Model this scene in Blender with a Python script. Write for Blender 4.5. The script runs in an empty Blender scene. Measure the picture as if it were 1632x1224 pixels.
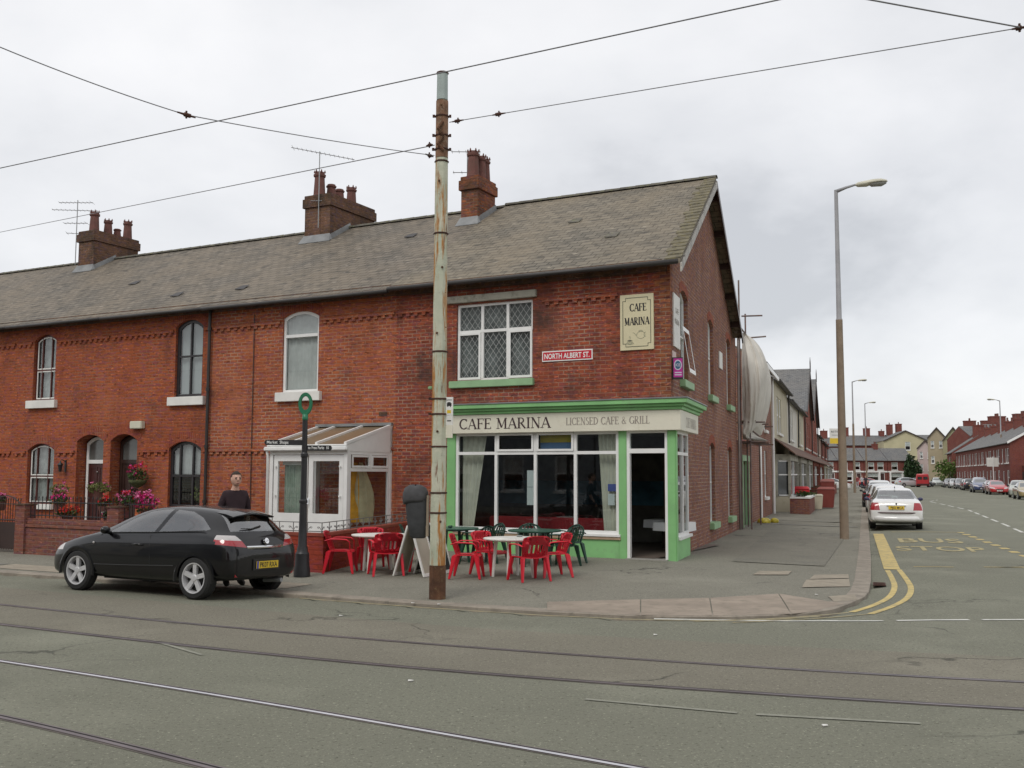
import bpy, bmesh, math, random
from math import sin, cos, pi, radians as R
from mathutils import Vector as V, Matrix
random.seed(7)
scn = bpy.context.scene
COL = scn.collection
# ---------------------------------------------------------------- camera
cam = bpy.data.objects.new('camera', bpy.data.cameras.new('camera')); COL.objects.link(cam)
cam.data.sensor_width = 36; cam.data.lens = 35.777; cam.data.clip_end = 3000; cam.data.clip_start = .1
_p, _r = 0.0875346, 0.0036079
_fw = V((0, cos(_p), sin(_p))); _up0 = V((0, -sin(_p), cos(_p)))
_ri = cos(_r)*V((1, 0, 0)) + sin(_r)*_up0; _up = -sin(_r)*V((1, 0, 0)) + cos(_r)*_up0
_m = Matrix((( _ri.x, _up.x, -_fw.x, 0), (_ri.y, _up.y, -_fw.y, 0), (_ri.z, _up.z, -_fw.z, 1.95), (0, 0, 0, 1)))
cam.matrix_world = _m; scn.camera = cam
# ---------------------------------------------------------------- sky and sun
SUN_EL, SUN_AZ = R(52), R(-150)
world = bpy.data.worlds.new('World'); scn.world = world; world.use_nodes = True
nt = world.node_tree; N = nt.nodes; L = nt.links; N.clear()
out = N.new('ShaderNodeOutputWorld'); bg = N.new('ShaderNodeBackground'); L.new(bg.outputs[0], out.inputs[0])
sky = N.new('ShaderNodeTexSky'); sky.sky_type = 'NISHITA'; sky.sun_disc = False
sky.sun_elevation = SUN_EL; sky.sun_rotation = R(210)
bg.inputs['Strength'].default_value = 0.15
tc = N.new('ShaderNodeTexCoord'); sep = N.new('ShaderNodeSeparateXYZ'); L.new(tc.outputs['Generated'], sep.inputs[0])
mx = N.new('ShaderNodeMath'); mx.operation = 'MAXIMUM'; mx.inputs[1].default_value = 0.0; L.new(sep.outputs['Z'], mx.inputs[0])
ad = N.new('ShaderNodeMath'); ad.operation = 'ADD'; ad.inputs[1].default_value = 0.45; L.new(mx.outputs[0], ad.inputs[0])
dx = N.new('ShaderNodeMath'); dx.operation = 'DIVIDE'; L.new(sep.outputs['X'], dx.inputs[0]); L.new(ad.outputs[0], dx.inputs[1])
dy = N.new('ShaderNodeMath'); dy.operation = 'DIVIDE'; L.new(sep.outputs['Y'], dy.inputs[0]); L.new(ad.outputs[0], dy.inputs[1])
cb = N.new('ShaderNodeCombineXYZ'); L.new(dx.outputs[0], cb.inputs[0]); L.new(dy.outputs[0], cb.inputs[1]); cb.inputs[2].default_value = 5.5
n1 = N.new('ShaderNodeTexNoise'); n1.inputs['Scale'].default_value = 1.25; n1.inputs['Detail'].default_value = 7; n1.inputs['Roughness'].default_value = .52
n1.inputs['Distortion'].default_value = .15; L.new(cb.outputs[0], n1.inputs['Vector'])
cr = N.new('ShaderNodeValToRGB'); L.new(n1.outputs['Fac'], cr.inputs[0])
e = cr.color_ramp.elements
e[0].position = .37; e[0].color = (3.25, 3.3, 3.42, 1); e[1].position = .61; e[1].color = (5.3, 5.26, 5.28, 1)
k = e.new(.43); k.color = (4.15, 4.18, 4.28, 1); k = e.new(.52); k.color = (4.8, 4.8, 4.86, 1)
mxs = N.new('ShaderNodeMix'); mxs.data_type = 'RGBA'; mxs.inputs[0].default_value = .93
L.new(sky.outputs[0], mxs.inputs[6]); L.new(cr.outputs[0], mxs.inputs[7]); L.new(mxs.outputs[2], bg.inputs['Color'])
sl = bpy.data.objects.new('sun', bpy.data.lights.new('sun', 'SUN')); COL.objects.link(sl)
sl.data.energy = 1.0; sl.data.angle = R(22); sl.data.color = (1, .96, .9)
sl.location = (-20, -20, 40); sl.rotation_euler = V((sin(R(210))*cos(SUN_EL), cos(R(210))*cos(SUN_EL), sin(SUN_EL))).to_track_quat('Z', 'Y').to_euler()
vs = scn.view_settings; vs.view_transform = 'Standard'; vs.look = 'None'; vs.gamma = 1; vs.exposure = 0.35; vs.use_curve_mapping = False
scn.render.engine = 'CYCLES'; scn.render.resolution_x = 1024; scn.render.resolution_y = 768
scn.cycles.max_bounces = 6; scn.cycles.transparent_max_bounces = 12

# ---------------------------------------------------------------- frames: facade F (along the terrace), side S (along the side street)
P0 = V((3.465, 22.115, 0))
aF, aS = 0.482326, 0.324291
class Fr:
    def __init__(s, o, x, y): s.o, s.x, s.y = V(o), V(x), V(y)
    def __call__(s, a, b, z=0): return s.o + s.x*a + s.y*b + V((0, 0, z))
    def at(s, a, b=0, z=0): return Fr(s(a, b, z), s.x, s.y)
F = Fr(P0, (-cos(aF), sin(aF), 0), (-sin(aF), -cos(aF), 0))
S = Fr(P0, (sin(aS), cos(aS), 0), (cos(aS), -sin(aS), 0))
W = Fr((0, 0, 0), (1, 0, 0), (0, 1, 0))
def corner(d, z=0, e=None):           # outer corner of the cafe when both walls are offset by d
    e = d if e is None else e
    # P with (P-P0).nF = d, (P-P0).nS = e
    a, b, c, f = F.y.x, F.y.y, S.y.x, S.y.y; det = a*f - b*c
    return P0 + V(((d*f - b*e)/det, (a*e - c*d)/det, z))

# ---------------------------------------------------------------- mesh builder
class MB:
    def __init__(s): s.v, s.f = [], []
    def q(s, *pts):
        n = len(s.v); s.v += [V(p) for p in pts]; s.f.append(tuple(range(n, n+len(pts)))); return s
    def box(s, fr, a0, a1, b0, b1, z0, z1):
        n = len(s.v)
        s.v += [fr(a, b, z) for z in (z0, z1) for a, b in ((a0, b0), (a1, b0), (a1, b1), (a0, b1))]
        for f in ((0, 1, 2, 3), (4, 5, 6, 7), (0, 1, 5, 4), (1, 2, 6, 5), (2, 3, 7, 6), (3, 0, 4, 7)): s.f.append(tuple(n+i for i in f))
        return s
    def hull8(s, lo, hi):
        n = len(s.v); s.v += [V(p) for p in lo] + [V(p) for p in hi]; k = len(lo)
        s.f.append(tuple(n+i for i in range(k))); s.f.append(tuple(n+k+i for i in range(k)))
        for i in range(k): s.f.append((n+i, n+(i+1) % k, n+k+(i+1) % k, n+k+i))
        return s
    def plan(s, pts, z0, z1): return s.hull8([V((p[0], p[1], z0)) for p in pts], [V((p[0], p[1], z1)) for p in pts])
    def tube(s, pts, rad, seg=8, cap=True, ry=1.0):
        pts = [V(p) for p in pts]; k = len(pts)
        if not hasattr(rad, '__len__'): rad = [rad]*k
        rings = []; prev = None
        for i, p in enumerate(pts):
            t = (pts[min(i+1, k-1)] - pts[max(i-1, 0)])
            t = t.normalized() if t.length > 1e-9 else V((0, 0, 1))
            if prev is None:
                a = V((0, 0, 1)) if abs(t.z) < .9 else V((1, 0, 0)); x = t.cross(a).normalized()
            else: x = (prev - t*prev.dot(t)).normalized()
            prev = x; y = t.cross(x); n = len(s.v); rings.append(n)
            s.v += [p + (x*cos(2*pi*j/seg) + y*sin(2*pi*j/seg)*ry)*rad[i] for j in range(seg)]
        for i in range(k-1):
            a, b = rings[i], rings[i+1]
            for j in range(seg): s.f.append((a+j, a+(j+1) % seg, b+(j+1) % seg, b+j))
        if cap:
            s.f.append(tuple(rings[0]+j for j in range(seg))); s.f.append(tuple(rings[-1]+j for j in range(seg)))
        return s
    def lathe(s, o, prof, seg=16, sx=1, sy=1):
        o = V(o); rings = []
        for r, z in prof:
            rings.append(len(s.v)); s.v += [o + V((r*sx*cos(2*pi*j/seg), r*sy*sin(2*pi*j/seg), z)) for j in range(seg)]
        for a, b in zip(rings, rings[1:]):
            for j in range(seg): s.f.append((a+j, a+(j+1) % seg, b+(j+1) % seg, b+j))
        s.f.append(tuple(rings[0]+j for j in range(seg))); s.f.append(tuple(rings[-1]+j for j in range(seg)))
        return s
    def ball(s, o, r, seg=10, sx=1, sy=1, sz=1):
        prof = [(r*max(.02, sin(pi*i/(seg//2+1))), -r*sz*cos(pi*i/(seg//2+1))) for i in range(seg//2+2)]
        return s.lathe(o, prof, seg, sx, sy)
    def grid(s, rows, closed=False):
        idx = []
        for r in rows: idx.append(len(s.v)); s.v += [V(p) for p in r]
        m = len(rows[0])
        for a, b in zip(idx, idx[1:]):
            for j in range(m if closed else m-1): s.f.append((a+j, a+(j+1) % m, b+(j+1) % m, b+j))
        return s
    def ring(s, outer, inner, d):      # frame ring between two outlines, extruded by vector d
        k = len(outer); n = len(s.v); d = V(d)
        s.v += [V(p) for p in outer] + [V(p) for p in inner] + [V(p)+d for p in outer] + [V(p)+d for p in inner]
        for i in range(k):
            j = (i+1) % k
            for q in ((i, j, k+j, k+i), (2*k+i, 2*k+j, 3*k+j, 3*k+i), (i, j, 2*k+j, 2*k+i), (k+i, k+j, 3*k+j, 3*k+i)): s.f.append(tuple(n+c for c in q))
        return s
    def add(s, o):
        n = len(s.v); s.v += o.v; s.f += [tuple(n+i for i in f) for f in o.f]; return s

def tag(o, label=None, cat=None, group=None, kind=None):
    if label: o['label'] = label
    if cat: o['category'] = cat
    if group: o['group'] = group
    if kind: o['kind'] = kind
    return o
def thing(name, label, cat, loc=(0, 0, 0), group=None, rz=0):
    o = bpy.data.objects.new(name, None); COL.objects.link(o); o.location = loc; o.rotation_euler = (0, 0, rz); o.empty_display_size = .2
    return tag(o, label, cat, group)
def mesh_of(name, mb, mat, org, smooth, bevel=0, recalc=True, weld=0.0004, keep_uv=True):
    me = bpy.data.meshes.new(name)
    me.from_pydata([tuple(p-org) for p in mb.v], [], mb.f)
    bm = bmesh.new(); bm.from_mesh(me)
    if weld: bmesh.ops.remove_doubles(bm, verts=bm.verts, dist=weld)
    if recalc: bmesh.ops.recalc_face_normals(bm, faces=bm.faces)
    if bevel:
        es = [e for e in bm.edges if len(e.link_faces) == 2 and e.calc_face_angle(0) > .5]
        bmesh.ops.bevel(bm, geom=es, offset=bevel, segments=2, affect='EDGES', clamp_overlap=True)
    uv = bm.loops.layers.uv.new('UVMap')
    for f in bm.faces:
        n = f.normal
        if abs(n.z) > .98: t = V((1, 0, 0)); b = V((0, 1, 0))
        else: t = V((0, 0, 1)).cross(n).normalized(); b = n.cross(t)
        for l in f.loops:
            p = l.vert.co + org; l[uv].uv = (p.dot(t), p.dot(b))
        if smooth: f.smooth = True
    if smooth and smooth is not True:
        for e in bm.edges:
            if len(e.link_faces) == 2 and e.calc_face_angle(0) > smooth: e.smooth = False
    bm.to_mesh(me); bm.free()
    me.materials.append(mat); return me
def part(name, mb, mat, parent, **kw):       # parent may be a thing (Empty) or one of its parts; both share the thing's origin
    top = parent
    while top.parent: top = top.parent
    org = V(top.location)
    smooth = kw.pop('smooth', False); bevel = kw.pop('bevel', 0); label = kw.pop('label', None)
    me = mesh_of(name, mb, mat, org, smooth, bevel, **kw)
    o = bpy.data.objects.new(name, me); COL.objects.link(o); o.parent = parent
    if label: o['label'] = label
    return o
def solo(name, mb, mat, label=None, cat=None, group=None, kind=None, org=None, smooth=False, bevel=0, **kw):
    if org is None:
        c = sum(mb.v, V())/len(mb.v); org = V((c.x, c.y, min(p.z for p in mb.v)))
    me = mesh_of(name, mb, mat, V(org), smooth, bevel, **kw)
    o = bpy.data.objects.new(name, me); COL.objects.link(o); o.location = org
    return tag(o, label, cat, group, kind)
def copy_tree(o, parent=None):
    c = o.copy(); COL.objects.link(c)
    if parent: c.parent = parent
    for ch in list(o.children): copy_tree(ch, c)
    return c

# ---------------------------------------------------------------- materials
def newmat(name):
    m = bpy.data.materials.new(name); m.use_nodes = True; nt = m.node_tree
    return m, nt, nt.nodes, nt.links, nt.nodes['Principled BSDF']
def mixc(N, L, fac, a, b, mode='MIX'):
    x = N.new('ShaderNodeMix'); x.data_type = 'RGBA'; x.blend_type = mode
    for s, v in ((0, fac), (6, a), (7, b)):
        if isinstance(v, bpy.types.NodeSocket): L.new(v, x.inputs[s])
        elif s == 0: x.inputs[0].default_value = v
        else: x.inputs[s].default_value = (v[0], v[1], v[2], 1)
    return x.outputs[2]
def noise(N, L, vec, scale, detail=4, rough=.55, lo=.35, hi=.65, sc=None):
    n = N.new('ShaderNodeTexNoise'); n.inputs['Scale'].default_value = scale; n.inputs['Detail'].default_value = detail; n.inputs['Roughness'].default_value = rough
    if sc:
        mp = N.new('ShaderNodeMapping'); mp.inputs['Scale'].default_value = sc; L.new(vec, mp.inputs[0]); vec = mp.outputs[0]
    L.new(vec, n.inputs['Vector'])
    r = N.new('ShaderNodeMapRange'); r.inputs['From Min'].default_value = lo; r.inputs['From Max'].default_value = hi; L.new(n.outputs['Fac'], r.inputs['Value'])
    return r.outputs[0]
def bump(N, L, h, bsdf, strength=.3, dist=.01):
    b = N.new('ShaderNodeBump'); b.inputs['Strength'].default_value = strength; b.inputs['Distance'].default_value = dist
    L.new(h, b.inputs['Height']); L.new(b.outputs[0], bsdf.inputs['Normal'])
_mc = {}
def paint(name, c, rough=.5, var=.12, scale=3, metal=0, dirt=None, spec=.5, dirtlo=.5, bmp=0, coat=0):
    if name in _mc: return _mc[name]
    m, nt, N, L, b = newmat(name); tc = N.new('ShaderNodeTexCoord'); o = tc.outputs['Object']
    f = noise(N, L, o, scale, 5); lo = tuple(max(0, x*(1-var)) for x in c); hi = tuple(min(1, x*(1+var*.6)) for x in c)
    col = mixc(N, L, f, lo, hi)
    if dirt: col = mixc(N, L, noise(N, L, o, scale*2.3, 8, .7, dirtlo, dirtlo+.2), col, dirt)
    L.new(col, b.inputs['Base Color']); b.inputs['Roughness'].default_value = rough; b.inputs['Metallic'].default_value = metal
    b.inputs['Specular IOR Level'].default_value = spec; b.inputs['Coat Weight'].default_value = coat; b.inputs['Coat Roughness'].default_value = .02
    if bmp: bump(N, L, noise(N, L, o, scale*8, 6), b, bmp, .01)
    _mc[name] = m; return m
def brick(name, c1, c2, mortar, soot=(.05, .035, .03), sootamt=.55, soot_lo=.52, off=.5, bw=.26, rh=.092, big=.5, ms=.0145):
    m, nt, N, L, b = newmat(name); uv = N.new('ShaderNodeUVMap').outputs[0]
    t = N.new('ShaderNodeTexBrick'); t.offset = off; t.inputs['Scale'].default_value = 1
    t.inputs['Brick Width'].default_value = bw; t.inputs['Row Height'].default_value = rh; t.inputs['Mortar Size'].default_value = ms; t.inputs['Mortar Smooth'].default_value = .3
    t.inputs['Color1'].default_value = (*c1, 1); t.inputs['Color2'].default_value = (*c2, 1); t.inputs['Mortar'].default_value = (*mortar, 1); t.inputs['Bias'].default_value = -.1
    # a little wobble so the courses are not ruler straight
    wn = N.new('ShaderNodeTexNoise'); wn.inputs['Scale'].default_value = 1.3; wn.inputs['Detail'].default_value = 3; L.new(uv, wn.inputs['Vector'])
    ma = N.new('ShaderNodeVectorMath'); ma.operation = 'SCALE'; ma.inputs['Scale'].default_value = .018; L.new(wn.outputs['Color'], ma.inputs[0])
    va = N.new('ShaderNodeVectorMath'); L.new(uv, va.inputs[0]); L.new(ma.outputs[0], va.inputs[1]); L.new(va.outputs[0], t.inputs['Vector'])
    mo = noise(N, L, uv, .9, 5, .6, .42, .6); mcol = mixc(N, L, mo, tuple(x*.62+y*.25 for x, y in zip(c1, mortar)), mortar); L.new(mcol, t.inputs['Mortar'])
    col = t.outputs['Color']
    pu = noise(N, L, uv, 1.1, 1, .5, .5, .6, (3.85, 10.9, 1)); col = mixc(N, L, pu, col, mixc(N, L, .45, col, (c2[0]*.8, c2[1]*1.1, c2[1]*1.9))); stv = noise(N, L, uv, 1.0, 6, .65, .52, .72, (1.6, .22, 1))
    g = noise(N, L, uv, .55, 6, .6, .3, .7); col = mixc(N, L, g, mixc(N, L, big, col, c2, 'MIX'), col)
    # single odd bricks, from noise quantised on the brick grid
    od = noise(N, L, uv, 1.3, 1, .5, .62, .70, (4.4, 13.3, 1)); col = mixc(N, L, od, col, mixc(N, L, .6, col, tuple(x*.3 for x in c2)))
    lt = noise(N, L, uv, 1.7, 2, .5, .62, .68, (4.4, 13.3, 1)); col = mixc(N, L, lt, col, tuple(min(1, x*1.35+.02) for x in c1))
    pa = noise(N, L, uv, .42, 7, .65, .54, .7); pm = N.new('ShaderNodeMath'); pm.operation = 'MULTIPLY'; pm.inputs[1].default_value = .3; L.new(pa, pm.inputs[0]); col = mixc(N, L, pm.outputs[0], col, tuple(min(1, x*.75+y*.55) for x, y in zip(c1, mortar)))
    sf = noise(N, L, uv, .8, 9, .72, soot_lo, soot_lo+.2)
    mm = N.new('ShaderNodeMath'); mm.operation = 'MULTIPLY'; mm.inputs[1].default_value = sootamt; L.new(sf, mm.inputs[0])
    col = mixc(N, L, mm.outputs[0], col, soot)
    sv = N.new('ShaderNodeMath'); sv.operation = 'MULTIPLY'; sv.inputs[1].default_value = sootamt*.6; L.new(stv, sv.inputs[0]); col = mixc(N, L, sv.outputs[0], col, tuple(x*.35 for x in c2))
    L.new(col, b.inputs['Base Color']); b.inputs['Roughness'].default_value = .9; b.inputs['Specular IOR Level'].default_value = .2
    iv = N.new('ShaderNodeMath'); iv.operation = 'SUBTRACT'; iv.inputs[0].default_value = 1; L.new(t.outputs['Fac'], iv.inputs[1])
    bump(N, L, iv.outputs[0], b, .6, .012); _mc[name] = m; return m
def slate(name, c1, c2, moss=True, rw=.32, rh=.23):
    m, nt, N, L, b = newmat(name); uv = N.new('ShaderNodeUVMap').outputs[0]
    t = N.new('ShaderNodeTexBrick'); t.offset = .5
    for k, v in (('Scale', 1), ('Brick Width', rw), ('Row Height', rh), ('Mortar Size', .016), ('Mortar Smooth', .4), ('Bias', 0)): t.inputs[k].default_value = v
    t.inputs['Color1'].default_value = (*c1, 1); t.inputs['Color2'].default_value = (*c2, 1); t.inputs['Mortar'].default_value = (*[x*.28 for x in c1], 1)
    L.new(uv, t.inputs['Vector']); col = t.outputs['Color']
    col = mixc(N, L, noise(N, L, uv, .45, 7, .6, .35, .65), col, mixc(N, L, .5, col, (c2[0]*1.25, c2[1]*1.15, c2[2]*1.0)))
    col = mixc(N, L, noise(N, L, uv, 2.2, 2, .5, .55, .7, (1, 2.4, 1)), col, tuple(x*.6 for x in c1))
    lt = noise(N, L, uv, 3, 3, .5, .62, .74, (1, 1.9, 1)); col = mixc(N, L, lt, col, tuple(min(1, x*1.5) for x in c2))
    if moss:
        col = mixc(N, L, noise(N, L, uv, 1.2, 9, .75, .64, .76), col, (.13, .12, .045))
        col = mixc(N, L, noise(N, L, uv, 6, 6, .7, .70, .74), col, (.42, .42, .38))
    L.new(col, b.inputs['Base Color']); b.inputs['Roughness'].default_value = .75; b.inputs['Specular IOR Level'].default_value = .3
    # each course overlaps the one below: saw-tooth height along the slope
    sx = N.new('ShaderNodeSeparateXYZ'); L.new(uv, sx.inputs[0]); dv = N.new('ShaderNodeMath'); dv.operation = 'DIVIDE'; dv.inputs[1].default_value = rh; L.new(sx.outputs[1], dv.inputs[0])
    fr_ = N.new('ShaderNodeMath'); fr_.operation = 'FRACT'; L.new(dv.outputs[0], fr_.inputs[0])
    iv = N.new('ShaderNodeMath'); iv.operation = 'SUBTRACT'; iv.inputs[0].default_value = 1; L.new(fr_.outputs[0], iv.inputs[1])
    bump(N, L, iv.outputs[0], b, 1.0, .03); _mc[name] = m; return m
def glass(name, tint=(.9, .95, .95), boost=1.6):
    m, nt, N, L, b = newmat(name); N.remove(b); o = N['Material Output']
    tr = N.new('ShaderNodeBsdfTransparent'); tr.inputs[0].default_value = (*tint, 1); gl = N.new('ShaderNodeBsdfGlossy'); gl.inputs['Roughness'].default_value = .02
    lw = N.new('ShaderNodeLayerWeight'); lw.inputs[0].default_value = .5; pw = N.new('ShaderNodeMath'); pw.operation = 'POWER'; pw.inputs[1].default_value = 4.0; L.new(lw.outputs['Facing'], pw.inputs[0])
    fr_ = N.new('ShaderNodeMapRange'); fr_.inputs['To Min'].default_value = ((boost-1)/(boost+1))**2*1.6; fr_.inputs['To Max'].default_value = .95; L.new(pw.outputs[0], fr_.inputs['Value']); mx = N.new('ShaderNodeMixShader')
    L.new(fr_.outputs[0], mx.inputs[0]); L.new(tr.outputs[0], mx.inputs[1]); L.new(gl.outputs[0], mx.inputs[2]); L.new(mx.outputs[0], o.inputs[0]); _mc[name] = m; return m
def asphalt(name, base, agg, tone, crack=True, patch=(.10, .10, .095), wornlo=.5):
    m, nt, N, L, b = newmat(name); tc = N.new('ShaderNodeTexCoord'); o = tc.outputs['Object']
    f = noise(N, L, o, 55, 3, .7, .3, .7); col = mixc(N, L, f, base, agg)
    col = mixc(N, L, noise(N, L, o, 16, 5, .7, .45, .62), col, mixc(N, L, .5, col, tone))
    col = mixc(N, L, noise(N, L, o, .35, 6, .6, .38, .62), col, mixc(N, L, .6, col, tone))
    col = mixc(N, L, noise(N, L, o, .9, 8, .65, wornlo, wornlo+.25), col, mixc(N, L, .5, col, patch))
    w = noise(N, L, o, .3, 5, .6, .52, .7); col = mixc(N, L, w, col, mixc(N, L, .5, col, tuple(x*1.2 for x in agg)))
    col = mixc(N, L, noise(N, L, o, 24, 4, .75, .56, .66), col, tuple(x*.62 for x in base)); col = mixc(N, L, noise(N, L, o, 31, 3, .7, .60, .68), col, tuple(x*1.45 for x in agg))
    h = noise(N, L, o, 90, 3, .8, .3, .7)
    if crack:
        v = N.new('ShaderNodeTexVoronoi'); v.feature = 'DISTANCE_TO_EDGE'; v.inputs['Scale'].default_value = .33
        wn = N.new('ShaderNodeTexNoise'); wn.inputs['Scale'].default_value = 1.6; wn.inputs['Detail'].default_value = 9; L.new(o, wn.inputs['Vector'])
        sc = N.new('ShaderNodeVectorMath'); sc.operation = 'SCALE'; sc.inputs['Scale'].default_value = .9; L.new(wn.outputs['Color'], sc.inputs[0])
        va = N.new('ShaderNodeVectorMath'); L.new(o, va.inputs[0]); L.new(sc.outputs[0], va.inputs[1]); L.new(va.outputs[0], v.inputs['Vector'])
        r = N.new('ShaderNodeMapRange'); r.inputs['From Min'].default_value = 0; r.inputs['From Max'].default_value = .012; r.inputs['To Min'].default_value = 1; r.inputs['To Max'].default_value = 0; L.new(v.outputs['Distance'], r.inputs['Value'])
        mk = noise(N, L, o, .28, 3, .5, .52, .6); mm = N.new('ShaderNodeMath'); mm.operation = 'MULTIPLY'; L.new(r.outputs[0], mm.inputs[0]); L.new(mk, mm.inputs[1])
        m2 = N.new('ShaderNodeMath'); m2.operation = 'MULTIPLY'; m2.inputs[1].default_value = .75; L.new(mm.outputs[0], m2.inputs[0]); col = mixc(N, L, m2.outputs[0], col, (.03, .03, .027))
    L.new(col, b.inputs['Base Color']); b.inputs['Roughness'].default_value = .9; b.inputs['Specular IOR Level'].default_value = .25
    bump(N, L, h, b, .6, .008); _mc[name] = m; return m

M_BRICK = brick('brick_orange_red', (.44, .128, .048), (.27, .074, .035), (.44, .29, .20), sootamt=.5)
M_BRICK2 = brick('brick_dull_red', (.30, .075, .04), (.19, .05, .03), (.30, .20, .15), sootamt=.5)
M_BRICKC = brick('brick_cafe_front', (.39, .095, .042), (.21, .053, .03), (.40, .28, .20), sootamt=.85, soot_lo=.46)
M_BRICKD = brick('brick_sooty', (.19, .095, .055), (.11, .06, .038), (.20, .14, .10), soot=(.03, .03, .02), sootamt=.8, soot_lo=.45)
M_BRICKS = brick('brick_side_wall', (.29, .125, .072), (.19, .083, .054), (.38, .28, .21), sootamt=.45, big=.3)
M_BRICKG = brick('brick_garden_wall', (.26, .10, .065), (.19, .07, .05), (.25, .19, .15), sootamt=.4)
M_BRICKP = brick('brick_painted_red', (.33, .055, .03), (.29, .05, .03), (.25, .05, .03), sootamt=.2)
M_BRICK3 = brick('brick_deep_red', (.41, .110, .040), (.265, .068, .030), (.30, .15, .09), sootamt=.6)
M_ARCH = brick('brick_arch', (.33, .085, .035), (.24, .05, .026), (.3, .17, .11), off=0, bw=.075, rh=.24, sootamt=.2)
M_SLATE = slate('roof_slate', (.115, .102, .083), (.185, .160, .128))
M_SLATEF = slate('roof_slate_far', (.13, .135, .14), (.17, .17, .17), False)
M_TILE = slate('roof_tile_brown', (.18, .09, .06), (.12, .07, .05), False)
M_WHITE = paint('white_upvc', (.80, .80, .78), .35, .05)
M_CREAM = paint('cream_board', (.72, .69, .57), .5, .06, 1.5, dirt=(.58, .53, .40), dirtlo=.6)
M_SIGN = paint('sign_cream', (.64, .58, .38), .45, .05)
M_GREEN = paint('green_render', (.23, .50, .20), .6, .12, 1.2, dirt=(.22, .38, .19), dirtlo=.56)
M_GREEN2 = paint('green_sill_paint', (.28, .46, .25), .55, .12, 2)
M_SILLW = paint('white_sill_paint', (.75, .74, .70), .6, .08, 2, dirt=(.4, .38, .32), dirtlo=.66)
M_STONE = paint('stone', (.42, .40, .33), .8, .15, 2, dirt=(.2, .19, .15))
M_LEAD = paint('lead_flashing', (.23, .235, .235), .5, .2, 3, metal=.2)
M_BLACK = paint('black_iron', (.02, .02, .022), .45, .2)
M_BROWNF = paint('dark_brown_frame', (.035, .018, .014), .4, .2)
M_GUTTER = paint('gutter_black', (.03, .026, .024), .5, .2)
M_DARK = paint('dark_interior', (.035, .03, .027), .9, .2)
M_CURT = paint('net_curtain', (.52, .52, .50), .95, .1, 4)
M_VBLIND = None
M_POT = paint('terracotta_pot', (.15, .062, .05), .85, .2, 4, dirt=(.12, .07, .05))
M_STACK = M_BRICKD
M_WIRE = paint('wire_metal', (.24, .24, .25), .5, .1, metal=.4)
M_GREY = paint('galvanised_grey', (.33, .34, .34), .5, .15, 2, metal=.3)
M_CONC = paint('lamp_concrete_brown', (.26, .20, .145), .85, .15, 2, dirt=(.2, .15, .1), bmp=.2)
M_GLASS = glass('window_glass', boost=1.75)
M_SHOPGL = glass('shop_glass', (.72, .78, .78), 1.62)
M_RED = paint('red_plastic', (.62, .012, .03), .35, .06, 2)
M_WPL = paint('white_plastic', (.78, .77, .72), .4, .05, 2)
M_GPL = paint('dark_green_plastic', (.018, .06, .04), .35, .15, 2)
M_GPT = paint('green_table_plastic', (.045, .12, .085), .35, .1, 2)
M_BLACKP = paint('black_car_paint', (.003, .003, .004), .35, .1, spec=.2, coat=.75)
M_CGL = paint('car_glass_dark', (.03, .037, .037), .03, .1, spec=1, coat=1)
M_CARGL = glass('tinted_car_glass', (.34, .40, .39), 2.5)
M_TYRE = paint('tyre_rubber', (.018, .018, .018), .8, .2)
M_RIM = paint('alloy_silver', (.60, .60, .61), .3, .05, metal=.25)
M_CHROME = paint('chrome', (.75, .75, .76), .12, .02, metal=1)
M_TLR = paint('tail_lamp_red', (.35, .012, .02), .15, .1, coat=1)
M_TLW = paint('lamp_clear', (.50, .47, .46), .15, .1, coat=1)
M_YPL = paint('plate_yellow', (.72, .50, .03), .5, .04)
M_WPLATE = paint('plate_white', (.75, .75, .72), .5, .04)
M_INK = paint('black_lettering', (.02, .018, .02), .6, .1)
M_FADE = paint('faded_lettering', (.33, .29, .25), .7, .2, 9)
M_TRIM = paint('black_trim', (.02, .02, .02), .55, .1)
M_CONCRETE = paint('kerb_concrete', (.27, .235, .19), .9, .2, 2.5, dirt=(.17, .15, .12), bmp=.3)
M_ROAD = asphalt('road_asphalt', (.15, .152, .115), (.25, .25, .195), (.18, .18, .14), patch=(.16, .16, .125))
M_PAVE = asphalt('pavement_asphalt', (.18, .172, .138), (.26, .25, .205), (.21, .20, .163), crack=True, patch=(.165, .157, .127))
M_YLINE = paint('yellow_road_paint', (.54, .42, .16), .8, .15, 3, dirt=(.24, .22, .15), dirtlo=.49); M_YLETT = paint('worn_yellow_paint', (.46, .38, .17), .8, .15, 5, dirt=(.22, .21, .15), dirtlo=.44); M_YFADE = paint('faded_yellow_paint', (.33, .28, .15), .8, .15, 3, dirt=(.20, .19, .14), dirtlo=.44)
M_WLINE = paint('white_road_paint', (.60, .60, .55), .8, .15, 3, dirt=(.25, .25, .21), dirtlo=.52)
M_WLINEF = paint('faint_road_paint', (.27, .27, .22), .8, .2, 4, dirt=(.205, .205, .162), dirtlo=.38); M_ROADB = asphalt('road_asphalt_brownish', (.158, .146, .112), (.25, .235, .185), (.185, .172, .135), patch=(.165, .15, .12))
M_LEAF = paint('leaf_green', (.05, .10, .02), .7, .5, 8)
M_LEAFY = paint('leaf_yellow_green', (.16, .18, .05), .7, .4, 8)
M_IVY = paint('ivy_green', (.03, .065, .02), .7, .5, 2)
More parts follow.
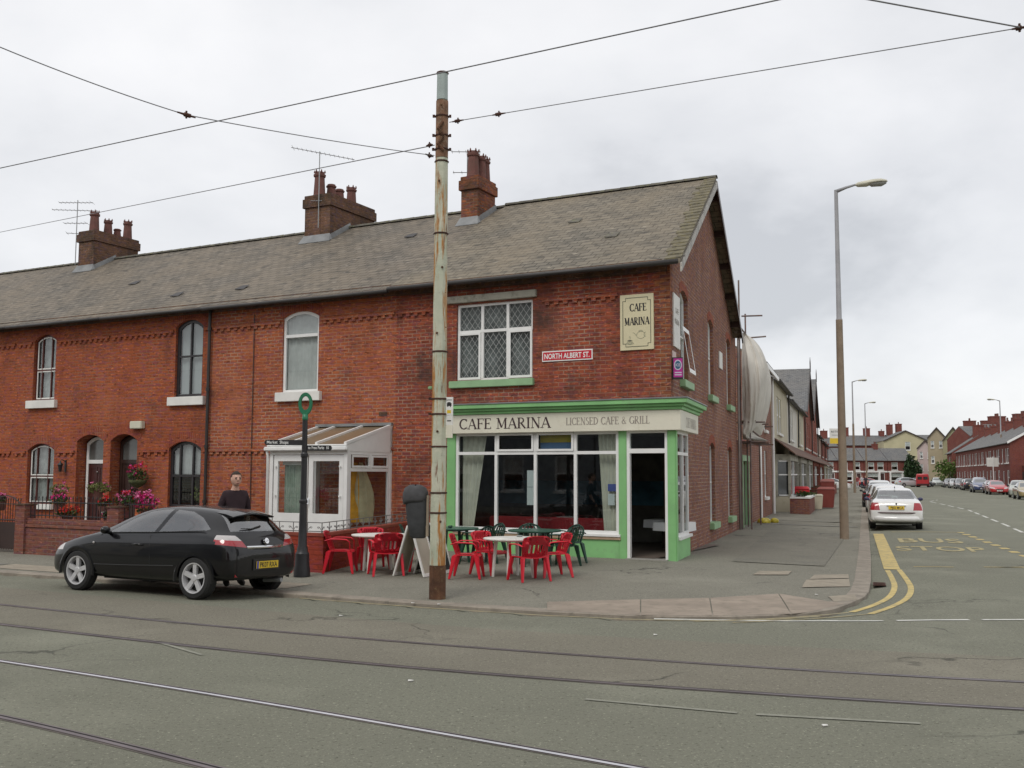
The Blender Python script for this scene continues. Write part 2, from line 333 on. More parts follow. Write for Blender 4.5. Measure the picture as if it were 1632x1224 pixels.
# ================================================================ ground, roads, pavement
def sm(t): t = max(0, min(1, t)); return t*t*(3-2*t)
KP = [F(60, 8.1), F(20, 8.1), F(10.9, 8.07), F(7.1, 8.0), F(3.35, 8.12), F(.9, 8.12), F(-.84, 8.0), F(-2, 7.8), F(-2.7, 7.53), F(-3.24, 7.22), F(-3.75, 6.82), F(-4.15, 6.3), F(-4.38, 5.7),
      F(-4.46, 4.96), S(-4.6, 3.86), S(-3.71, 3.94), S(-1.86, 4.0), S(4, 4.08), S(14.2, 4.17), S(30, 4.3), S(55.5, 4.6), S(110, 4.9), S(190, 5.2)]
BP = [F(60, -.1), F(20, -.1), F(10.9, -.1), F(7.1, -.1), F(3.35, -.1), F(1.2, -.1), F(.5, -.15), F(.3, -.2)] + [F(.25, -.25)]*6 + [S(.2, -.3), S(.3, -.3), S(1, -.2), S(4, -.1), S(14.2, -.1), S(30, -.1), S(55.5, -.1), S(110, -.1), S(190, -.1)]
def dist_kerb(p):
    best = 1e9; sgn = 1; kk = 0
    for i in range(len(KP)-1):
        a, b = KP[i].xy, KP[i+1].xy; d = b-a; t = max(0, min(1, (p.xy-a).dot(d)/d.dot(d))); c = a+d*t; q = p.xy-c; l = q.length
        if l < best: best = l; sgn = 1 if (d.x*q.y - d.y*q.x) > 0 else -1; kk = i + t
    return best*sgn, kk      # >0: road side?
_s, _ = dist_kerb(F(5, 11)); ROADSIDE = 1 if _s > 0 else -1
def sden(p): return (p-P0).dot(S.x) if (p-P0).dot(S.y) > 3 else 0
def fade(p): return 1 - sm((sden(p)-12)/25)
def road_z(p):
    d, k = dist_kerb(p); d *= ROADSIDE
    if d < 0: return -.10 if fade(p) > .01 else -.03
    return -.035*fade(p)*(1-sm(d/1.6)) - .001
def pave_z(p, w): return .1*(1-w) + .1*w*(1-fade(p))
def brk(segs):
    o = []
    for a, b, st in segs:
        n = max(1, round((b-a)/st)); o += [a+(b-a)*i/n for i in range(n)]
    return o + [segs[-1][1]]
xs = brk([(-260, -40, 40), (-40, -14, 2), (-14, 14, .4), (14, 40, 2), (40, 260, 20)]); ys = brk([(-30, 2, 4), (2, 28, .4), (28, 70, 2), (70, 460, 30)])
g = MB(); g.grid([[V((x, y, road_z(V((x, y, 0))))) for x in xs] for y in ys])
solo('road', g, M_ROAD, 'worn grey asphalt road crossing in front of the cafe and running off to the right', kind='structure', org=(0, 0, 0), smooth=True, weld=0)
g = MB(); g.q((-1500, -600, -.2), (1500, -600, -.2), (1500, 2600, -.2), (-1500, 2600, -.2))
solo('ground', g, paint('far_ground', (.12, .12, .09), .9, .2, .02), 'flat ground reaching the horizon', kind='structure', org=(0, 0, 0))
# pavement: strips between kerb and building line
def dens(P, st=1.2):
    o = []
    for i in range(len(P)-1):
        n = 1 if i in (0, len(P)-2) else max(1, int((KP[i+1]-KP[i]).length/st)+0)
        n = min(n, 30); o += [P[i].lerp(P[i+1], j/n) for j in range(n)]
    return o + [P[-1]]
KD, BD = dens(KP), dens(BP)
ws = [0, .2, .4, .6, .75, .88]
def inset(i, d):
    a = BD[i]-KD[i]; 
    t = (KD[min(i+1, len(KD)-1)]-KD[max(i-1, 0)]).normalized(); n = V((-t.y, t.x, 0))
    if n.dot(a) < 0: n = -n
    return KD[i] + n*d
rows = []
for w in ws: rows.append([ (lambda p, w: V((p.x, p.y, pave_z(p, w))))(BD[i].lerp(inset(i, .3), w), w) for i in range(len(KD))])
rows.append([V((*inset(i, .3).xy, pave_z(KD[i], .97))) for i in range(len(KD))])
g = MB(); g.grid(rows); pav = solo('pavement', g, M_PAVE, 'grey tarmac pavement wrapping round the cafe corner', kind='structure', org=(0, 0, 0), smooth=True)
g = MB(); g.grid([[V((*inset(i, .3).xy, pave_z(KD[i], .97)-.02)) for i in range(len(KD))], [V((*inset(i, .298).xy, pave_z(KD[i], .97)+.004)) for i in range(len(KD))],
    [V((*inset(i, .03).xy, pave_z(KD[i], 1)+.006)) for i in range(len(KD))], [V((*inset(i, .008).xy, pave_z(KD[i], 1)-.006)) for i in range(len(KD))], [V((*inset(i, 0).xy, -.16)) for i in range(len(KD))]])
solo('kerb', g, M_CONCRETE, 'worn stone kerb round the corner', kind='structure', org=(0, 0, 0))
def pz(p):
    f, k = dist_kerb(p); d = abs(f)
    v = (p-P0).dot(F.y); s = (p-P0).dot(S.y)
    bd = max(v, s, .01); w = bd/(bd+d); return pave_z(p, w)
# opposite pavement of the side street
def strip_poly(name, pts_in, pts_out, z, mat, label):
    g = MB(); g.grid([[V((p.x, p.y, z-.13)) for p in pts_out], [V((p.x, p.y, z)) for p in pts_out], [V((p.x, p.y, z)) for p in pts_in]]); return solo(name, g, mat, label, kind='structure', org=(0, 0, 0))
strip_poly('far_pavement', [S(s, 40) for s in (58, 100, 200)], [S(s, 18.6) for s in (58, 100, 200)], .11, M_PAVE, 'pavement along the far right side of the side street')
g = MB(); g.plan([S(189, 5.2), S(189, -40), S(230, -40), S(230, 17), S(205, 17), S(200, 9)], -.02, .1); solo('end_pavement', g, M_PAVE, 'pavement at the far end of the side street', kind='structure')
def ribbon(path, w0, w1, zf, st=.35, dash=None):
    g = MB(); path = [V(p) for p in path]; L_ = [0]
    for a, b in zip(path, path[1:]): L_.append(L_[-1]+(b-a).length)
    def at(t):
        for i in range(len(path)-1):
            if t <= L_[i+1] or i == len(path)-2:
                u = (t-L_[i])/max(1e-6, L_[i+1]-L_[i]); 
                return path[i].lerp(path[i+1], u)
    def tan(t): return (at(min(L_[-1], t+.3))-at(max(0, t-.3))).normalized()
    segs = [(0, L_[-1])] if not dash else []
    if dash:
        t = dash[2] if len(dash) > 2 else 0
        while t < L_[-1]: segs.append((t, min(L_[-1], t+dash[0]))); t += dash[0]+dash[1]
    for a, b in segs:
        n = max(1, int((b-a)/st)); r0, r1 = [], []
        for i in range(n+1):
            t = a+(b-a)*i/n; p = at(t); d = tan(t); nn = V((-d.y, d.x, 0)); p0, p1 = p+nn*w0, p+nn*w1
            r0.append(V((p0.x, p0.y, zf(p0)))); r1.append(V((p1.x, p1.y, zf(p1))))
        g.grid([r0, r1])
    return g
zr = lambda p: road_z(p)+.007
def smooth_path(P, n=6):
    o = []; Q = [P[0]]
    for a, b in zip(P, P[1:]):
        k = max(1, round((b-a).length/2.2)); Q += [a.lerp(b, i/k) for i in range(1, k+1)]
    for _ in range(2): Q = [Q[0]] + [(Q[i-1]+Q[i]*2+Q[i+1])/4 for i in range(1, len(Q)-1)] + [Q[-1]]
    P = Q
    for i in range(len(P)-1):
        a, b, c, d = P[max(0, i-1)], P[i], P[i+1], P[min(len(P)-1, i+2)]
        for j in range(n):
            t = j/n; o.append(.5*((2*b)+(c-a)*t+(2*a-5*b+4*c-d)*t*t+(3*b-3*c+d-a)*t**3))
    return o+[P[-1]]
# tram rails (grooved rail set flush in the road)
M_RAIL = paint('rail_steel_dull', (.17, .145, .15), .45, .2, 2, metal=.3)
M_RAILS = paint('rail_steel_shiny', (.62, .62, .66), .4, .1, 2, metal=.25)  # sky reflection painted in as a pale, mostly diffuse base colour
M_GROOVE = paint('rail_groove', (.012, .009, .008), .9, .2)
M_RAILP = paint('rail_edge_joint', (.14, .12, .105), .8, .3, 2)
rails = [([F(40, 10.2), F(20, 11.0), F(6.49, 11.25), F(2.84, 11.37), F(.59, 11.33), F(-1.85, 11.1), F(-4, 10.87), F(-5.67, 10.61), F(-6.93, 10.3), F(-12, 9.0)], 'farthest tram rail set in the road nearest the kerb', M_RAIL),
         ([F(40, 11.5), F(20, 12.2), F(4.71, 12.53), F(1.01, 12.60), F(-.85, 12.57), F(-2.56, 12.38), F(-4.8, 12.05), F(-6.95, 11.6), F(-12, 10.2)], 'second tram rail from the kerb with a dark groove', M_RAIL),
         ([F(40, 13.2), F(20, 13.8), F(2.51, 14.15), F(-.35, 14.28), F(-2.14, 14.4), F(-4.61, 14.66), F(-12, 15.4)], 'polished shiny tram rail running to the bottom of the picture', M_RAILS),
         ([F(40, 14.7), F(20, 15.2), F(.33, 15.68), F(-.94, 15.84), F(-2.16, 16.0), F(-12, 17.2)], 'nearest tram rail at the bottom left corner', M_RAIL)]
for P, lab, mt in rails:
    P = smooth_path(P); P = [p for p in P]
    t = thing('tram_rail', lab, 'rail', P[len(P)//2], group='tram rails in the road')
    sgn = 1 if mt is M_RAILS else 1
    part('rail_head', ribbon(P, -.012, .03, lambda p: .008, .5), mt, t); part('groove', ribbon(P, .03, .055, lambda p: .006, .5), M_GROOVE, t)
    part('groove_lip', ribbon(P, .055, .068, lambda p: .0075, .5), M_RAIL, t); part('road_joint', ribbon(P, -.03, .085, lambda p: .003, .5), M_RAILP, t)
P2 = smooth_path(rails[1][0]); solo('road_strip', ribbon(P2, .11, 2.7, lambda p: road_z(p)+.0022, .5), M_ROADB, 'slightly browner resurfaced strip of road along the tram rails', kind='structure', org=(0, 0, 0))
# yellow lines
def off_k(i0, i1, d): 
    return [inset(i, -d) for i in range(i0, i1)]
ia = min(range(len(KD)), key=lambda i: (KD[i]-F(3.4, 8.1)).length); ib = min(range(len(KD)), key=lambda i: (KD[i]-F(-4.3, 6)).length)
g = ribbon(off_k(ia, ib, .16), -.04, .03, zr)
PA0 = [F(-2.9, 7.72), F(-3.6, 7.22), F(-4.3, 6.4), F(-4.62, 5.7)]; PB0 = [F(-3.4, 7.6), F(-4.1, 6.95), F(-4.7, 6.2), F(-4.9, 5.8)]
PA = [F(-4.62, 5.7), F(-4.75, 5.0), S(-4.5, 4.42), S(-2.6, 4.42), S(.7, 4.35)]; PB = [F(-4.9, 5.8), F(-5.02, 5.3), S(-4.3, 4.70), S(-3.0, 4.72), S(-1, 4.6), S(.9, 4.58)]
solo('front_yellow_line', g, M_YFADE, 'faint yellow line along the front kerb', kind='structure', org=(0, 0, 0)); g = ribbon(smooth_path(PA0), -.03, .03, zr); g.add(ribbon(smooth_path(PB0), -.03, .03, zr)); solo('worn_yellow_line', g, M_YFADE, 'nearly worn away yellow lines at the tip of the corner', kind='structure', org=(0, 0, 0)); g = MB()
g.add(ribbon(smooth_path(PA), -.05, .05, zr)); g.add(ribbon(smooth_path(PB), -.05, .05, zr))
solo('double_yellow_line', g, M_YLINE, 'faded double yellow lines round the kerb', kind='structure', org=(0, 0, 0))
g = ribbon([S(.9, 4.45), S(14.5, 4.45)], -.16, .16, zr)
g.add(ribbon([S(1.6, 4.9), S(1.6, 5.7)], -.04, .04, zr)); g.add(ribbon([S(1.9, 6.6), S(2.2, 7.2)], -.035, .035, zr)); g.add(ribbon([S(1.85, 6.3), S(2.4, 8.2)], -.04, .04, zr))
g.add(ribbon([S(2.6, 7.75), S(16, 7.1)], -.11, .11, zr, dash=(.55, .75)));  g.add(ribbon([S(15.6, 4.9), S(15.9, 7.1)], -.05, .05, zr))
solo('bus_stop_box', g, M_YLINE, 'yellow bus stop bay outline on the road', kind='structure', org=(0, 0, 0))
g = ribbon([S(-8.0, 1.1), S(-7.6, 2.9), S(-7.4, 3.5)], -.04, .04, zr); g.add(ribbon([S(-7.53, 3.1), S(-7.3, 4.1), S(-6.98, 4.9), S(-6.55, 6.0)], -.045, .045, zr, dash=(1.0, .18)))
solo('give_way_line', g, M_WLINE, 'white line across the mouth of the side street', kind='structure', org=(0, 0, 0))
g = ribbon([S(12.5, 9.0), S(22, 9.3), S(40, 9.7), S(52, 9.2), S(58, 8.8), S(64, 9.8)], -.06, .06, zr, dash=(2.6, 1.6)); solo('centre_line', g, M_WLINE, 'white dashed centre line of the side street', kind='structure', org=(0, 0, 0))
g = ribbon([S(-13.31, 1.5), S(-13.39, 2.8)], -.03, .03, lambda p: .006); g.add(ribbon([S(-13.39, 2.95), S(-13.27, 4.2)], -.03, .03, lambda p: .006)); g.add(ribbon([S(-12.0, -4.0), S(-12.6, -2.9)], -.03, .02, lambda p: .006))
solo('faint_centre_line', g, M_WLINEF, 'faint worn white dashes between the tram tracks', kind='structure', org=(0, 0, 0))

# text --------------------------------------------------------------
def text(mb, s, o, xd, yd, h, w=None, bold=0.0, lift=0.0, align='L', depth=0):
    cu = bpy.data.curves.new('t', 'FONT'); cu.body = s; cu.size = 1; cu.offset = bold; cu.resolution_u = 3; cu.fill_mode = 'FRONT'
    ob = bpy.data.objects.new('t', cu); me = ob.to_mesh(); vs_ = [v.co.copy() for v in me.vertices]; fs = [tuple(p.vertices) for p in me.polygons]; ob.to_mesh_clear()
    bpy.data.objects.remove(ob); bpy.data.curves.remove(cu)
    if not vs_: return mb
    x0 = min(v.x for v in vs_); x1 = max(v.x for v in vs_); y0 = 0; y1 = max(v.y for v in vs_)
    sy = h/y1; sx = sy if w is None else w/(x1-x0); o = V(o); xd = V(xd); yd = V(yd); nn = xd.cross(yd).normalized()
    dx_ = {'L': 0, 'C': -(x1-x0)*sx/2, 'R': -(x1-x0)*sx}[align]; n = len(mb.v)
    mb.v += [o + xd*((v.x-x0)*sx+dx_) + yd*(v.y*sy) + nn*lift for v in vs_]; mb.f += [tuple(n+i for i in f) for f in fs]; return mb
def text_flat(mb): return mb
# bus stop lettering lies on the road, read from the side street: two separate words
g = MB(); text(g, 'STOP', S(6.5, 4.75), S.y, S.x, 1.7, 2.2, .012); text(g, 'BUS', S(9.9, 4.95), S.y, S.x, 2.0, 1.75, .012)
for v_ in g.v: v_.z = road_z(v_)+.008
solo('bus_stop_lettering', g, M_YLETT, 'yellow words BUS STOP painted on the side street', kind='structure', org=(0, 0, 0), weld=0)
# serif capitals built from strokes: (x0,y0,x1,y1,thickness)
TH, TN, SR = .15, .055, .05
GL = {'C': (.78, [('arc', .44, .5, .38, .5, 50, 310, TH), (.70, .74, .70, .97, TN), (.72, .06, .72, .24, TN)]),
 'A': (.86, [(.10, 0, .43, 1, TN), (.43, 1, .76, 0, TH), (.2, .34, .62, .34, TN), (-.02, .02, .24, .02, SR), (.6, .02, .9, .02, SR)]),
 'F': (.66, [(.16, 0, .16, 1, TH), (.02, .98, .62, .98, SR), (.16, .52, .48, .52, SR), (.02, .02, .34, .02, SR), (.60, .8, .60, 1, TN), (.48, .42, .48, .62, TN)]),
 'E': (.70, [(.16, 0, .16, 1, TH), (.02, .98, .60, .98, SR), (.16, .52, .46, .52, SR), (.02, .02, .64, .02, SR), (.58, .8, .58, 1, TN), (.62, 0, .62, .2, TN), (.46, .42, .46, .62, TN)]),
 'M': (1.0, [(.16, 0, .16, 1, TN), (.16, 1, .48, .1, TH), (.48, .1, .80, 1, TN), (.82, 0, .82, 1, TH), (.02, .02, .30, .02, SR), (.68, .02, .96, .02, SR), (.02, .98, .2, .98, SR), (.8, .98, .96, .98, SR)]),
 'R': (.80, [(.16, 0, .16, 1, TH), (.02, .02, .32, .02, SR), (.02, .98, .36, .98, SR), ('arc', .34, .75, .24, .24, -90, 90, TH*.8), (.16, .51, .36, .51, SR), (.34, .5, .70, 0, TH*.9), (.66, .02, .8, .02, SR)]),
 'I': (.38, [(.18, 0, .18, 1, TH), (.04, .02, .32, .02, SR), (.04, .98, .32, .98, SR)]),
 'N': (.88, [(.16, 0, .16, 1, TN), (.16, 1, .72, 0, TH), (.72, 0, .72, 1, TN), (.02, .02, .30, .02, SR), (.02, .98, .2, .98, SR), (.60, .98, .86, .98, SR)]),
 'L': (.64, [(.16, 0, .16, 1, TH), (.02, .98, .30, .98, SR), (.02, .02, .58, .02, SR), (.56, 0, .56, .2, TN)]),
 'S': (.60, [('arc', .30, .76, .2, .23, 30, 270, TH*.7), ('arc', .30, .26, .22, .25, -150, 90, TH*.8)]),
 'D': (.84, [(.16, 0, .16, 1, TH), ('arc', .30, .5, .44, .48, -90, 90, TH), (.02, .98, .34, .98, SR), (.02, .02, .34, .02, SR)]),
 'G': (.84, [('arc', .44, .5, .38, .5, 50, 320, TH), (.72, .05, .72, .42, TH*.9), (.56, .42, .84, .42, SR), (.70, .76, .70, .96, TN)]),
 '&': (.84, [('arc', .34, .76, .16, .2, 0, 360, TN), ('arc', .32, .26, .24, .25, 60, 320, TH*.8), (.26, .62, .72, .02, TH*.8), (.62, .42, .8, .42, SR)]), ' ': (.42, [])}
def serif(mb, s, o, xd, yd, h, w, lift=0, wt=1.0):
    tot = sum(GL[c][0] for c in s); kx = w/tot; o = V(o); xd = V(xd); yd = V(yd); nn = xd.cross(yd).normalized(); cx = 0
    P = lambda x, y: o + xd*((cx+x)*kx) + yd*(y*h) + nn*lift
    def bar(x0, y0, x1, y1, t):
        t *= wt; a = (x1-x0)*kx; b = (y1-y0)*h; l = math.hypot(a, b) or 1; n = (-b/l*t*h/2, a/l*t*h/2)
        mb.q(*[P(x, y) + xd*(sg*n[0]) + yd*(sg*n[1]) for x, y, sg in ((x0, y0, -1), (x1, y1, -1), (x1, y1, 1), (x0, y0, 1))])
    for c in s:
        wd, st = GL[c]
        for e_ in st:
            if e_[0] == 'arc':
                _, ax, ay, rx, ry, a0, a1, t = e_; n = 12
                for i in range(n):
                    b0, b1 = R(a0+(a1-a0)*i/n), R(a0+(a1-a0)*(i+1)/n); k_ = .45+.55*abs(cos((b0+b1)/2)); bar(ax+rx*cos(b0)*.92, ay+ry*sin(b0)*.95, ax+rx*cos(b1)*.92, ay+ry*sin(b1)*.95, t*k_)
            else: bar(*e_)
        cx += wd
    return mb
# ================================================================ building kit
def arch_pts(fr, a0, a1, z0, z1, rise, b, n=8):
    """outline of an opening, counter-clockwise seen from outside or not - only the order matters"""
    P = [fr(a0, b, z0), fr(a1, b, z0)]
    if rise <= 0: return P + [fr(a1, b, z1), fr(a0, b, z1)]
    w = a1-a0; r = (w*w/4+rise*rise)/(2*rise); th = math.asin(min(1, w/2/r)); c = (a0+a1)/2
    for i in range(n+1):
        t = th-2*th*i/n; P.append(fr(c+r*sin(t), b, z1-r+r*cos(t)))
    return P
def wall_open(fr, a0, a1, z0, z1, ops, b=0, depth=.14, g=None):
    """wall sheet with real openings and reveals. ops: (a0,a1,z0,z1,rise)"""
    g = g or MB(); A = sorted({a0, a1} | {x for o in ops for x in o[:2] if a0 < x < a1}); Z = sorted({z0, z1} | {x for o in ops for x in o[2:4] if z0 < x < z1})
    for i in range(len(A)-1):
        for j in range(len(Z)-1):
            ca, cz = (A[i]+A[i+1])/2, (Z[j]+Z[j+1])/2
            if any(o[0] < ca < o[1] and o[2] < cz < o[3] for o in ops): continue
            g.q(fr(A[i], b, Z[j]), fr(A[i+1], b, Z[j]), fr(A[i+1], b, Z[j+1]), fr(A[i], b, Z[j+1]))
    for o in ops:
        rise = o[4] if len(o) > 4 else 0
        P = arch_pts(fr, *o[:4], rise, b); Q = arch_pts(fr, *o[:4], rise, b-depth)
        for i in range(len(P)): g.q(P[i], P[(i+1) % len(P)], Q[(i+1) % len(P)], Q[i])
        if rise > 0:
            arc = P[2:]; zt = o[3]; tops = [V((p.x, p.y, zt)) for p in arc]
            for i in range(len(arc)-1):
                if i < len(arc)//2: pass
                g.q(arc[i], arc[i+1], tops[i+1], tops[i])
    return g
def arch_band(fr, a0, a1, z1, rise, b, h=.24, ext=.04, n=10, pr=.006):
    w = a1-a0; r = (w*w/4+rise*rise)/(2*rise); c = (a0+a1)/2; th = math.asin(min(1, w/2/r))*1.06; g = MB()
    lo, hi = [], []
    for i in range(n+1):
        t = th-2*th*i/n; lo.append((c+r*sin(t), z1-r+r*cos(t))); hi.append((c+(r+h)*sin(t), z1-r+(r+h)*cos(t)))
    for k in range(n):
        g.hull8([fr(x, b, z) for x, z in (lo[k], lo[k+1], hi[k+1], hi[k])], [fr(x, b+pr, z) for x, z in (lo[k], lo[k+1], hi[k+1], hi[k])])
    return g
def window(t, fr, a0, a1, z0, z1, rise=0, b=-.1, fw=.06, fm=None, bars=(), hbars=(), curtain=None, cm=None, sill=None, sm_=None, pane=True, fd=.06, glassm=None, bw=.04, sillx=.08, sillh=.13, silld=.12, name='window', dark=False):
    """frame (the window itself) > pane, curtain, sill. bars/hbars are fractions, optionally (pos, from, to)"""
    fm = fm or M_WHITE; g = MB(); w, h = a1-a0, z1-z0
    g.ring(arch_pts(fr, a0, a1, z0, z1, rise, b), arch_pts(fr, a0+fw, a1-fw, z0+fw, z1-fw, rise*.95, b), -fr.y*fd)
    def lim(x): return x if isinstance(x, tuple) else (x, 0, 1)
    for x in hbars:
        p, f0, f1 = lim(x); zc = z0+h*p; g.box(fr, a0+max(fw, w*f0), a1-max(fw, w*(1-f1)), b-fd+.003, b+.012, zc-bw/2, zc+bw/2)
    for x in bars:
        p, f0, f1 = lim(x); ac = a0+w*p; g.box(fr, ac-bw/2, ac+bw/2, b-fd+.006, b+.006, z0+max(fw, h*f0), z1-max(fw*.9, h*(1-f1)))
    f = part(name, g, fm, t)
    if pane:
        g = MB(); P = arch_pts(fr, a0+fw-.005, a1-fw+.005, z0+fw-.005, z1-fw+.005, rise*.95, b-.03); g.q(*P)
        part('pane', g, glassm or M_GLASS, f)
    if curtain:
        g = MB(); n = 28; c0, c1, d0, d1 = curtain if isinstance(curtain, tuple) else (0, 1, 0, 1)
        rowb = [fr(a0+w*(c0+(c1-c0)*i/n), b-.12-.018*sin(i*2.1)-.01*sin(i*5.3), z0+h*d0) for i in range(n+1)]; rowt = [V((p.x, p.y, z0+h*d1)) for p in rowb]
        g.grid([rowb, rowt]); part('curtain', g, cm or M_CURT, f, smooth=True)
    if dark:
        g = MB(); g.q(fr(a0, b-.35, z0), fr(a1, b-.35, z0), fr(a1, b-.35, z1), fr(a0, b-.35, z1)); part('dark_blind', g, M_DARK, f)  # dark sheet in place of the unlit room behind the glass
    if sill:
        g = MB(); g.box(fr, a0-sillx, a1+sillx, b, silld, z0-sillh, z0+.004); part('sill', g, sm_ or M_SILLW, f, bevel=.008)
    return f
def roof_slab(fr, a0, a1, b0, z0, b1, z1, th=.1, g=None, a0t=None, a1t=None):
    g = g or MB(); a0t = a0 if a0t is None else a0t; a1t = a1 if a1t is None else a1t
    top = [fr(a0, b0, z0), fr(a1, b0, z0), fr(a1t, b1, z1), fr(a0t, b1, z1)]
    g.hull8([p-V((0, 0, th)) for p in top], top); return g
def ridge(P, Q, r=.11, g=None, st=.45):
    g = g or MB(); P, Q = V(P), V(Q); n = max(1, int((Q-P).length/st)); d = (Q-P)/n; t = d.normalized(); s = V((-t.y, t.x, 0)).normalized()
    for i in range(n):
        a = P+d*i; b = a+d*1.06; k = 5
        ra = [a + s*(r*cos(pi*j/k)) + V((0, 0, r*.8*sin(pi*j/k)-.03)) for j in range(k+1)]; rb = [b + s*(r*.9*cos(pi*j/k)) + V((0, 0, r*.72*sin(pi*j/k)-.03)) for j in range(k+1)]
        g.grid([ra, rb]); m = len(g.v)
        g.v += ra; g.f.append(tuple(range(m, m+k+1)))
    return g
def pot(o, h=.75, r=.13, crown=True):
    g = MB(); pr = [(r*1.15, 0), (r*1.15, .05), (r, .07), (r*.82, h*.8), (r*1.0, h*.82), (r*1.05, h*.9), (r*.85, h*.92), (r*.8, h), (r*.6, h), (r*.6, h-.12)]
    g.lathe(o, pr, 10)
    if crown:
        for i in range(6):
            a = 2*pi*i/6; p = V(o)+V((cos(a)*r*.85, sin(a)*r*.85, h-.02)); g.tube([p, p+V((0, 0, .09))], [.035, .012], 4)
    return g
def chimney(t, fr, a0, a1, b0, b1, zb, zt, pots, mat=None, potm=None, cap=True, name='chimney'):
    g = MB(); g.box(fr, a0, a1, b0, b1, zb, zt-.42)
    e_ = .06; g.box(fr, a0-e_, a1+e_, b0-e_, b1+e_, zt-.42, zt-.12); g.box(fr, a0-e_*.3, a1+e_*.3, b0-e_*.3, b1+e_*.3, zt-.12, zt)
    c = part(name, g, mat or M_STACK, t, bevel=.01)
    for k, (a, b, h, r, cr_) in enumerate(pots):
        part('chimney_pot', pot(fr(a, b, zt-.01), h, r, cr_), potm or M_POT, c, smooth=.6)
    return c
def band(fr, a0, a1, z, b=0, g=None):
    """projecting dogtooth string course"""
    g = g or MB(); g.box(fr, a0, a1, b, b+.05, z+.075, z+.15); n = int((a1-a0)/.225)
    for i in range(n):
        a = a0+(i+.25)*(a1-a0)/n; g.box(fr, a, a+.11, b, b+.045, z, z+.073)
    return g
def bandsplit(t, fr, a0, a1, z, gaps, mat, b=0):
    x = a0
    for p, q in sorted(gaps)+[(a1, a1)]:
        if p > x+.05: part('string_course', band(fr, x, p, z, b), mat, t)
        x = max(x, q)

# ================================================================ cafe on the corner
M_RIDGE = paint('ridge_tile', (.13, .12, .10), .9, .35, 3, dirt=(.16, .16, .08))
EZ, RZ, RV = 6.72, 10.15, -5.9
cafe = thing('cafe_building', 'two storey red brick corner cafe with green and cream shopfront and slate gable roof', 'cafe', P0)
UP = 2.9
win_f = (3.37, 5.44, 4.17, 6.04, 0)
g = wall_open(F, 0, 7.2, UP, EZ, [win_f], depth=.16); g.box(F, 5.62, 7.2, -.25, 0, -.1, UP-.001)
part('front_wall', g, M_BRICKC, cafe)
# side wall with arched windows
s_up = [(1.35, 2.5, 4.12, 6.28, .14), (6.1, 7.2, 4.12, 6.28, .14), (10.35, 11.4, 4.12, 6.28, .14)]
s_lo = [(6.1, 7.2, .62, 2.82, .14), (10.35, 11.4, .62, 2.82, .14)]
g = wall_open(S, 0, 13, UP, EZ, s_up, depth=.16)
wall_open(S, 1.75, 13, -.1, UP, [o for o in s_lo], depth=.16, g=g)
g.q(S(0, 0, EZ), S(11.94, 0, EZ), S(5.97, 0, RZ-.12)); g.q(S(11.94, 0, EZ), S(13, 0, EZ), S(13, 0, EZ-.02), S(11.94, 0, EZ-.02))
g.q(S(1.75, 0, -.1), S(1.75, -.3, -.1), S(1.75, -.3, UP), S(1.75, 0, UP))
g.q(S(13, 0, -.1), S(13, -4, -.1), S(13, -4, EZ), S(13, 0, EZ))
part('gable_wall', g, M_BRICKS, cafe)
g = MB(); g.q(F(7.2, -11.9, -.1), S(13, -.05, -.1), S(13, -.05, EZ), F(7.2, -11.9, EZ)); g.q(F(7.2, 0, -.1), F(7.2, -11.9, -.1), F(7.2, -11.9, EZ), F(7.2, 0, EZ)); g.q(F(7.2, 0, EZ), F(7.2, -11.9, EZ), F(7.2, RV, RZ-.12))
part('back_wall', g, M_BRICK2, cafe)
# quoin bands of orange and dark brick at the corner, slightly proud
g = MB()
for i in range(24):
    z0 = UP+.72+i*.13*1.0
    if z0 > EZ-.2: break
    l = .35 if i % 2 else .22; c0 = corner(.006); g.hull8([P0+V((0, 0, z0)), V((*F(l, 0).xy, z0)), V((*F(l, .006).xy, z0)), V((*c0.xy, z0)), V((*S(.57-l, .006).xy, z0)), V((*S(.57-l, 0).xy, z0))],
        [P0+V((0, 0, z0+.12)), V((*F(l, 0).xy, z0+.12)), V((*F(l, .006).xy, z0+.12)), V((*c0.xy, z0+.12)), V((*S(.57-l, .006).xy, z0+.12)), V((*S(.57-l, 0).xy, z0+.12))])
part('quoins', g, brick('brick_quoin', (.36, .13, .05), (.16, .05, .03), (.28, .19, .13), sootamt=.6), cafe)
bandsplit(cafe, F, .45, 7.2, 5.86, [(.3, 1.22), (3.1, 5.8)], M_BRICKC)
g = MB(); g.box(F, 0.06, 7.2, -.0, .05, EZ-.32, EZ-.16); g.box(F, 0.06, 7.2, 0, .12, EZ-.16, EZ-.02); g.box(F, 0.06, 7.2, .121, .34, EZ-.14, EZ-.11); part('eaves_course', g, M_BRICKD, cafe)
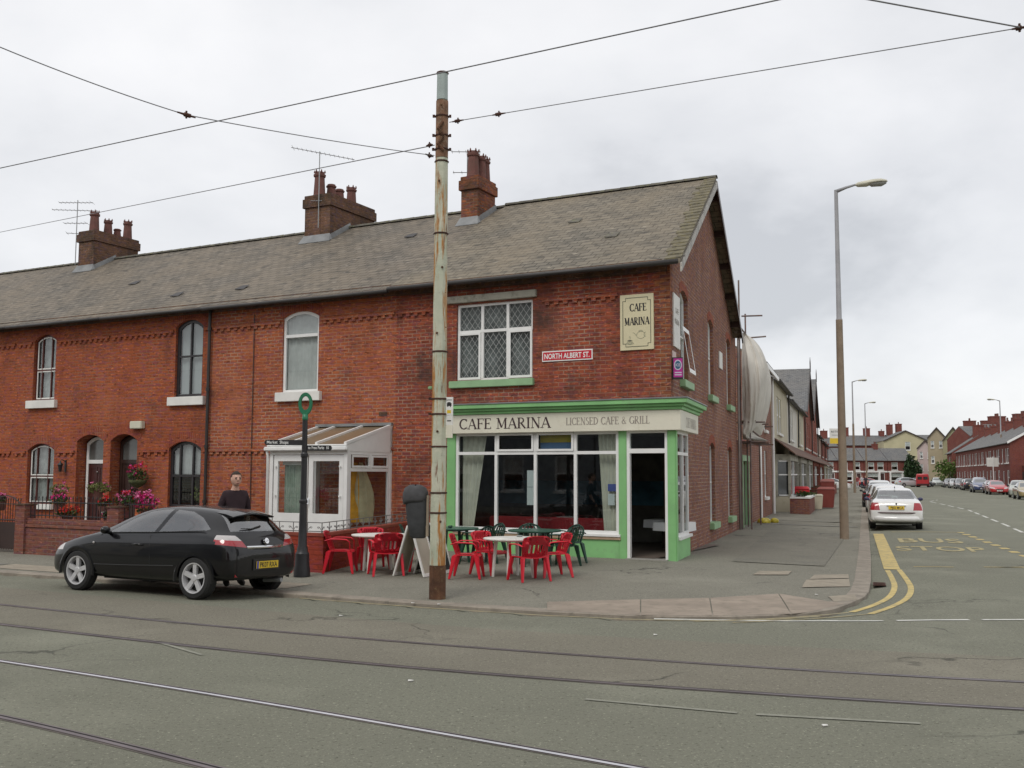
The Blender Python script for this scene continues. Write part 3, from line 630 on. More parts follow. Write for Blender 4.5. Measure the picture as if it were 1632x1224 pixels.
# roof : plan edges follow the skewed gable
VO = .3
def Sx(v, e_): return S((-(v))/.988 - 0 + (e_*F.y.dot(S.y)*0), e_)
g = MB(); eave_v = .38
def gp(v, off, z):      # point on the line parallel to the gable (offset off) at facade distance v
    s_ = (v - off*F.y.dot(S.y))/F.y.dot(S.x); return S(s_, off, z)
ezt = EZ - (RZ-EZ)/5.9*eave_v*.9 + .05
g.hull8([p-V((0, 0, .09)) for p in (F(7.22, eave_v, ezt), gp(eave_v, VO, ezt), gp(RV, VO, RZ), F(7.22, RV, RZ))], [F(7.22, eave_v, ezt), gp(eave_v, VO, ezt), gp(RV, VO, RZ), F(7.22, RV, RZ)])
bv = -12.2
g.hull8([p-V((0, 0, .09)) for p in (F(7.22, bv, ezt), gp(bv, VO, ezt), gp(RV, VO, RZ), F(7.22, RV, RZ))], [F(7.22, bv, ezt), gp(bv, VO, ezt), gp(RV, VO, RZ), F(7.22, RV, RZ)])
roof_c = part('roof', g, slate('roof_slate_cafe', (.13, .115, .09), (.20, .175, .135)), cafe)
g = ridge(F(7.22, RV, RZ+.02), gp(RV, VO, RZ+.02)); part('ridge_tiles', g, M_RIDGE, roof_c)
# mossy verge edge, bargeboards and rear verge purlins
g = MB()
for i in range(26):
    v0 = eave_v-.02 - (eave_v-RV)*i/26; v1 = v0-(eave_v-RV)/26*.93; f_ = (eave_v-v0)/(eave_v-RV); f2 = (eave_v-v1)/(eave_v-RV); za, zb_ = ezt+(RZ-ezt)*f_, ezt+(RZ-ezt)*f2; ww = VO-.30-random.random()*.16
    g.hull8([gp(v0, VO+.02, za+.004), gp(v0, ww, za+.004), gp(v1, ww, zb_+.004), gp(v1, VO+.02, zb_+.004)], [gp(v0, VO+.02, za+.04), gp(v0, ww, za+.03), gp(v1, ww, zb_+.015), gp(v1, VO+.02, zb_+.02)])
part('verge_slates', g, paint('mossy_slate', (.15, .132, .088), .9, .4, 5, dirt=(.20, .17, .065), dirtlo=.5), roof_c)
for v0, z0, v1, z1 in ((eave_v, ezt, RV, RZ), (bv, ezt, RV, RZ)):
    g = MB(); g.hull8([gp(v0, VO, z0-.28), gp(v1, VO, z1-.30), gp(v1, VO, z1-.095), gp(v0, VO, z0-.095)], [gp(v0, VO+.04, z0-.28), gp(v1, VO+.04, z1-.30), gp(v1, VO+.04, z1-.095), gp(v0, VO+.04, z0-.095)])
    part('bargeboard', g, paint('bargeboard_paint', (.42, .40, .36), .6, .2, 3, dirt=(.1, .09, .08)) if v0 > 0 else M_BROWNF, roof_c)
    for k in range(5):
        f_ = .12+k*.2; v = v0+(v1-v0)*f_; z = z0+(z1-z0)*f_; g = MB(); g.hull8([gp(v-.06, 0, z-.26), gp(v+.06, 0, z-.26), gp(v+.06, 0, z-.10), gp(v-.06, 0, z-.10)], [gp(v-.06, VO, z-.26), gp(v+.06, VO, z-.26), gp(v+.06, VO, z-.10), gp(v-.06, VO, z-.10)])
        part('purlin_end', g, M_BROWNF, roof_c)
g = MB(); g.tube([F(7.2, eave_v+.05, ezt-.06), gp(eave_v+.05, VO-.05, ezt-.06)], .055, 8); part('gutter', g, M_GUTTER, cafe, smooth=True)
g = MB(); g.tube([S(12.0, .12, EZ-.05), S(13.1, .14, EZ-.12)], .06, 8); g.tube([S(12.95, .1, EZ-.1), S(12.95, .08, 3.6), S(12.95, .08, .1)], .04, 8); part('downpipe', g, paint('downpipe_grey', (.30, .26, .24), .6, .2), cafe, smooth=True)
# upstairs front window: leaded casement
w = window(cafe, F, 3.37, 5.44, 4.17, 6.04, 0, b=-.06, fw=.06, bars=(.333, .667), hbars=(.64,), curtain=(0, 1, .0, 1), cm=paint('grey_net_dark', (.17, .175, .17), .95, .5, 2), sill=False, bw=.07)
g = MB()
for k in range(3):
    for (zz0, zz1) in ((4.23, 5.33), (5.40, 5.98)):
        x0 = 3.37+.06+k*.66; x1 = x0+.60; W_, H_ = x1-x0, zz1-zz0; st = .155
        n = int((W_+H_/1.35)/st)+1
        for i in range(n):
            for sg in (1, -1):
                pts = []
                c = (i+.5)*st
                # line x + (z/1.35)*1 = c (or mirrored), clipped
                xa = min(c, W_); za_ = (c-xa)*1.35; zb2 = min(c*1.35, H_); xb = c-zb2/1.35
                if za_ > H_ or xb > W_: continue
                if sg > 0: A, B = (x0+xa, zz0+za_), (x0+xb, zz0+zb2)
                else: A, B = (x1-xa, zz0+za_), (x1-xb, zz0+zb2)
                d = V((B[0]-A[0], B[1]-A[1])).normalized()*.006; nx, nz = -d[1], d[0]
                g.q(F(A[0]+nx, -.083, A[1]+nz), F(A[0]-nx, -.083, A[1]-nz), F(B[0]-nx, -.083, B[1]-nz), F(B[0]+nx, -.083, B[1]+nz))
part('leading', g, paint('lead_came', (.34, .35, .34), .5, .1), w)
g = MB()
for k, (x0, x1) in enumerate(((3.40, 4.03), (4.79, 5.42))): g.ring(arch_pts(F, x0, x1, 4.2, 5.34, 0, -.056), arch_pts(F, x0+.055, x1-.055, 4.255, 5.285, 0, -.056), F.y*.022)
part('casement', g, M_WHITE, w)
g = MB(); g.box(F, 3.25, 5.72, .002, .09, 6.08, 6.25); part('lintel', g, M_STONE, cafe, bevel=.01)
g = MB(); g.box(F, 3.32, 5.6, -.06, .1, 4.0, 4.168); part('sill', g, M_GREEN2, w, bevel=.01)
for i, o in enumerate(s_up+s_lo):
    up_ = i < 3
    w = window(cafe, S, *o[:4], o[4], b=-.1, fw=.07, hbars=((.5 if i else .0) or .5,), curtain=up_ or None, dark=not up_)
    g = MB(); g.box(S, o[0]-.12, o[1]+.12, -.1, .13, o[2]-.17, o[2]+.003); part('sill', g, M_GREEN2, w, bevel=.01)
    part('brick_arch', arch_band(S, o[0], o[1], o[3], o[4], 0, .23), M_ARCH, cafe)
g = MB(); ww = S; A0, A1, Z0, Z1 = 1.45, 2.4, 4.3, 5.35   # top hung casement standing open
g.ring([S(A0, .04, Z1), S(A1, .04, Z1), S(A1, .2, Z0), S(A0, .2, Z0)], [S(A0+.06, .05, Z1-.06), S(A1-.06, .05, Z1-.06), S(A1-.06, .19, Z0+.06), S(A0+.06, .19, Z0+.06)], V((0, 0, .04)))
part('open_casement', g, M_WHITE, cafe)
# ---- shopfront
D1 = .12
post = lambda a0, a1, z0=.04, z1=UP: MB().box(F, a0, a1, -.1, D1, z0, z1)
for a0, a1 in ((5.38, 5.62), (1.0, 1.185)): part('shopfront_post', post(a0, a1), M_GREEN, cafe, bevel=.01)
g = MB(); c1 = corner(D1); g.plan([F(.06, D1), c1, S(.1, D1), S(.1, -.02), F(.06, -.0)], .04, UP); part('corner_post', g, M_GREEN, cafe, bevel=.02)
g = MB(); g.box(F, 1.186, 5.379, -.1, D1-.004, -.05, .56); part('stall_riser', g, M_GREEN, cafe)
g = MB(); g.box(S, .101, 1.75, -.1, D1-.004, -.05, .52); part('stall_riser', g, M_GREEN, cafe)
g = MB(); g.box(F, 1.14, 5.42, -.04, D1+.05, .56, .62); part('shop_window_sill', g, M_WHITE, cafe, bevel=.008)
g = MB(); g.box(F, 1.14, 5.42, -.02, D1+.03, .50, .557); part('shop_sill_board', g, paint('wood_sill', (.42, .30, .2), .7, .2), cafe)
def shopwin(fr, edges, z0, z1, zt, nm='shop_window', b=D1-.03):
    g = MB(); a0, a1 = edges[0], edges[-1]; fw = .07
    g.ring(arch_pts(fr, a0, a1, z0, z1, 0, b), arch_pts(fr, a0+fw, a1-fw, z0+fw, z1-fw, 0, b), -fr.y*.07)
    g.box(fr, a0+fw, a1-fw, b-.066, b+.006, zt-.035, zt+.035)
    for e_ in edges[1:-1]: g.box(fr, e_-.035, e_+.035, b-.062, b+.01, z0+fw, zt-.036); g.box(fr, e_-.035, e_+.035, b-.062, b+.01, zt+.036, z1-fw)
    f = part(nm, g, M_WHITE, cafe)
    for x0, x1 in zip(edges, edges[1:]):
        for q0, q1 in ((z0, zt), (zt, z1)): part('pane', MB().q(fr(x0, b-.03, q0), fr(x1, b-.03, q0), fr(x1, b-.03, q1), fr(x0, b-.03, q1)), M_SHOPGL, f)
    return f
sw = shopwin(F, [1.186, 2.24, 3.25, 4.28, 5.378], .62, 2.9, 2.42)
for x0, x1 in ((2.28, 3.21), (3.29, 4.24)):
    g = MB(); g.ring(arch_pts(F, x0, x1, 2.46, 2.88, 0, D1-.022), arch_pts(F, x0+.05, x1-.05, 2.51, 2.83, 0, D1-.022), F.y*.02); part('fanlight', g, M_WHITE, sw)
sv = shopwin(S, [.12, .95, 1.75], .58, 2.9, 2.40)
g = MB(); g.box(S, .1, 1.8, -.02, D1+.05, .52, .578); part('sill', g, M_WHITE, sv)
# curtains, notices and the interior, real things behind the glass
bench = thing('bench_seat', 'long red upholstered bench inside the cafe window', 'bench', F(3.2, -1.0, .12)); part('seat', MB().box(F, 1.6, 4.9, -1.3, -.8, .3, .55), paint('bench_red', (.30, .015, .02), .6, .1), bench, bevel=.03); part('backrest', MB().box(F, 1.6, 4.9, -.79, -.7, .3, .92), paint('bench_red', (.3, .015, .02)), bench, bevel=.03)
for k, (a, b) in enumerate(((.62, -2.0), (1.3, -3.2))):
    t_ = thing('cafe_table', ['table with white cloth just inside the open cafe door', 'white clothed table farther inside the cafe door'][k], 'table', F(a, b, .12)); g = MB(); g.box(F, a-.38, a+.38, b-.38, b+.38, .78, .81); g.box(F, a-.04, a+.04, b-.04, b+.04, .12, .779); part('table_frame', g, M_BROWNF, t_)
    g = MB(); g.hull8([F(a-.40, b-.40, .62), F(a+.40, b-.40, .60), F(a+.40, b+.40, .63), F(a-.40, b+.40, .60)], [F(a-.39, b-.39, .82), F(a+.39, b-.39, .82), F(a+.39, b+.39, .82), F(a-.39, b+.39, .82)]); part('tablecloth', g, paint('table_cloth_white', (.75, .75, .75), .9, .05), t_)
def drape(pts0, pts1, name, n=16, mat=None):
    g = MB(); rows = []
    for i in range(n+1):
        t = i/n; rows.append([p.lerp(q, t) + F.y*(.03*sin(t*n*1.7)) for p, q in zip(pts0, pts1)])
    g.grid(rows); part(name, g, mat or paint('cream_voile', (.72, .68, .56), .9, .1, 4), sw, smooth=True)
drape([F(5.3, -.12, .66), F(5.3, -.1, 2.85)], [F(4.98, -.12, .66), F(4.62, -.1, 2.85)], 'curtain')
drape([F(1.3, -.12, .66), F(1.3, -.1, 2.85)], [F(1.62, -.12, .66), F(1.75, -.1, 2.85)], 'curtain')
g = MB(); g.box(F, 3.30, 3.52, -.03, -.025, 1.22, 1.63); g.box(F, 3.30, 3.52, -.03, -.025, 1.64, 2.02); part('window_notice', g, paint('paper', (.75, .78, .76), .8, .03), sw)
g = MB(); g.box(F, 1.34, 1.5, -.03, -.025, 1.25, 1.5); part('window_notice', g, paint('paper', (.7, .7, .7), .8, .1), sw)
g = MB(); g.box(F, 1.30, 1.5, -.03, -.025, 1.56, 1.72); part('window_sticker', g, paint('blue_sticker', (.10, .13, .42), .6, .1), sw)
g = MB(); g.box(F, 2.32, 3.18, -.04, -.03, 2.66, 2.86); part('window_pelmet', g, paint('yellow_pelmet', (.5, .38, .04), .8, .1), sw)
g = MB(); g.box(F, 2.32, 3.18, -.045, -.035, 2.5, 2.657); part('window_pelmet', g, paint('blue_pelmet', (.12, .22, .40), .8, .1), sw)
g = MB()
g.q(F(7, -5, .12), F(.4, -5, .12), F(.4, .0, .12), F(7, 0, .12)); part('cafe_floor', g, paint('cafe_floor', (.14, .11, .09), .7, .2), cafe)
g = MB(); g.q(F(7, -.3, 2.95), F(7, -5, 2.95), S(5, -.3, 2.95), S(.2, -.3, 2.95)); part('cafe_ceiling', g, paint('cafe_ceiling', (.3, .28, .24), .9, .1), cafe)
g = MB(); g.q(F(7, -5, .1), S(5, -.25, .1), S(5, -.25, 3), F(7, -5, 3)); g.q(F(7, 0, .1), F(7, -5, .1), F(7, -5, 3), F(7, 0, 3)); g.q(S(5, -.25, .1), S(1.9, -.25, .1), S(1.9, -.25, 3), S(5, -.25, 3)); part('inner_wall', g, paint('cafe_inner_wall', (.16, .15, .13), .9, .3), cafe)
g = MB(); g.q(F(6.9, -4.9, 1.1), F(1.9, -4.9, 1.1), F(1.9, -4.9, 1.75), F(6.9, -4.9, 1.75)); part('mural_band', g, paint('blue_mural', (.09, .22, .30), .9, .5, 1.2), cafe)
# door
g = MB(); b_ = D1-.02
g.box(F, .93, 1.0, b_-.1, b_, .1, UP); g.box(F, .061, .12, b_-.1, b_, .1, UP); g.box(F, .12, .93, b_-.1, b_, 2.40, 2.50); g.box(F, .12, .93, b_-.1, b_, 2.84, UP)
df = part('door_frame', g, M_WHITE, cafe)
part('pane', MB().q(F(.12, .05, 2.5), F(.93, .05, 2.5), F(.93, .05, 2.84), F(.12, .05, 2.84)), M_SHOPGL, df)
g = MB(); g.box(F, .06, 1.0, -.1, D1+.08, .02, .115); part('doorstep', g, paint('step', (.32, .31, .28), .8, .1), cafe)
g = MB(); g.hull8([F(.125, .05, .14), F(.145, .05, .14), F(.30, -.82, .14), F(.28, -.82, .14)], [F(.125, .05, 2.38), F(.145, .05, 2.38), F(.30, -.82, 2.38), F(.28, -.82, 2.38)]); part('door', g, paint('door_wood', (.12, .04, .025), .5, .2), cafe)
# fascia and cornice follow the corner
def wrap(d, z0, z1, a_end=5.66, s_end=2.3, e_=.001): g = MB(); c = corner(d); g.plan([F(a_end, e_), F(a_end, d), c, S(s_end, d), S(s_end, e_), corner(e_)], z0, z1); return g
fas = part('fascia', wrap(.25, 2.89, 3.33), M_CREAM, cafe, bevel=.006)
g = wrap(.29, 3.334, 3.40, 5.7, 2.36); g.add(wrap(.35, 3.402, 3.46, 5.74, 2.44)); g.add(wrap(.42, 3.462, 3.56, 5.8, 2.55)); part('cornice', g, M_GREEN, cafe, bevel=.008)
part('cornice_flashing', wrap(.44, 3.562, 3.59, 5.84, 2.58), M_LEAD, cafe)
g = MB(); serif(g, 'CAFE MARINA', F(5.20, .25, 2.99), -F.x, V((0, 0, 1)), .245, 2.42, .005, 1.15); part('lettering', g, paint('dark_red_lettering', (.045, .02, .025), .6, .1), fas, recalc=False, weld=0)
g = MB(); serif(g, 'LICENSED CAFE & GRILL', F(2.40, .25, 3.04), -F.x, V((0, 0, 1)), .165, 2.0, .005, 1.0); part('lettering', g, M_FADE, fas, recalc=False, weld=0)
g = MB(); serif(g, 'CAFE MARINA', S(.45, .25, 2.98), S.x, V((0, 0, 1)), .22, 1.5, .005, .7); part('lettering', g, M_FADE, fas, recalc=False, weld=0)
chimney(cafe, F, 7.25-.1, 8.0-.1, -5.35, -4.55, 8.6, 10.95, [], cap=True) if False else None

# ================================================================ the terrace
def terrace(u0, u1, label, name='terraced_house', zoff=0.0, wins=(), doors=(), extra=None, mat=None):
    t = thing(name, label, 'house', F((u0+u1)/2, 0, 0), 'brick terraced houses'); mat = mat or M_BRICK
    ops = [w[:5] for w in wins] + [d[:5] for d in doors]
    g = wall_open(F, u0+.002, u1, -.1, EZ, ops, depth=.13)
    part('front_wall', g, mat, t)
    g = MB(); g.q(F(u0, -11.9, -.1), F(u1, -11.9, -.1), F(u1, -11.9, EZ), F(u0, -11.9, EZ))
    for u in (u0+.01, u1-.01): g.q(F(u, 0, -.1), F(u, -11.9, -.1), F(u, -11.9, EZ), F(u, 0, EZ)); g.q(F(u, 0, EZ), F(u, -11.9, EZ), F(u, RV, RZ-.12))
    part('back_wall', g, M_BRICK2, t)
    gaps = [(w[0]-.08, w[1]+.08) for w in wins if w[3] > 5.8]; bandsplit(t, F, u0+.05, u1-.05, 5.86, gaps, mat)
    gaps = [(w[0]-.08, w[1]+.08) for w in list(wins)+list(doors) if w[3] < 4]; bandsplit(t, F, u0+.05, u1-.05, 2.44, gaps, mat)
    g = MB(); g.box(F, u0, u1, 0, .05, EZ-.30, EZ-.16); g.box(F, u0, u1, 0, .12, EZ-.16, EZ-.03); g.box(F, u0, u1, .121, .34, EZ-.2, EZ-.17); part('eaves_course', g, M_BRICKD, t)
    for w in list(wins)+list(doors):
        part('brick_arch', arch_band(F, w[0], w[1], w[3], w[4], 0, .26), M_ARCH, t)
    g = MB(); ez = ezt+zoff; roof_slab(F, u0, u1-.004, eave_v, ez, RV, RZ+zoff, .09, g); roof_slab(F, u0, u1-.004, bv, ez, RV, RZ+zoff, .09, g)
    r = part('roof', g, M_SLATE, t); part('ridge_tiles', ridge(F(u0, RV, RZ+zoff+.02), F(u1, RV, RZ+zoff+.02)), M_RIDGE, r)
    g = MB(); g.tube([F(u0+.01, eave_v+.05, ez-.06), F(u1-.01, eave_v+.05, ez-.06)], .05, 8); part('gutter', g, M_GUTTER, t, smooth=True)
    return t, r
def zroof(v, zoff=0): return ezt+zoff+(RZ-ezt)*(eave_v-v)/(eave_v-RV)
def flashing(r, a0, a1, b0, b1, zo):
    g = MB()
    e_ = .1
    g.hull8([F(a0-e_, b1+.18, zroof(b1+.18, zo)+.01), F(a1+e_, b1+.18, zroof(b1+.18, zo)+.01), F(a1+e_, b1, zroof(b1, zo)+.01), F(a0-e_, b1, zroof(b1, zo)+.01)], [F(a0-e_, b1+.18, zroof(b1+.18, zo)+.03), F(a1+e_, b1+.18, zroof(b1+.18, zo)+.03), F(a1+.01, b1+.02, zroof(b1, zo)+.2), F(a0-.01, b1+.02, zroof(b1, zo)+.2)])
    for u, s_ in ((a0, -1), (a1, 1)):
        v0, v1 = b1, max(b0, RV); g.hull8([F(u, v0, zroof(v0, zo)), F(u+s_*.05, v0, zroof(v0, zo)), F(u+s_*.05, v1, zroof(v1, zo)), F(u, v1, zroof(v1, zo))], [F(u, v0, zroof(v0, zo)+.17), F(u+s_*.03, v0, zroof(v0, zo)+.17), F(u+s_*.03, v1, zroof(v1, zo)+.17), F(u, v1, zroof(v1, zo)+.17)])
    part('chimney_flashing', g, M_LEAD, r)
# house with the conservatory
h2, r2 = terrace(7.2, 13.45, 'brick terraced house with a white upstairs window and white conservatory against it', zoff=-.05,
    wins=[(9.66, 10.87, 4.07, 6.24, .16)])
window(h2, F, 9.66, 10.87, 4.07, 6.24, .16, b=-.05, fw=.075, hbars=(.70,), curtain=(0, 1, 0, .98), sill=True, bw=.08, sillx=.14, sillh=.24)
g = MB(); g.tube([F(11.86, .03, 6.25), F(11.84, .03, .2)], .012, 5); part('cable', g, M_GUTTER, h2)
g = MB(); g.tube([F(13.42, .1, 6.5), F(13.42, .09, .1)], .045, 8)
for z in (5.9, 4.2, 2.6, 1.1): g.tube([F(13.42, .1, z), F(13.42, .1, z+.09)], .062, 8)
part('downpipe', g, M_GUTTER, h2, smooth=.6)
g = MB(); g.box(F, 7.45, 7.7, .0, .008, 3.38, 3.48); part('air_vent', g, M_BRICKD, h2)
# house with charcoal sash windows
W3 = [(13.75, 14.80, 4.07, 6.28, .2), (13.7, 14.93, .95, 2.82, .2)]; D3 = [(16.2, 17.3, .1, 3.06, .2)]
h3, r3 = terrace(13.45, 17.45, 'brick terraced house with charcoal framed sash windows and a dark front door', zoff=-.05, wins=W3, doors=D3, mat=M_BRICK3)
M_CHAR = paint('charcoal_frame', (.03, .026, .028), .4, .2)
window(h3, F, *W3[0][:4], .2, b=-.08, fw=.09, fm=M_CHAR, bars=(.5,), hbars=(.53,), curtain=(.05, .95, .0, 1), cm=paint('grey_roller_blind', (.36, .38, .38), .9, .05), sill=True, bw=.05, sillx=.16, sillh=.24)
f_ = window(h3, F, *W3[1][:4], .2, b=-.08, fw=.09, fm=M_CHAR, bars=(.30, .70), hbars=(.48,), curtain=(.02, .98, .5, 1), cm=paint('etched_glass_light', (.40, .41, .40), .7, .1, 8), sill=True, bw=.06, sm_=M_BRICKG)
g = MB()
for k in range(26):
    a = 14.12+random.uniform(-.16, .16); z = 1.1+abs(random.gauss(0, .28)); p = F(a, -.28+random.uniform(-.04, .04), z); g.ball(p, random.uniform(.03, .06), 6)
part('window_plant', g, paint('window_plant_leaf', (.13, .16, .03), .8, .5, 20), f_)
# panelled dark door set back in the arched recess
def front_door(t, d, fm, dm, glassup=True, panes=False):
    a0, a1, z0, z1, rise = d; b = -.36; g = MB()
    P, Q = arch_pts(F, a0, a1, z0, z1, rise, -.13), arch_pts(F, a0, a1, z0, z1, rise, b)
    for i in range(len(P)): g.q(P[i], P[(i+1) % len(P)], Q[(i+1) % len(P)], Q[i])
    part('door_recess', g, M_BRICK, t)
    c0 = a0+.06; c1 = a1-.06; fr_ = MB(); fr_.ring(arch_pts(F, c0, c1, z0+.12, z1-.05, rise, b+.04), arch_pts(F, c0+.09, c1-.09, z0+.2, z1-.14, rise*.9, b+.04), -F.y*.07); fr_.box(F, c0+.09, c1-.09, b-.02, b+.05, 2.2, 2.31)
    f = part('door_frame', fr_, fm, t)
    part('pane', MB().q(*arch_pts(F, c0+.08, c1-.08, 2.31, z1-.13, rise*.9, b+.01)), paint('fanlight_grey', (.10, .105, .10), .15, .2, spec=.8), f)
    g = MB(); g.box(F, c0+.09, c1-.09, b-.02, b+.02, z0+.12, 2.2); dd = part('door', g, dm, t)
    g = MB()
    for (x0, x1) in ((c0+.16, (c0+c1)/2-.04), ((c0+c1)/2+.04, c1-.16)):
        for (q0, q1) in ((z0+.28, z0+.95), (z0+1.1, 2.1)): g.ring(arch_pts(F, x0, x1, q0, q1, 0, b+.02), arch_pts(F, x0+.04, x1-.04, q0+.04, q1-.04, 0, b+.02), F.y*.015)
    part('door_panels', g, dm, dd)
    g = MB(); g.ball(F((c0+c1)/2, b+.05, 1.95), .03, 8); g.box(F, (c0+c1)/2-.1, (c0+c1)/2+.1, b+.02, b+.035, 1.16, 1.21); g.ball(F(c0+.17, b+.06, 1.2), .035, 8); part('door_furniture', g, M_CHROME, dd)
    g = MB(); g.box(F, a0, a1, -.36, .05, 0, .13+z0-.1); part('doorstep', g, M_STONE, t)
front_door(h3, D3[0], M_BROWNF, paint('door_dark_brown', (.04, .02, .016), .4, .2))
# house with dark red and white sashes
W4 = [(19.86, 20.87, 4.15, 6.22, .2), (19.75, 20.97, .95, 2.82, .22)]; D4 = [(17.6, 18.75, .1, 3.06, .2)]
h4, r4 = terrace(17.45, 21.7, 'brick terraced house with a white framed front door and oxblood sash windows', zoff=-.05, wins=W4, doors=D4, mat=M_BRICK3)
M_OXB = paint('oxblood_frame', (.10, .025, .018), .45, .2)
for k, w_ in enumerate(W4):
    f_ = window(h4, F, *w_[:4], .2, b=-.1, fw=.06, fm=M_OXB, bars=(.3, .72), hbars=(.46,), curtain=(.0, 1, 0, 1), cm=paint('grey_net', (.33, .34, .33), .95, .3, 6), sill=True, bw=.035, sillx=.16 if not k else .1, sillh=.24 if not k else .15)
    g = MB(); a0, a1, z0, z1 = w_[:4]; m = (z0+z1)/2-.08
    for q0, q1 in ((z0+.06, m-.02), (m+.03, z1-.07)): g.ring(arch_pts(F, a0+.065, a1-.065, q0, q1, .15 if q1 > m+.1 else 0, -.115), arch_pts(F, a0+.1, a1-.1, q0+.035, q1-.035, .14 if q1 > m+.1 else 0, -.115), F.y*.02)
    part('sash', g, M_SILLW, f_)
front_door(h4, D4[0], M_WHITE, paint('door_deep_red', (.06, .018, .016), .4, .2))
h5, r5 = terrace(21.7, 42, 'end of the brick terrace running out of the picture on the left', zoff=-.05, wins=[(24.5, 25.6, 4.15, 6.2, .2)], mat=M_BRICK3)
window(h5, F, 24.5, 25.6, 4.15, 6.2, .2, fm=M_OXB, curtain=True, sill=True, hbars=(.5,))
# chimneys: placed on the front slope, reaching the ridge
chimney(h2, F, 7.5, 8.08, -5.7, -4.62, 8.6, 10.82, [(7.8, -4.85, .82, .19, True), (7.72, -5.2, .75, .16, True), (7.75, -5.5, .75, .16, True)], mat=brick('brick_stack_orange', (.32, .10, .04), (.13, .055, .034), (.22, .15, .1), soot=(.03, .03, .02), sootamt=.75, soot_lo=.46))
flashing(r2, 7.5, 8.08, -5.7, -4.62, -.05)
chimney(h3, F, 13.15, 14.2, -7.3, -4.85, 8.7, 11.05, [(13.85, -5.15, .85, .2, True), (13.75, -5.65, .55, .17, False), (13.75, -6.1, .5, .17, False), (13.7, -6.7, .7, .18, True)])
flashing(r3, 13.15, 14.2, -7.3, -4.85, -.05)
chimney(h5, F, 24.25, 25.1, -7.0, -4.9, 8.7, 11.05, [(24.7, -5.25, .8, .19, True), (24.65, -5.85, .6, .17, True), (24.6, -6.25, .35, .15, False), (24.6, -6.75, .75, .18, True)])
flashing(r5, 24.25, 25.1, -7.0, -4.9, -.05)
for rf, u, v, zo in ((r3, 15.55, -.75, -.05), (r2, 13.0, -.75, -.05), (roof_c, 3.6, -3.2, 0), (roof_c, 1.9, -1.6, 0), (r2, 9.3, -3.9, -.05), (r4, 19.2, -2.4, -.05)):
    z = zroof(v, zo)+.012; z2 = zroof(v-.24, zo)+.035; g = MB(); g.hull8([F(u, v, z), F(u+.3, v+.03, z), F(u+.27, v-.24, z2), F(u-.02, v-.22, z2)], [F(u, v, z+.012), F(u+.3, v+.03, z+.03), F(u+.27, v-.24, z2+.012), F(u-.02, v-.22, z2+.01)]); part('slipped_slate', g, M_RIDGE if rf is roof_c else M_GUTTER, rf)
# aerials -----------------------------------------------------------
def aerial(label, P, h, arms, loc=None):
    t = thing('tv_aerial', label, 'aerial', P, 'television aerials on the chimneys'); P = V(P)
    g = MB(); g.tube([P, P+V((0, 0, h))], .017, 6); part('mast', g, M_GREY, t)
    for z, a, l, n, tilt in arms:
        d = V((cos(a), sin(a), tilt)).normalized(); c = P+V((0, 0, z)); g = MB(); g.tube([c-d*l*.45, c+d*l*.55], .012, 6); s_ = V((-sin(a), cos(a), 0))
        for i in range(n):
            q = c+d*l*(-.42+.94*i/max(1, n-1)); w = .16+.1*(i == 0); g.tube([q-s_*w, q+s_*w], .006, 4)
        part('antenna', g, M_WIRE, t)
    return t
aerial('tall television aerial with crossed yagi antennas on the leftmost chimney', F(25.25, -4.9, 9.8), 2.5, [(2.4, pi, 1.3, 9, 0), (2.1, pi+.1, 1.7, 11, .0), (1.6, pi, .9, 6, 0), (1.2, .2, .8, 5, 0)])
aerial('long slanted television aerial above the middle chimney', F(13.55, -4.75, 9.9), 2.55, [(2.5, .05, 2.1, 14, -.18), (.9, pi, .5, 4, 0)])
aerial('short television aerial sticking out beside the chimney nearest the rusty pole', F(8.15, -5.1, 10.6), 1.2, [(1.15, pi, .9, 5, 0), (.5, pi, .8, 4, 0)])

# ---- signs on the cafe
def flatsign(fr, a0, a1, b, z0, z1, mat, th=.02): return MB().box(fr, a0, a1, b, b+th, z0, z1)
t = thing('wall_sign', 'cream upright CAFE MARINA board with cup and teapot drawings on the front wall', 'sign', F(.76, .0, 4.69))
part('board', flatsign(F, .37, 1.16, .003, 4.69, 5.94, M_SIGN, .035), M_SIGN, t, bevel=.004)
FB = .0385
g = MB(); serif(g, 'CAFE', F(.93, FB, 5.56), -F.x, V((0, 0, 1)), .17, .40, .003, 1.2); serif(g, 'MARINA', F(1.055, FB, 5.25), -F.x, V((0, 0, 1)), .17, .59, .003, 1.2); part('lettering', g, M_INK, t, recalc=False, weld=0)
g = MB(); fa = lambda a0, a1, z0, z1: g.box(F, a0, a1, FB, FB+.003, z0, z1)
x0, x1, q0, q1 = .43, 1.10, 4.76, 5.87
fa(x0, x0+.015, q0+.08, q1-.08); fa(x1-.015, x1, q0+.08, q1-.08); fa(x0+.08, x1-.08, q0, q0+.015); fa(x0+.08, x1-.08, q1-.015, q1)
for cx_, sx_ in ((x0, 1), (x1, -1)):
    for cz, sz in ((q0, 1), (q1, -1)):
        a_, b_ = cx_+sx_*.0, cx_+sx_*.08; c_, d_ = cz, cz+sz*.08
        fa(min(b_, b_-sx_*.012), max(b_, b_-sx_*.012), min(c_, d_), max(c_, d_)); fa(min(a_, b_), max(a_, b_), min(d_, d_-sz*.012), max(d_, d_-sz*.012))
part('border', g, paint('sign_border', (.12, .12, .08), .6, .1), t)
def sketch(pts, w=.008):
    g = MB()
    for (a, z), (c, d) in zip(pts, pts[1:]):
        n = V((-(d-z), c-a)).normalized()*w/2; g.q(F(a+n[0], FB+.004, z+n[1]), F(a-n[0], FB+.004, z-n[1]), F(c-n[0], FB+.004, d-n[1]), F(c+n[0], FB+.004, d+n[1]))
    return g
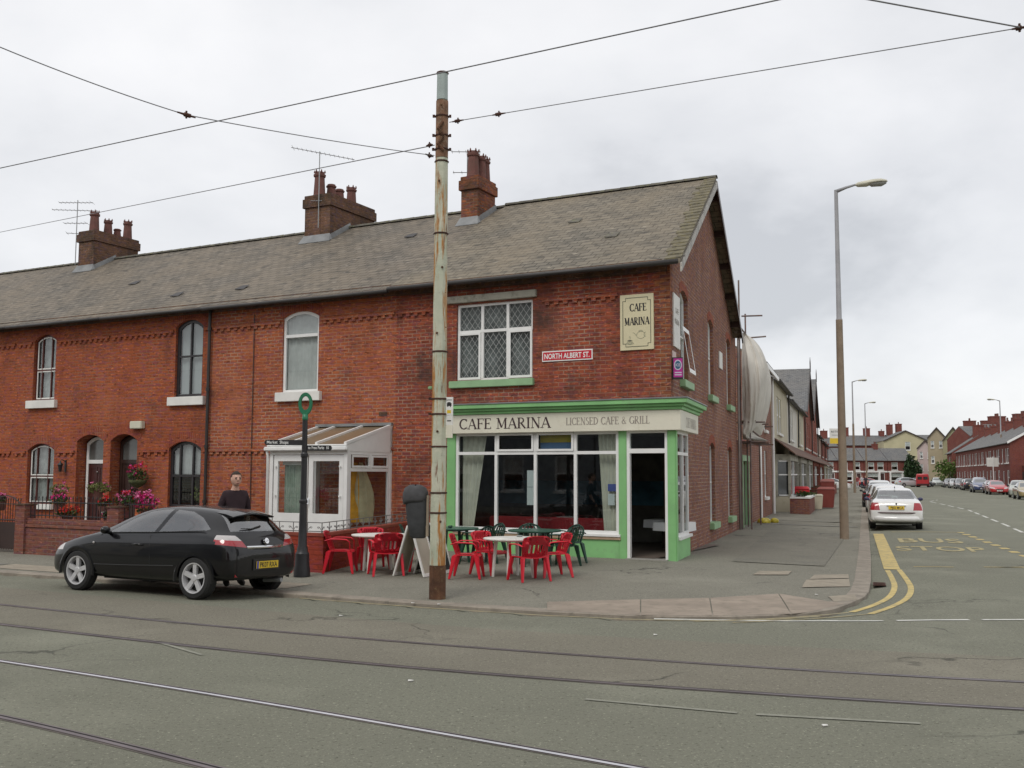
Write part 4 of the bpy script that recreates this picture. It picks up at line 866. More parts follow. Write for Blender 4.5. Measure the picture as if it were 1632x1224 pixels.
circ = lambda cx_, cz, rx, rz, a0=0, a1=360, n=14: [(cx_+rx*cos(R(a0+(a1-a0)*i/n)), cz+rz*sin(R(a0+(a1-a0)*i/n))) for i in range(n+1)]
g = sketch(circ(.67, 5.02, .10, .08)); g.add(sketch(circ(.67, 5.1, .05, .02, 0, 180))); g.add(sketch(circ(.55, 5.03, .045, .05, -90, 90))); g.add(sketch([(.76, 5.0), (.84, 5.08), (.86, 5.07)]))
g.add(sketch(circ(.93, 4.88, .06, .05, 180, 360))); g.add(sketch(circ(.93, 4.90, .06, .015))); g.add(sketch(circ(.93, 4.84, .09, .02))); g.add(sketch(circ(.93, 4.97, .012, .03, 0, 300)))
part('drawing', g, paint('drawing_grey', (.28, .29, .2), .7, .1), t, recalc=False, weld=0)
g = MB(); g.q(*[F(a, FB+.0035, z) for a, z in circ(.93, 4.905, .045, .012)]); part('coffee', g, M_INK, t)
t = thing('street_nameplate', 'red street nameplate reading NORTH ALBERT ST. on the brick wall', 'sign', F(2.47, 0, 4.53))
part('border', flatsign(F, 1.84, 3.11, .003, 4.535, 4.775, None, .018), M_WHITE, t); part('plate', flatsign(F, 1.865, 3.085, .0215, 4.56, 4.75, None, .004), paint('nameplate_red', (.52, .015, .03), .4, .05), t)
g = MB(); text(g, 'NORTH ALBERT ST.', F(3.05, .0262, 4.595), -F.x, V((0, 0, 1)), .12, 1.14, .022, .002); part('lettering', g, M_WHITE, t, recalc=False, weld=0)
t = thing('side_sign', 'tall narrow white board on the gable wall by the corner', 'sign', S(.8, 0, 4.78))
part('board', flatsign(S, .3, 1.15, .003, 4.78, 5.98, None, .03), M_SILLW, t); g = MB(); text(g, 'CAFE', S(.5, .033, 5.55), S.x, V((0, 0, 1)), .13, .42, 0, .003); text(g, 'MARINA', S(.4, .033, 5.3), S.x, V((0, 0, 1)), .13, .62, 0, .003); part('lettering', g, M_FADE, t, recalc=False, weld=0)
# purple projecting sign fixed to the corner
PX = Fr(corner(.02), (F.x+S.x*-.0).normalized(), F.y)
t = thing('hanging_sign', 'purple and black ice cream sign with round emblem at the corner above the cornice', 'sign', S(.12, .1, 3.75))
ps = Fr(S(.10, .02, 0), (cos(R(-8)), sin(R(-8)), 0), (sin(R(-8)), -cos(R(-8)), 0))     # faces the road
part('box', MB().box(ps, .0, .23, -.1, 0, 4.02, 4.5), M_BLACK, t, bevel=.005)
part('face', MB().box(ps, .025, .22, 0, .004, 4.06, 4.475), paint('sign_magenta', (.42, .02, .25), .4, .05), t)
g = MB(); g.q(*[ps(.12+.085*cos(2*pi*i/20), .006, 4.33+.115*sin(2*pi*i/20)) for i in range(20)]); part('emblem_ring', g, paint('sign_pale', (.55, .5, .62), .4, .05), t)
g = MB(); g.q(*[ps(.12+.065*cos(2*pi*i/20), .008, 4.33+.09*sin(2*pi*i/20)) for i in range(20)]); part('emblem', g, paint('sign_teal', (.03, .12, .19), .4, .05), t)
g = MB(); text(g, 'ICE', ps(.12, .010, 4.30), ps.x, V((0, 0, 1)), .06, .10, .02, 0, 'C'); 
for z in (4.15, 4.1): g.box(ps, .05, .20, .0045, .006, z, z+.025)
part('lettering', g, paint('sign_pale', (.6, .6, .6), .4, .05), t, recalc=False, weld=0)
g = MB(); g.box(S, .15, .62, .003, .02, 4.42, 4.66); solo('notice_plate', g, paint('pale_pink', (.62, .48, .45), .6, .1), 'small pale pink plate on the gable wall above the purple sign', 'sign')
g = MB(); g.box(S, 8.4, 9.1, .003, .03, 5.1, 5.6); solo('wall_plaque', g, M_SILLW, 'grey stone date plaque between upstairs gable windows', 'plaque')
g = MB(); g.box(F, 15.9, 16.38, .003, .16, 3.2, 3.42); t = solo('alarm_box', g, paint('alarm_cream', (.62, .6, .48), .5, .05), 'cream burglar alarm box high between the arched doorways', 'alarm box', bevel=.02)
t = thing('wall_lantern', 'black wall lantern on the brick between window and arched door', 'lantern', F(19.2, 0, 2.0))
g = MB(); g.box(F, 19.17, 19.23, 0, .03, 1.95, 2.3); g.tube([F(19.2, .02, 2.25), F(19.2, .16, 2.32), F(19.2, .2, 2.22)], .012, 6); part('bracket', g, M_BLACK, t)
g = MB(); g.lathe(F(19.2, .2, 1.95), [(.04, 0), (.075, .2), (.1, .21), (.03, .28), (.01, .33)], 6); part('lamp_cage', g, M_BLACK, t)

# ================================================================ conservatory
cn = thing('conservatory', 'white upvc lean-to conservatory with brown glazed roof on a red brick base', 'conservatory', F(8.45, .9, .1))
CV, c0, c1 = 1.85, 7.28, 9.62
g = MB(); g.box(F, c0, c1, CV-.12, CV, -.05, .5); g.box(F, c0, c0+.12, .01, CV-.121, -.05, .5); g.box(F, c1-.12, c1, .01, CV-.121, -.05, .5); part('plinth', g, M_BRICKP, cn)
g = MB()
for a in (c0, c1-.1): g.box(F, a, a+.1, CV-.1, CV, .5, 2.5)
g.box(F, c0+.1, c1-.1, CV-.08, CV-.01, 2.38, 2.5); g.box(F, c0+.1, c1-.1, CV-.08, CV-.005, .5, .56)
g.box(F, c0+.01, c0+.08, .0, .08, .5, 3.05); g.box(F, c1-.08, c1-.01, .0, .08, .5, 3.05)
part('frame', g, M_WHITE, cn)
def cdoor(a0, a1):
    g = MB(); b = CV-.02; g.ring(arch_pts(F, a0, a1, .57, 2.37, 0, b), arch_pts(F, a0+.13, a1-.13, .98, 2.22, 0, b), -F.y*.06); g.box(F, a0+.131, a1-.131, b-.05, b-.02, .60, .93)
    d = part('door', g, M_WHITE, cn, bevel=.006); part('pane', MB().q(F(a0+.12, b-.03, .97), F(a1-.12, b-.03, .97), F(a1-.12, b-.03, 2.23), F(a0+.12, b-.03, 2.23)), M_GLASS, d)
    return d
d1 = cdoor(8.47, 9.50); d2 = cdoor(7.40, 8.43)
g = MB()
for a in (9.42, 7.48):
    for z in (2.1, 1.4, .75): g.tube([F(a, CV, z), F(a, CV+.03, z)], .025, 6)
part('hinges', g, M_WHITE, d1)
g = MB(); g.tube([F(8.4, CV+.01, 1.35), F(8.4, CV+.04, 1.2)], .014, 6); part('door_handle', g, M_CHROME, d2)
n = 30; g = MB(); r0 = [F(8.62+.72*i/n, CV-.25-.02*sin(i*2), .97) for i in range(n+1)]; g.grid([r0, [V((p.x, p.y, 2.14)) for p in r0]]); part('vertical_blind', g, paint('blind_sage', (.34, .40, .33), .9, .15, 8), cn)
g = MB(); g.box(F, 8.58, 9.38, CV-.27, CV-.2, 2.13, 2.22); part('blind_rail', g, M_WHITE, cn)
# right hand side: big pane with two top lights and the sloping triangular panel
def csF(b, z, a=c0+.03): return F(a, b, z)
g = MB(); sd = Fr(F(c0+.02, 0, 0), F.y, -F.x)
g.ring(arch_pts(sd, .08, CV-.1, .5, 2.45, 0, 0), arch_pts(sd, .15, CV-.17, .58, 2.38, 0, 0), -sd.y*.06); g.box(sd, .15, CV-.17, -.056, .01, 1.98, 2.06); g.box(sd, .86, .94, -.056, .01, 2.06, 2.38)
for x0, x1 in ((.17, .86), (.94, CV-.19)): g.ring(arch_pts(sd, x0, x1, 2.07, 2.37, 0, .005), arch_pts(sd, x0+.05, x1-.05, 2.12, 2.32, 0, .005), sd.y*.02)
w = part('side_window', g, M_WHITE, cn); part('pane', MB().q(sd(.15, -.03, .58), sd(CV-.17, -.03, .58), sd(CV-.17, -.03, 2.38), sd(.15, -.03, 2.38)), M_GLASS, w)
g = MB(); g.hull8([sd(0, -.04, 2.452), sd(CV, -.04, 2.452), sd(CV, -.04, 2.60), sd(0, -.04, 3.10)], [sd(0, .01, 2.452), sd(CV, .01, 2.452), sd(CV, .01, 2.60), sd(0, .01, 3.10)]); part('gable_panel', g, M_WHITE, cn)
g = MB(); sd2 = Fr(F(c1-.02, 0, 0), F.y, F.x); g.ring(arch_pts(sd2, .08, CV-.1, .5, 2.45, 0, 0), arch_pts(sd2, .15, CV-.17, .58, 2.38, 0, 0), -sd2.y*.06); g.hull8([sd2(0, -.04, 2.452), sd2(CV, -.04, 2.452), sd2(CV, -.04, 2.60), sd2(0, -.04, 3.10)], [sd2(0, .01, 2.452), sd2(CV, .01, 2.452), sd2(CV, .01, 2.60), sd2(0, .01, 3.10)]); part('side_window', g, M_WHITE, cn)
g = MB(); roof_slab(F, c0+.04, c1-.04, CV+.03, 2.62, .02, 3.12, .03, g); cr_ = part('roof', g, paint('brown_roof_sheet', (.20, .145, .085), .35, .12, 2), cn)
g = MB()
for a in (c0, c0+.95-.1, c0+1.72, c1-.07): g.hull8([F(a, CV+.05, 2.60), F(a+.07, CV+.05, 2.60), F(a+.07, .0, 3.10), F(a, .0, 3.10)], [F(a, CV+.05, 2.67), F(a+.07, CV+.05, 2.67), F(a+.07, .0, 3.17), F(a, .0, 3.17)])
part('glazing_bars', g, M_WHITE, cr_)
g = MB(); g.box(F, c0-.02, c1+.02, .002, .1, 3.13, 3.2); part('wall_flashing', g, M_LEAD, cn)
g = MB(); g.box(F, c0-.06, c1+.1, CV+.01, CV+.13, 2.47, 2.57); g.box(F, c0-.03, c1+.06, CV+.0, CV+.08, 2.571, 2.62); part('gutter', g, M_WHITE, cn, bevel=.02)
g = MB(); g.tube([F(c1+.04, CV+.07, 2.5), F(c1+.04, CV+.02, 2.35), F(c1+.04, CV+.02, .3)], .035, 8); part('downpipe', g, M_WHITE, cn, smooth=True)
# folded yellow garden parasol inside, and a plastic chair back seen through the door
t = thing('folded_parasol', 'folded orange and yellow parasol standing inside the conservatory', 'parasol', F(7.85, .75, .5))
for nm, mt, k in (('canopy', paint('parasol_yellow', (.72, .35, .02), .8, .3, 4), 0), ('lining', paint('parasol_cream', (.55, .5, .3), .8, .2, 4), 1)):
    g = MB(); P, Q = F(7.85, .75, 2.2), F(7.8, .8, .75); rows = []
    for i in range(9):
        f = i/8; c = P.lerp(Q, f); r = .04+.17*sin(f*2.5)+.02*f; rows.append([c + V((cos(a_)*r*(1+.25*sin(a_*5+f*3)) + k*(.12+.12*f), sin(a_)*r*(1+.25*sin(a_*5)), 0)) for a_ in [2*pi*j/20 for j in range(20)]])
    g.grid(rows, True); part(nm, g, mt, t, smooth=True)
# ================================================================ houses of the side street
def _fin(t, r, wins, fr, fm, sillm):
    for w in wins: window(t, fr, *w[:4], 0, b=-.05, fw=.08, fm=fm, hbars=(.5,), curtain=(0, 1, .5, 1), sill=True, bw=.07, sm_=sillm)
    return t, r
def house(fr, a0, a1, depth, eave, ridge_z, label, wins=(), doors=(), wall=None, roofm=None, group=None, name='terraced_house', gable=False, wm=None, fm=None, chims=(), over=.3, z0=-.05, sillm=None, sides=(True, True), dm=None, chm=None, trimm=None):
    """fr.y points out to the street. gable=True: ridge runs away from the street, gable end faces it"""
    t = thing(name, label, 'house', fr((a0+a1)/2, 0, 0), group); wall = wall or M_BRICK2; roofm = roofm or M_SLATEF; ac = (a0+a1)/2
    ops = [tuple(w[:4])+(w[4] if len(w) > 4 else 0,) for w in wins] + [tuple(d[:4])+(0,) for d in doors]
    g = wall_open(fr, a0, a1, z0, eave, ops, depth=.12)
    if gable: g.q(fr(a0, 0, eave), fr(a1, 0, eave), fr(ac, 0, ridge_z-.12))
    part('front_wall', g, wall, t)
    g = MB(); g.q(fr(a0, -depth, z0), fr(a1, -depth, z0), fr(a1, -depth, eave), fr(a0, -depth, eave))
    if gable: g.q(fr(a0, -depth, eave), fr(a1, -depth, eave), fr(ac, -depth, ridge_z-.12))
    for i, a in enumerate((a0, a1)):
        g.q(fr(a, 0, z0), fr(a, -depth, z0), fr(a, -depth, eave), fr(a, 0, eave))
        if not gable: g.q(fr(a, 0, eave), fr(a, -depth, eave), fr(a, -depth/2, ridge_z-.12))
    part('side_wall', g, wm or wall, t)
    g = MB()
    if gable:
        roof_slab(Fr(fr.o, fr.y, fr.x), over, -depth, a0-.12, eave-.03, ac, ridge_z, .1, g); roof_slab(Fr(fr.o, fr.y, fr.x), over, -depth, a1+.12, eave-.03, ac, ridge_z, .1, g)
    else:
        roof_slab(fr, a0, a1, over, eave-.08, -depth/2, ridge_z, .1, g); roof_slab(fr, a0, a1, -depth-.2, eave-.08, -depth/2, ridge_z, .1, g)
    r = part('roof', g, roofm, t)
    if not gable:
        g = MB(); g.tube([fr(a0, over+.04, eave-.12), fr(a1, over+.04, eave-.12)], .055, 6); part('gutter', g, M_GUTTER, t)
    else:
        g = MB()
        for s_ in (a0-.12, a1+.12): g.hull8([fr(s_, over, eave-.3), fr(ac, over, ridge_z-.3), fr(ac, over, ridge_z-.1), fr(s_, over, eave-.13)], [fr(s_, over+.05, eave-.3), fr(ac, over+.05, ridge_z-.3), fr(ac, over+.05, ridge_z-.1), fr(s_, over+.05, eave-.13)])
        part('bargeboard', g, M_BROWNF, r)
        if name == 'gabled_house': return _fin(t, r, wins, fr, fm, sillm)
        g = MB(); g.tube([fr(ac, over+.03, ridge_z-.3), fr(ac, over+.03, ridge_z+.5), fr(ac, over+.03, ridge_z+1.0)], [.05, .05, .01], 6); part('finial', g, M_BROWNF, r)
    for w in wins:
        window(t, fr, *w[:4], w[4] if len(w) > 4 else 0, b=-.05, fw=.08, fm=fm, hbars=(.5,), curtain=(0, 1, .5, 1), sill=True, bw=.07, sm_=sillm)
    for d in doors:
        g = MB(); g.ring(arch_pts(fr, *d[:4], 0, -.04), arch_pts(fr, d[0]+.09, d[1]-.09, d[2], d[3]-.1, 0, -.04), -fr.y*.06); f = part('door_frame', g, fm or M_WHITE, t)
        g = MB(); g.box(fr, d[0]+.09, d[1]-.09, -.12, -.07, d[2], d[3]-.1); part('door', g, dm or paint('door_dark', (.06, .03, .03), .4, .1), f)
    for ch in chims:
        b0, w_, l_, h_, n_ = ch; g = MB(); g.box(fr, b0, b0+w_, -depth/2-l_/2, -depth/2+l_/2, ridge_z-1.2, ridge_z+h_); g.box(fr, b0-.06, b0+w_+.06, -depth/2-l_/2-.06, -depth/2+l_/2+.06, ridge_z+h_+.002, ridge_z+h_+.18)
        c = part('chimney', g, chm or M_BRICK2, t)
        for k in range(n_): part('chimney_pot', pot(fr(b0+w_/2, -depth/2-l_/2+l_*(k+.5)/n_, ridge_z+h_+.17), .5, .13, False), M_POT, c)
    return t, r
# yard wall with green framed gateway beside the cafe
yw = thing('yard_wall', 'brick yard wall with green gate frame under the white sheet', 'wall', S(17, 0, 0))
g = wall_open(S, 13.02, 21.6, -.05, 3.1, [(14.3, 16.6, -.05, 2.55, 0)], depth=.22); g.q(S(13.02, 0, 3.1), S(21.6, 0, 3.1), S(21.6, -.22, 3.1), S(13.02, -.22, 3.1)); part('wall', g, M_BRICKS, yw)
g = MB()
for a in (14.3, 16.45): g.box(S, a, a+.14, -.1, .06, 0, 2.5)
g.box(S, 14.2, 16.7, -.1, .07, 2.42, 2.62); part('gate_frame', g, M_GREEN2, yw)
g = MB(); g.box(S, 14.45, 16.44, -.16, -.1, .1, 2.3); part('gate', g, paint('gate_brown', (.08, .05, .04), .7, .3, 2), yw)
g = MB(); g.tube([S(21.3, .07, 0.05), S(21.3, .07, 3.1)], .05, 8); part('pipe', g, M_WHITE, yw)
# white rubble sheet and scaffold
sc = thing('scaffold', 'rusty scaffold poles standing against the yard wall under the sheet', 'scaffold', S(15, .6, .05))
g = MB()
for a, b, z in ((13.2, .12, 8.6), (13.5, .4, 4.2), (15.0, .15, 7.7), (17.0, .4, 4.2)): g = MB(); g.tube([S(a, b, .05), S(a, b, z)], .03, 6); part('upright', g, paint('scaffold_tube', (.16, .12, .11), .6, .3, 3, dirt=(.2, .07, .03)), sc)
TB = [(S(13.0, .4 if z < 5 else .2, z), S(18.0, .4 if z < 5 else .2, z)) for z in (3.1, 3.7, 6.9)] + [(S(a, -.1, z), S(a, .9, z)) for a in (13.5, 15, 17.0) for z in (3.72, 3.05)] + [(S(14.5, .1, 6.75), S(14.6, .9, 6.8)), (S(14.2, .1, 7.5), S(14.4, .8, 7.52)), (S(13.6, .15, 3.7), S(14.8, .8, 3.1))]
for a, b in TB: g = MB(); g.tube([a, b], .03, 6); part('ledger', g, paint('scaffold_tube', (.16, .12, .11)), sc)
g = MB(); g.box(S, 13.3, 17.2, .1, .6, 3.74, 3.78); part('plank', g, paint('plank_wood', (.25, .2, .14), .9, .3, 2), sc)
g = MB(); rows = []; n = 48
for i in range(n+1):
    f = i/n; z = 6.85-3.6*f; out_ = .12+.72*sin(pi*min(1, f*.9)**.8)**.75*(1 if f < .95 else .7); ln = 1.1+1.5*sin(pi*min(.93, f+.08)*.75)
    ring = []
    for j in range(96):
        a = 2*pi*j/96; fold = 1+.075*(1-abs(sin(a*5.5+f*2.2+.6*sin(f*5))))*(1.2-f)+.045*(1-abs(sin(a*11+f*5)))+.03*sin(a*5-f*9); cs, sn = cos(a), sin(a); cs = math.copysign(abs(cs)**.75, cs); sn = math.copysign(abs(sn)**.75, sn)
        ring.append(S(15.0+ln*cs*fold*.8, .1+out_/2*(1+sn*fold), z+.10*sin(a*4)*f))
    rows.append(ring)
g.grid(rows, True); g.v.append(S(15, .9, 3.12)); c_ = len(g.v)-1; base = (n)*96
for j in range(96): g.f.append((base+j, base+(j+1) % 96, c_))
solo('white_sheet', g, paint('white_tarpaulin', (.60, .57, .51), .85, .12, 1.2, dirt=(.42, .38, .31), dirtlo=.55), 'big billowing dirty white sheet hanging from the scaffold', 'tarpaulin', smooth=True)
g = MB()
for k in range(9): p = S(18.6+random.uniform(-.5, .5), .55+random.uniform(-.2, .2), .08); g.ball(p+V((0, 0, .06)), random.uniform(.14, .22), 8, sz=.7)
solo('rubbish_bag', g, paint('bag_yellow', (.60, .48, .03), .5, .3, 9, dirt=(.07, .10, .05), dirtlo=.5), 'yellow and green plastic bag lying at the foot of the yard wall', 'bag', smooth=True)
GS = 'houses along the left of the side street'
M_RENDC = paint('cream_render', (.50, .45, .33), .8, .1, 1, dirt=(.33, .29, .2), dirtlo=.6)
M_RENDW = paint('pale_render', (.60, .57, .50), .8, .1, 1)
M_RENDP = paint('pink_brown_render', (.32, .22, .17), .8, .15, 1)
h, r = house(S, 21.7, 28.2, 8, 6.75, 9.2, 'plain brick house with tall white windows between the yard and cream bay houses', [(24.0, 25.2, 3.9, 6.1), (23.9, 25.1, .95, 3.0)], wall=M_BRICKS, group=GS, roofm=M_SLATE)
g = MB(); g.tube([S(28.0, .1, 6.6), S(28.0, .09, .1)], .06, 8); part('downpipe', g, M_WHITE, h)
g = MB(); g.hull8([S(21.5, .34, 6.42), S(28.3, .34, 6.42), S(28.3, .34, 6.6), S(21.5, .34, 6.6)], [S(21.5, .40, 6.42), S(28.3, .40, 6.42), S(28.3, .40, 6.6), S(21.5, .40, 6.6)]); part('fascia_board', g, M_WHITE, r)
def bay_house(s0, s1, eave, rz, lab, wall, up_wins, baymat, gable=False, canopy=M_TILE, roofm=None, chims=(), pier=None, top=None):
    h, r = house(S, s0, s1, 9, eave, rz, lab, up_wins, [(s1-1.6, s1-.5, .1, 2.6)], wall=wall, group=GS, gable=gable, roofm=roofm or M_SLATEF, chims=chims)
    b0, b1 = s0+.5, s1-2.3; pier = pier or baymat
    g = MB(); g.plan([S(b0, .002), S(b0+.35, .75), S(b1-.35, .75), S(b1, .002)], 0, .85); bay = part('bay', g, baymat, h)
    g = MB(); g.plan([S(b0, .002), S(b0+.35, .72), S(b1-.35, .72), S(b1, .002)], 2.65, 2.95)
    for p, q in (((b0+.35, .72), .13), ((b1-.35, .72), .13), ((b0+.06, .1), .1), ((b1-.06, .1), .1)): g.plan([S(p[0]-q, p[1]-q), S(p[0]+q, p[1]-q), S(p[0]+q, p[1]), S(p[0]-q, p[1])], .852, 2.648)
    part('bay_piers', g, pier, h)
    g = MB(); g.plan([S(b0+.02, .01), S(b0+.35, .62), S(b1-.35, .62), S(b1-.02, .01)], .853, 2.647); part('bay_glass', g, paint('bay_glass_dark', (.05, .055, .055), .08, .2, spec=1), h)
    g = MB()
    for a in (b0+.38, (b0+b1)/2, b1-.38): g.box(S, a-.04, a+.04, .62, .68, .86, 2.64)
    g.box(S, b0+.4, b1-.4, .62, .67, 1.9, 1.97); g.box(S, b0+.3, b1-.3, .55, .82, .80, .9); part('bay_frame', g, M_WHITE, h)
    for k in (0, 1):
        p, q = ((b0+.08, .12), (b0+.33, .60)) if not k else ((b1-.08, .12), (b1-.33, .60)); g = MB()
        for zz in (.88, 1.9, 2.58): g.hull8([S(p[0], p[1]+.02, zz), S(q[0], q[1]+.02, zz), S(q[0], q[1]+.02, zz+.06), S(p[0], p[1]+.02, zz+.06)], [S(p[0], p[1]+.06, zz), S(q[0], q[1]+.06, zz), S(q[0], q[1]+.06, zz+.06), S(p[0], p[1]+.06, zz+.06)])
        part('bay_frame', g, M_WHITE, h)
    g = MB(); g.tube([S(s1-.12, .12, eave-.1), S(s1-.12, .1, 3.8)], .05, 6); part('downpipe', g, M_GUTTER, h)
    if canopy: g = MB(); roof_slab(S, s0+.01, s1-.01, 1.0, 2.98, .02, 3.75, .07, g); part('canopy_roof', g, canopy, h)
    return h, r
UW = lambda s0, w=1.1: [(s0+1.2, s0+1.2+w, 4.1, 6.0), (s0+3.0, s0+3.0+w, 4.1, 6.0)]
bay_house(30.0, 40.8, 6.75, 8.6, 'cream rendered bay house with brown pentice roof, nearest the cafe yard', M_RENDC, UW(31, 1.4), M_RENDC, pier=M_STONE)
bay_house(40.8, 51.5, 6.5, 8.4, 'pale ivory rendered bay house, second in the row of light fronts', M_RENDW, UW(42, 1.4), M_RENDW, pier=M_STONE)
bay_house(51.5, 61.5, 6.6, 8.6, 'light grey bay house just before the two brick gables', M_RENDC, UW(53, 1.4), M_RENDP, pier=M_STONE)
bay_house(61.5, 75.5, 7.0, 11.0, 'brick bay house with the nearer of the two pointed gables', M_BRICK2, [(64, 65.4, 4.1, 6.3), (67.2, 68.6, 4.1, 6.3), (71, 72.2, 4.1, 6.3)], M_BRICK2, gable=True)
bay_house(75.5, 91, 7.0, 11.4, 'brick bay house with the farther pointed gable', M_BRICK2, [(78, 79.5, 4.1, 6.3), (82, 83.5, 4.1, 6.3), (86.5, 88, 4.1, 6.3)], M_BRICK2, gable=True)
bay_house(91, 104, 6.2, 8.2, 'low beige rendered house beyond the pointed gables', M_RENDP, UW(93, 1.6), M_RENDC, chims=((1, 0, 0, 0, 0),)[:0])
bay_house(104, 118, 6.0, 8.0, 'brick bay house with a white band beyond the beige house', M_BRICK2, UW(106, 1.6), M_RENDW)
bay_house(118, 132, 6.0, 8.0, 'farthest brick bay house on the left, before the street end', M_BRICK2, UW(121, 1.6), M_RENDW)
# small front garden walls, bins
def gwall(s0, s1, lab, mat, v=2.0, h=.75, cope=M_SILLW):
    t = thing('garden_wall', lab, 'wall', S((s0+s1)/2, v/2, .05), 'low front garden walls of the side street'); g = MB(); g.plan([S(s0, .78), S(s0, v), S(s1, v), S(s1, .78), S(s1-.22, .78), S(s1-.22, v-.22), S(s0+.22, v-.22), S(s0+.22, .78)], .0, h); part('wall', g, mat, t)
    g = MB(); g.plan([S(s0-.04, .78), S(s0-.04, v+.04), S(s1+.04, v+.04), S(s1+.04, .78), S(s1-.26, .78), S(s1-.26, v-.26), S(s0+.26, v-.26), S(s0+.26, .78)], h+.002, h+.08); part('coping', g, cope, t); return t
gwall(28.5, 34.5, 'low brick planter wall with white coping in front of the first cream house', M_BRICKG, 1.7, .8)
gwall(40.9, 50, 'dark red garden wall behind the red bins', M_BRICKP, 1.8, .85, M_BRICKD); gwall(53, 60, 'brown brick garden wall in front of the light grey house', M_BRICK2, 1.9, 1.0, M_BRICKD)
gwall(62, 74, 'long brick garden wall below the nearer pointed gable', M_BRICK2, 1.9, 1.0, M_BRICKD); gwall(76, 90, 'brick garden wall below the farther pointed gable', M_BRICK2, 1.9, 1.0, M_STONE)
def bush(name, lab, c, r, h, mat, n=260, leaf=.08, group=None, seed=1, cat='bush', trunk=False):
    rnd = random.Random(seed); t = thing(name, lab, cat, c, group); g = MB(); c = V(c)
    lobes = [(V((rnd.uniform(-.6, .6)*r, rnd.uniform(-.6, .6)*r, h*(.35+.5*rnd.random()))), rnd.uniform(.3, .55)) for _ in range(9)]
    for _ in range(n):
        lc, lr = rnd.choice(lobes); d = V((rnd.gauss(0, 1), rnd.gauss(0, 1), rnd.gauss(0, .9))).normalized()*rnd.random()**.35
        p = c+lc+V((d.x*r*lr*1.3, d.y*r*lr*1.3, d.z*h*lr*.8)); p.z = max(p.z, c.z+.02); a = V((rnd.gauss(0, 1), rnd.gauss(0, 1), rnd.gauss(0, .6))).normalized(); b = a.cross(V((rnd.random(), rnd.random(), rnd.random()))).normalized(); s_ = leaf*rnd.uniform(.6, 1.4)
        g.q(p-a*s_, p-b*s_*.5, p+a*s_, p+b*s_*.5)
    part('foliage', g, mat, t, recalc=False, weld=0)
    g = MB()
    for k in range(5):
        d = V((rnd.uniform(-.4, .4)*r, rnd.uniform(-.4, .4)*r, h*.6)); g.tube([c, c+d*.5, c+d], [max(.012, h*.03), h*.02, .008], 5)
    part('stem', g, paint('bark', (.10, .07, .045), .9, .2), t); return t
bush('garden_plant', 'low green plants growing inside the white topped planter', S(33, 1.2, .7), .7, .35, M_LEAF, 300, .06, seed=3, cat='plant')
def bin_(lab, p, col, s=.55, h=1.05, lid=None):
    t = thing('wheelie_bin', lab, 'bin', p, 'bins in the side street front gardens'); fr = Fr(p, S.x, S.y); g = MB(); a = s/2
    g.hull8([fr(-a*.8, -a*.8, .05), fr(a*.8, -a*.8, .05), fr(a*.8, a*.8, .05), fr(-a*.8, a*.8, .05)], [fr(-a, -a, h*.88), fr(a, -a, h*.88), fr(a, a, h*.88), fr(-a, a, h*.88)]); part('body', g, paint('bin_'+col, {'red': (.20, .04, .03), 'cream': (.55, .5, .38), 'bright': (.6, .02, .03)}[col], .5, .1), t, bevel=.02)
    g = MB(); g.hull8([fr(-a*1.08, -a*1.08, h*.885), fr(a*1.08, -a*1.08, h*.885), fr(a*1.08, a*1.08, h*.885), fr(-a*1.08, a*1.08, h*.885)], [fr(-a*.8, -a*.8, h), fr(a*.8, -a*.8, h), fr(a*.8, a*.8, h), fr(-a*.8, a*.8, h)]); part('lid', g, paint('bin_lid_'+(lid or col), {'red': (.24, .06, .045), 'cream': (.5, .46, .35), 'bright': (.55, .02, .03)}[lid or col], .5, .1), t, bevel=.02)
    g = MB(); g.tube([fr(-a, -a*.9, .1), fr(a, -a*.9, .1)], .1, 10); part('wheels', g, M_TYRE, t)
bin_('brick red wheelie bin with rounded lid behind the planter wall', S(38.0, 2.2, .05), 'red', .95, 1.2); bin_('cream dustbin standing at the end of the planter wall', S(35.2, 1.8, .05), 'cream', .6, .85)
bin_('bright red box bin tucked in the garden of the first cream house', S(35.5, 1.0, .05), 'bright', .8, 1.25); bin_('tall brick red bin farther along by the garden walls', S(49.5, 2.0, .05), 'red', .9, 1.6)
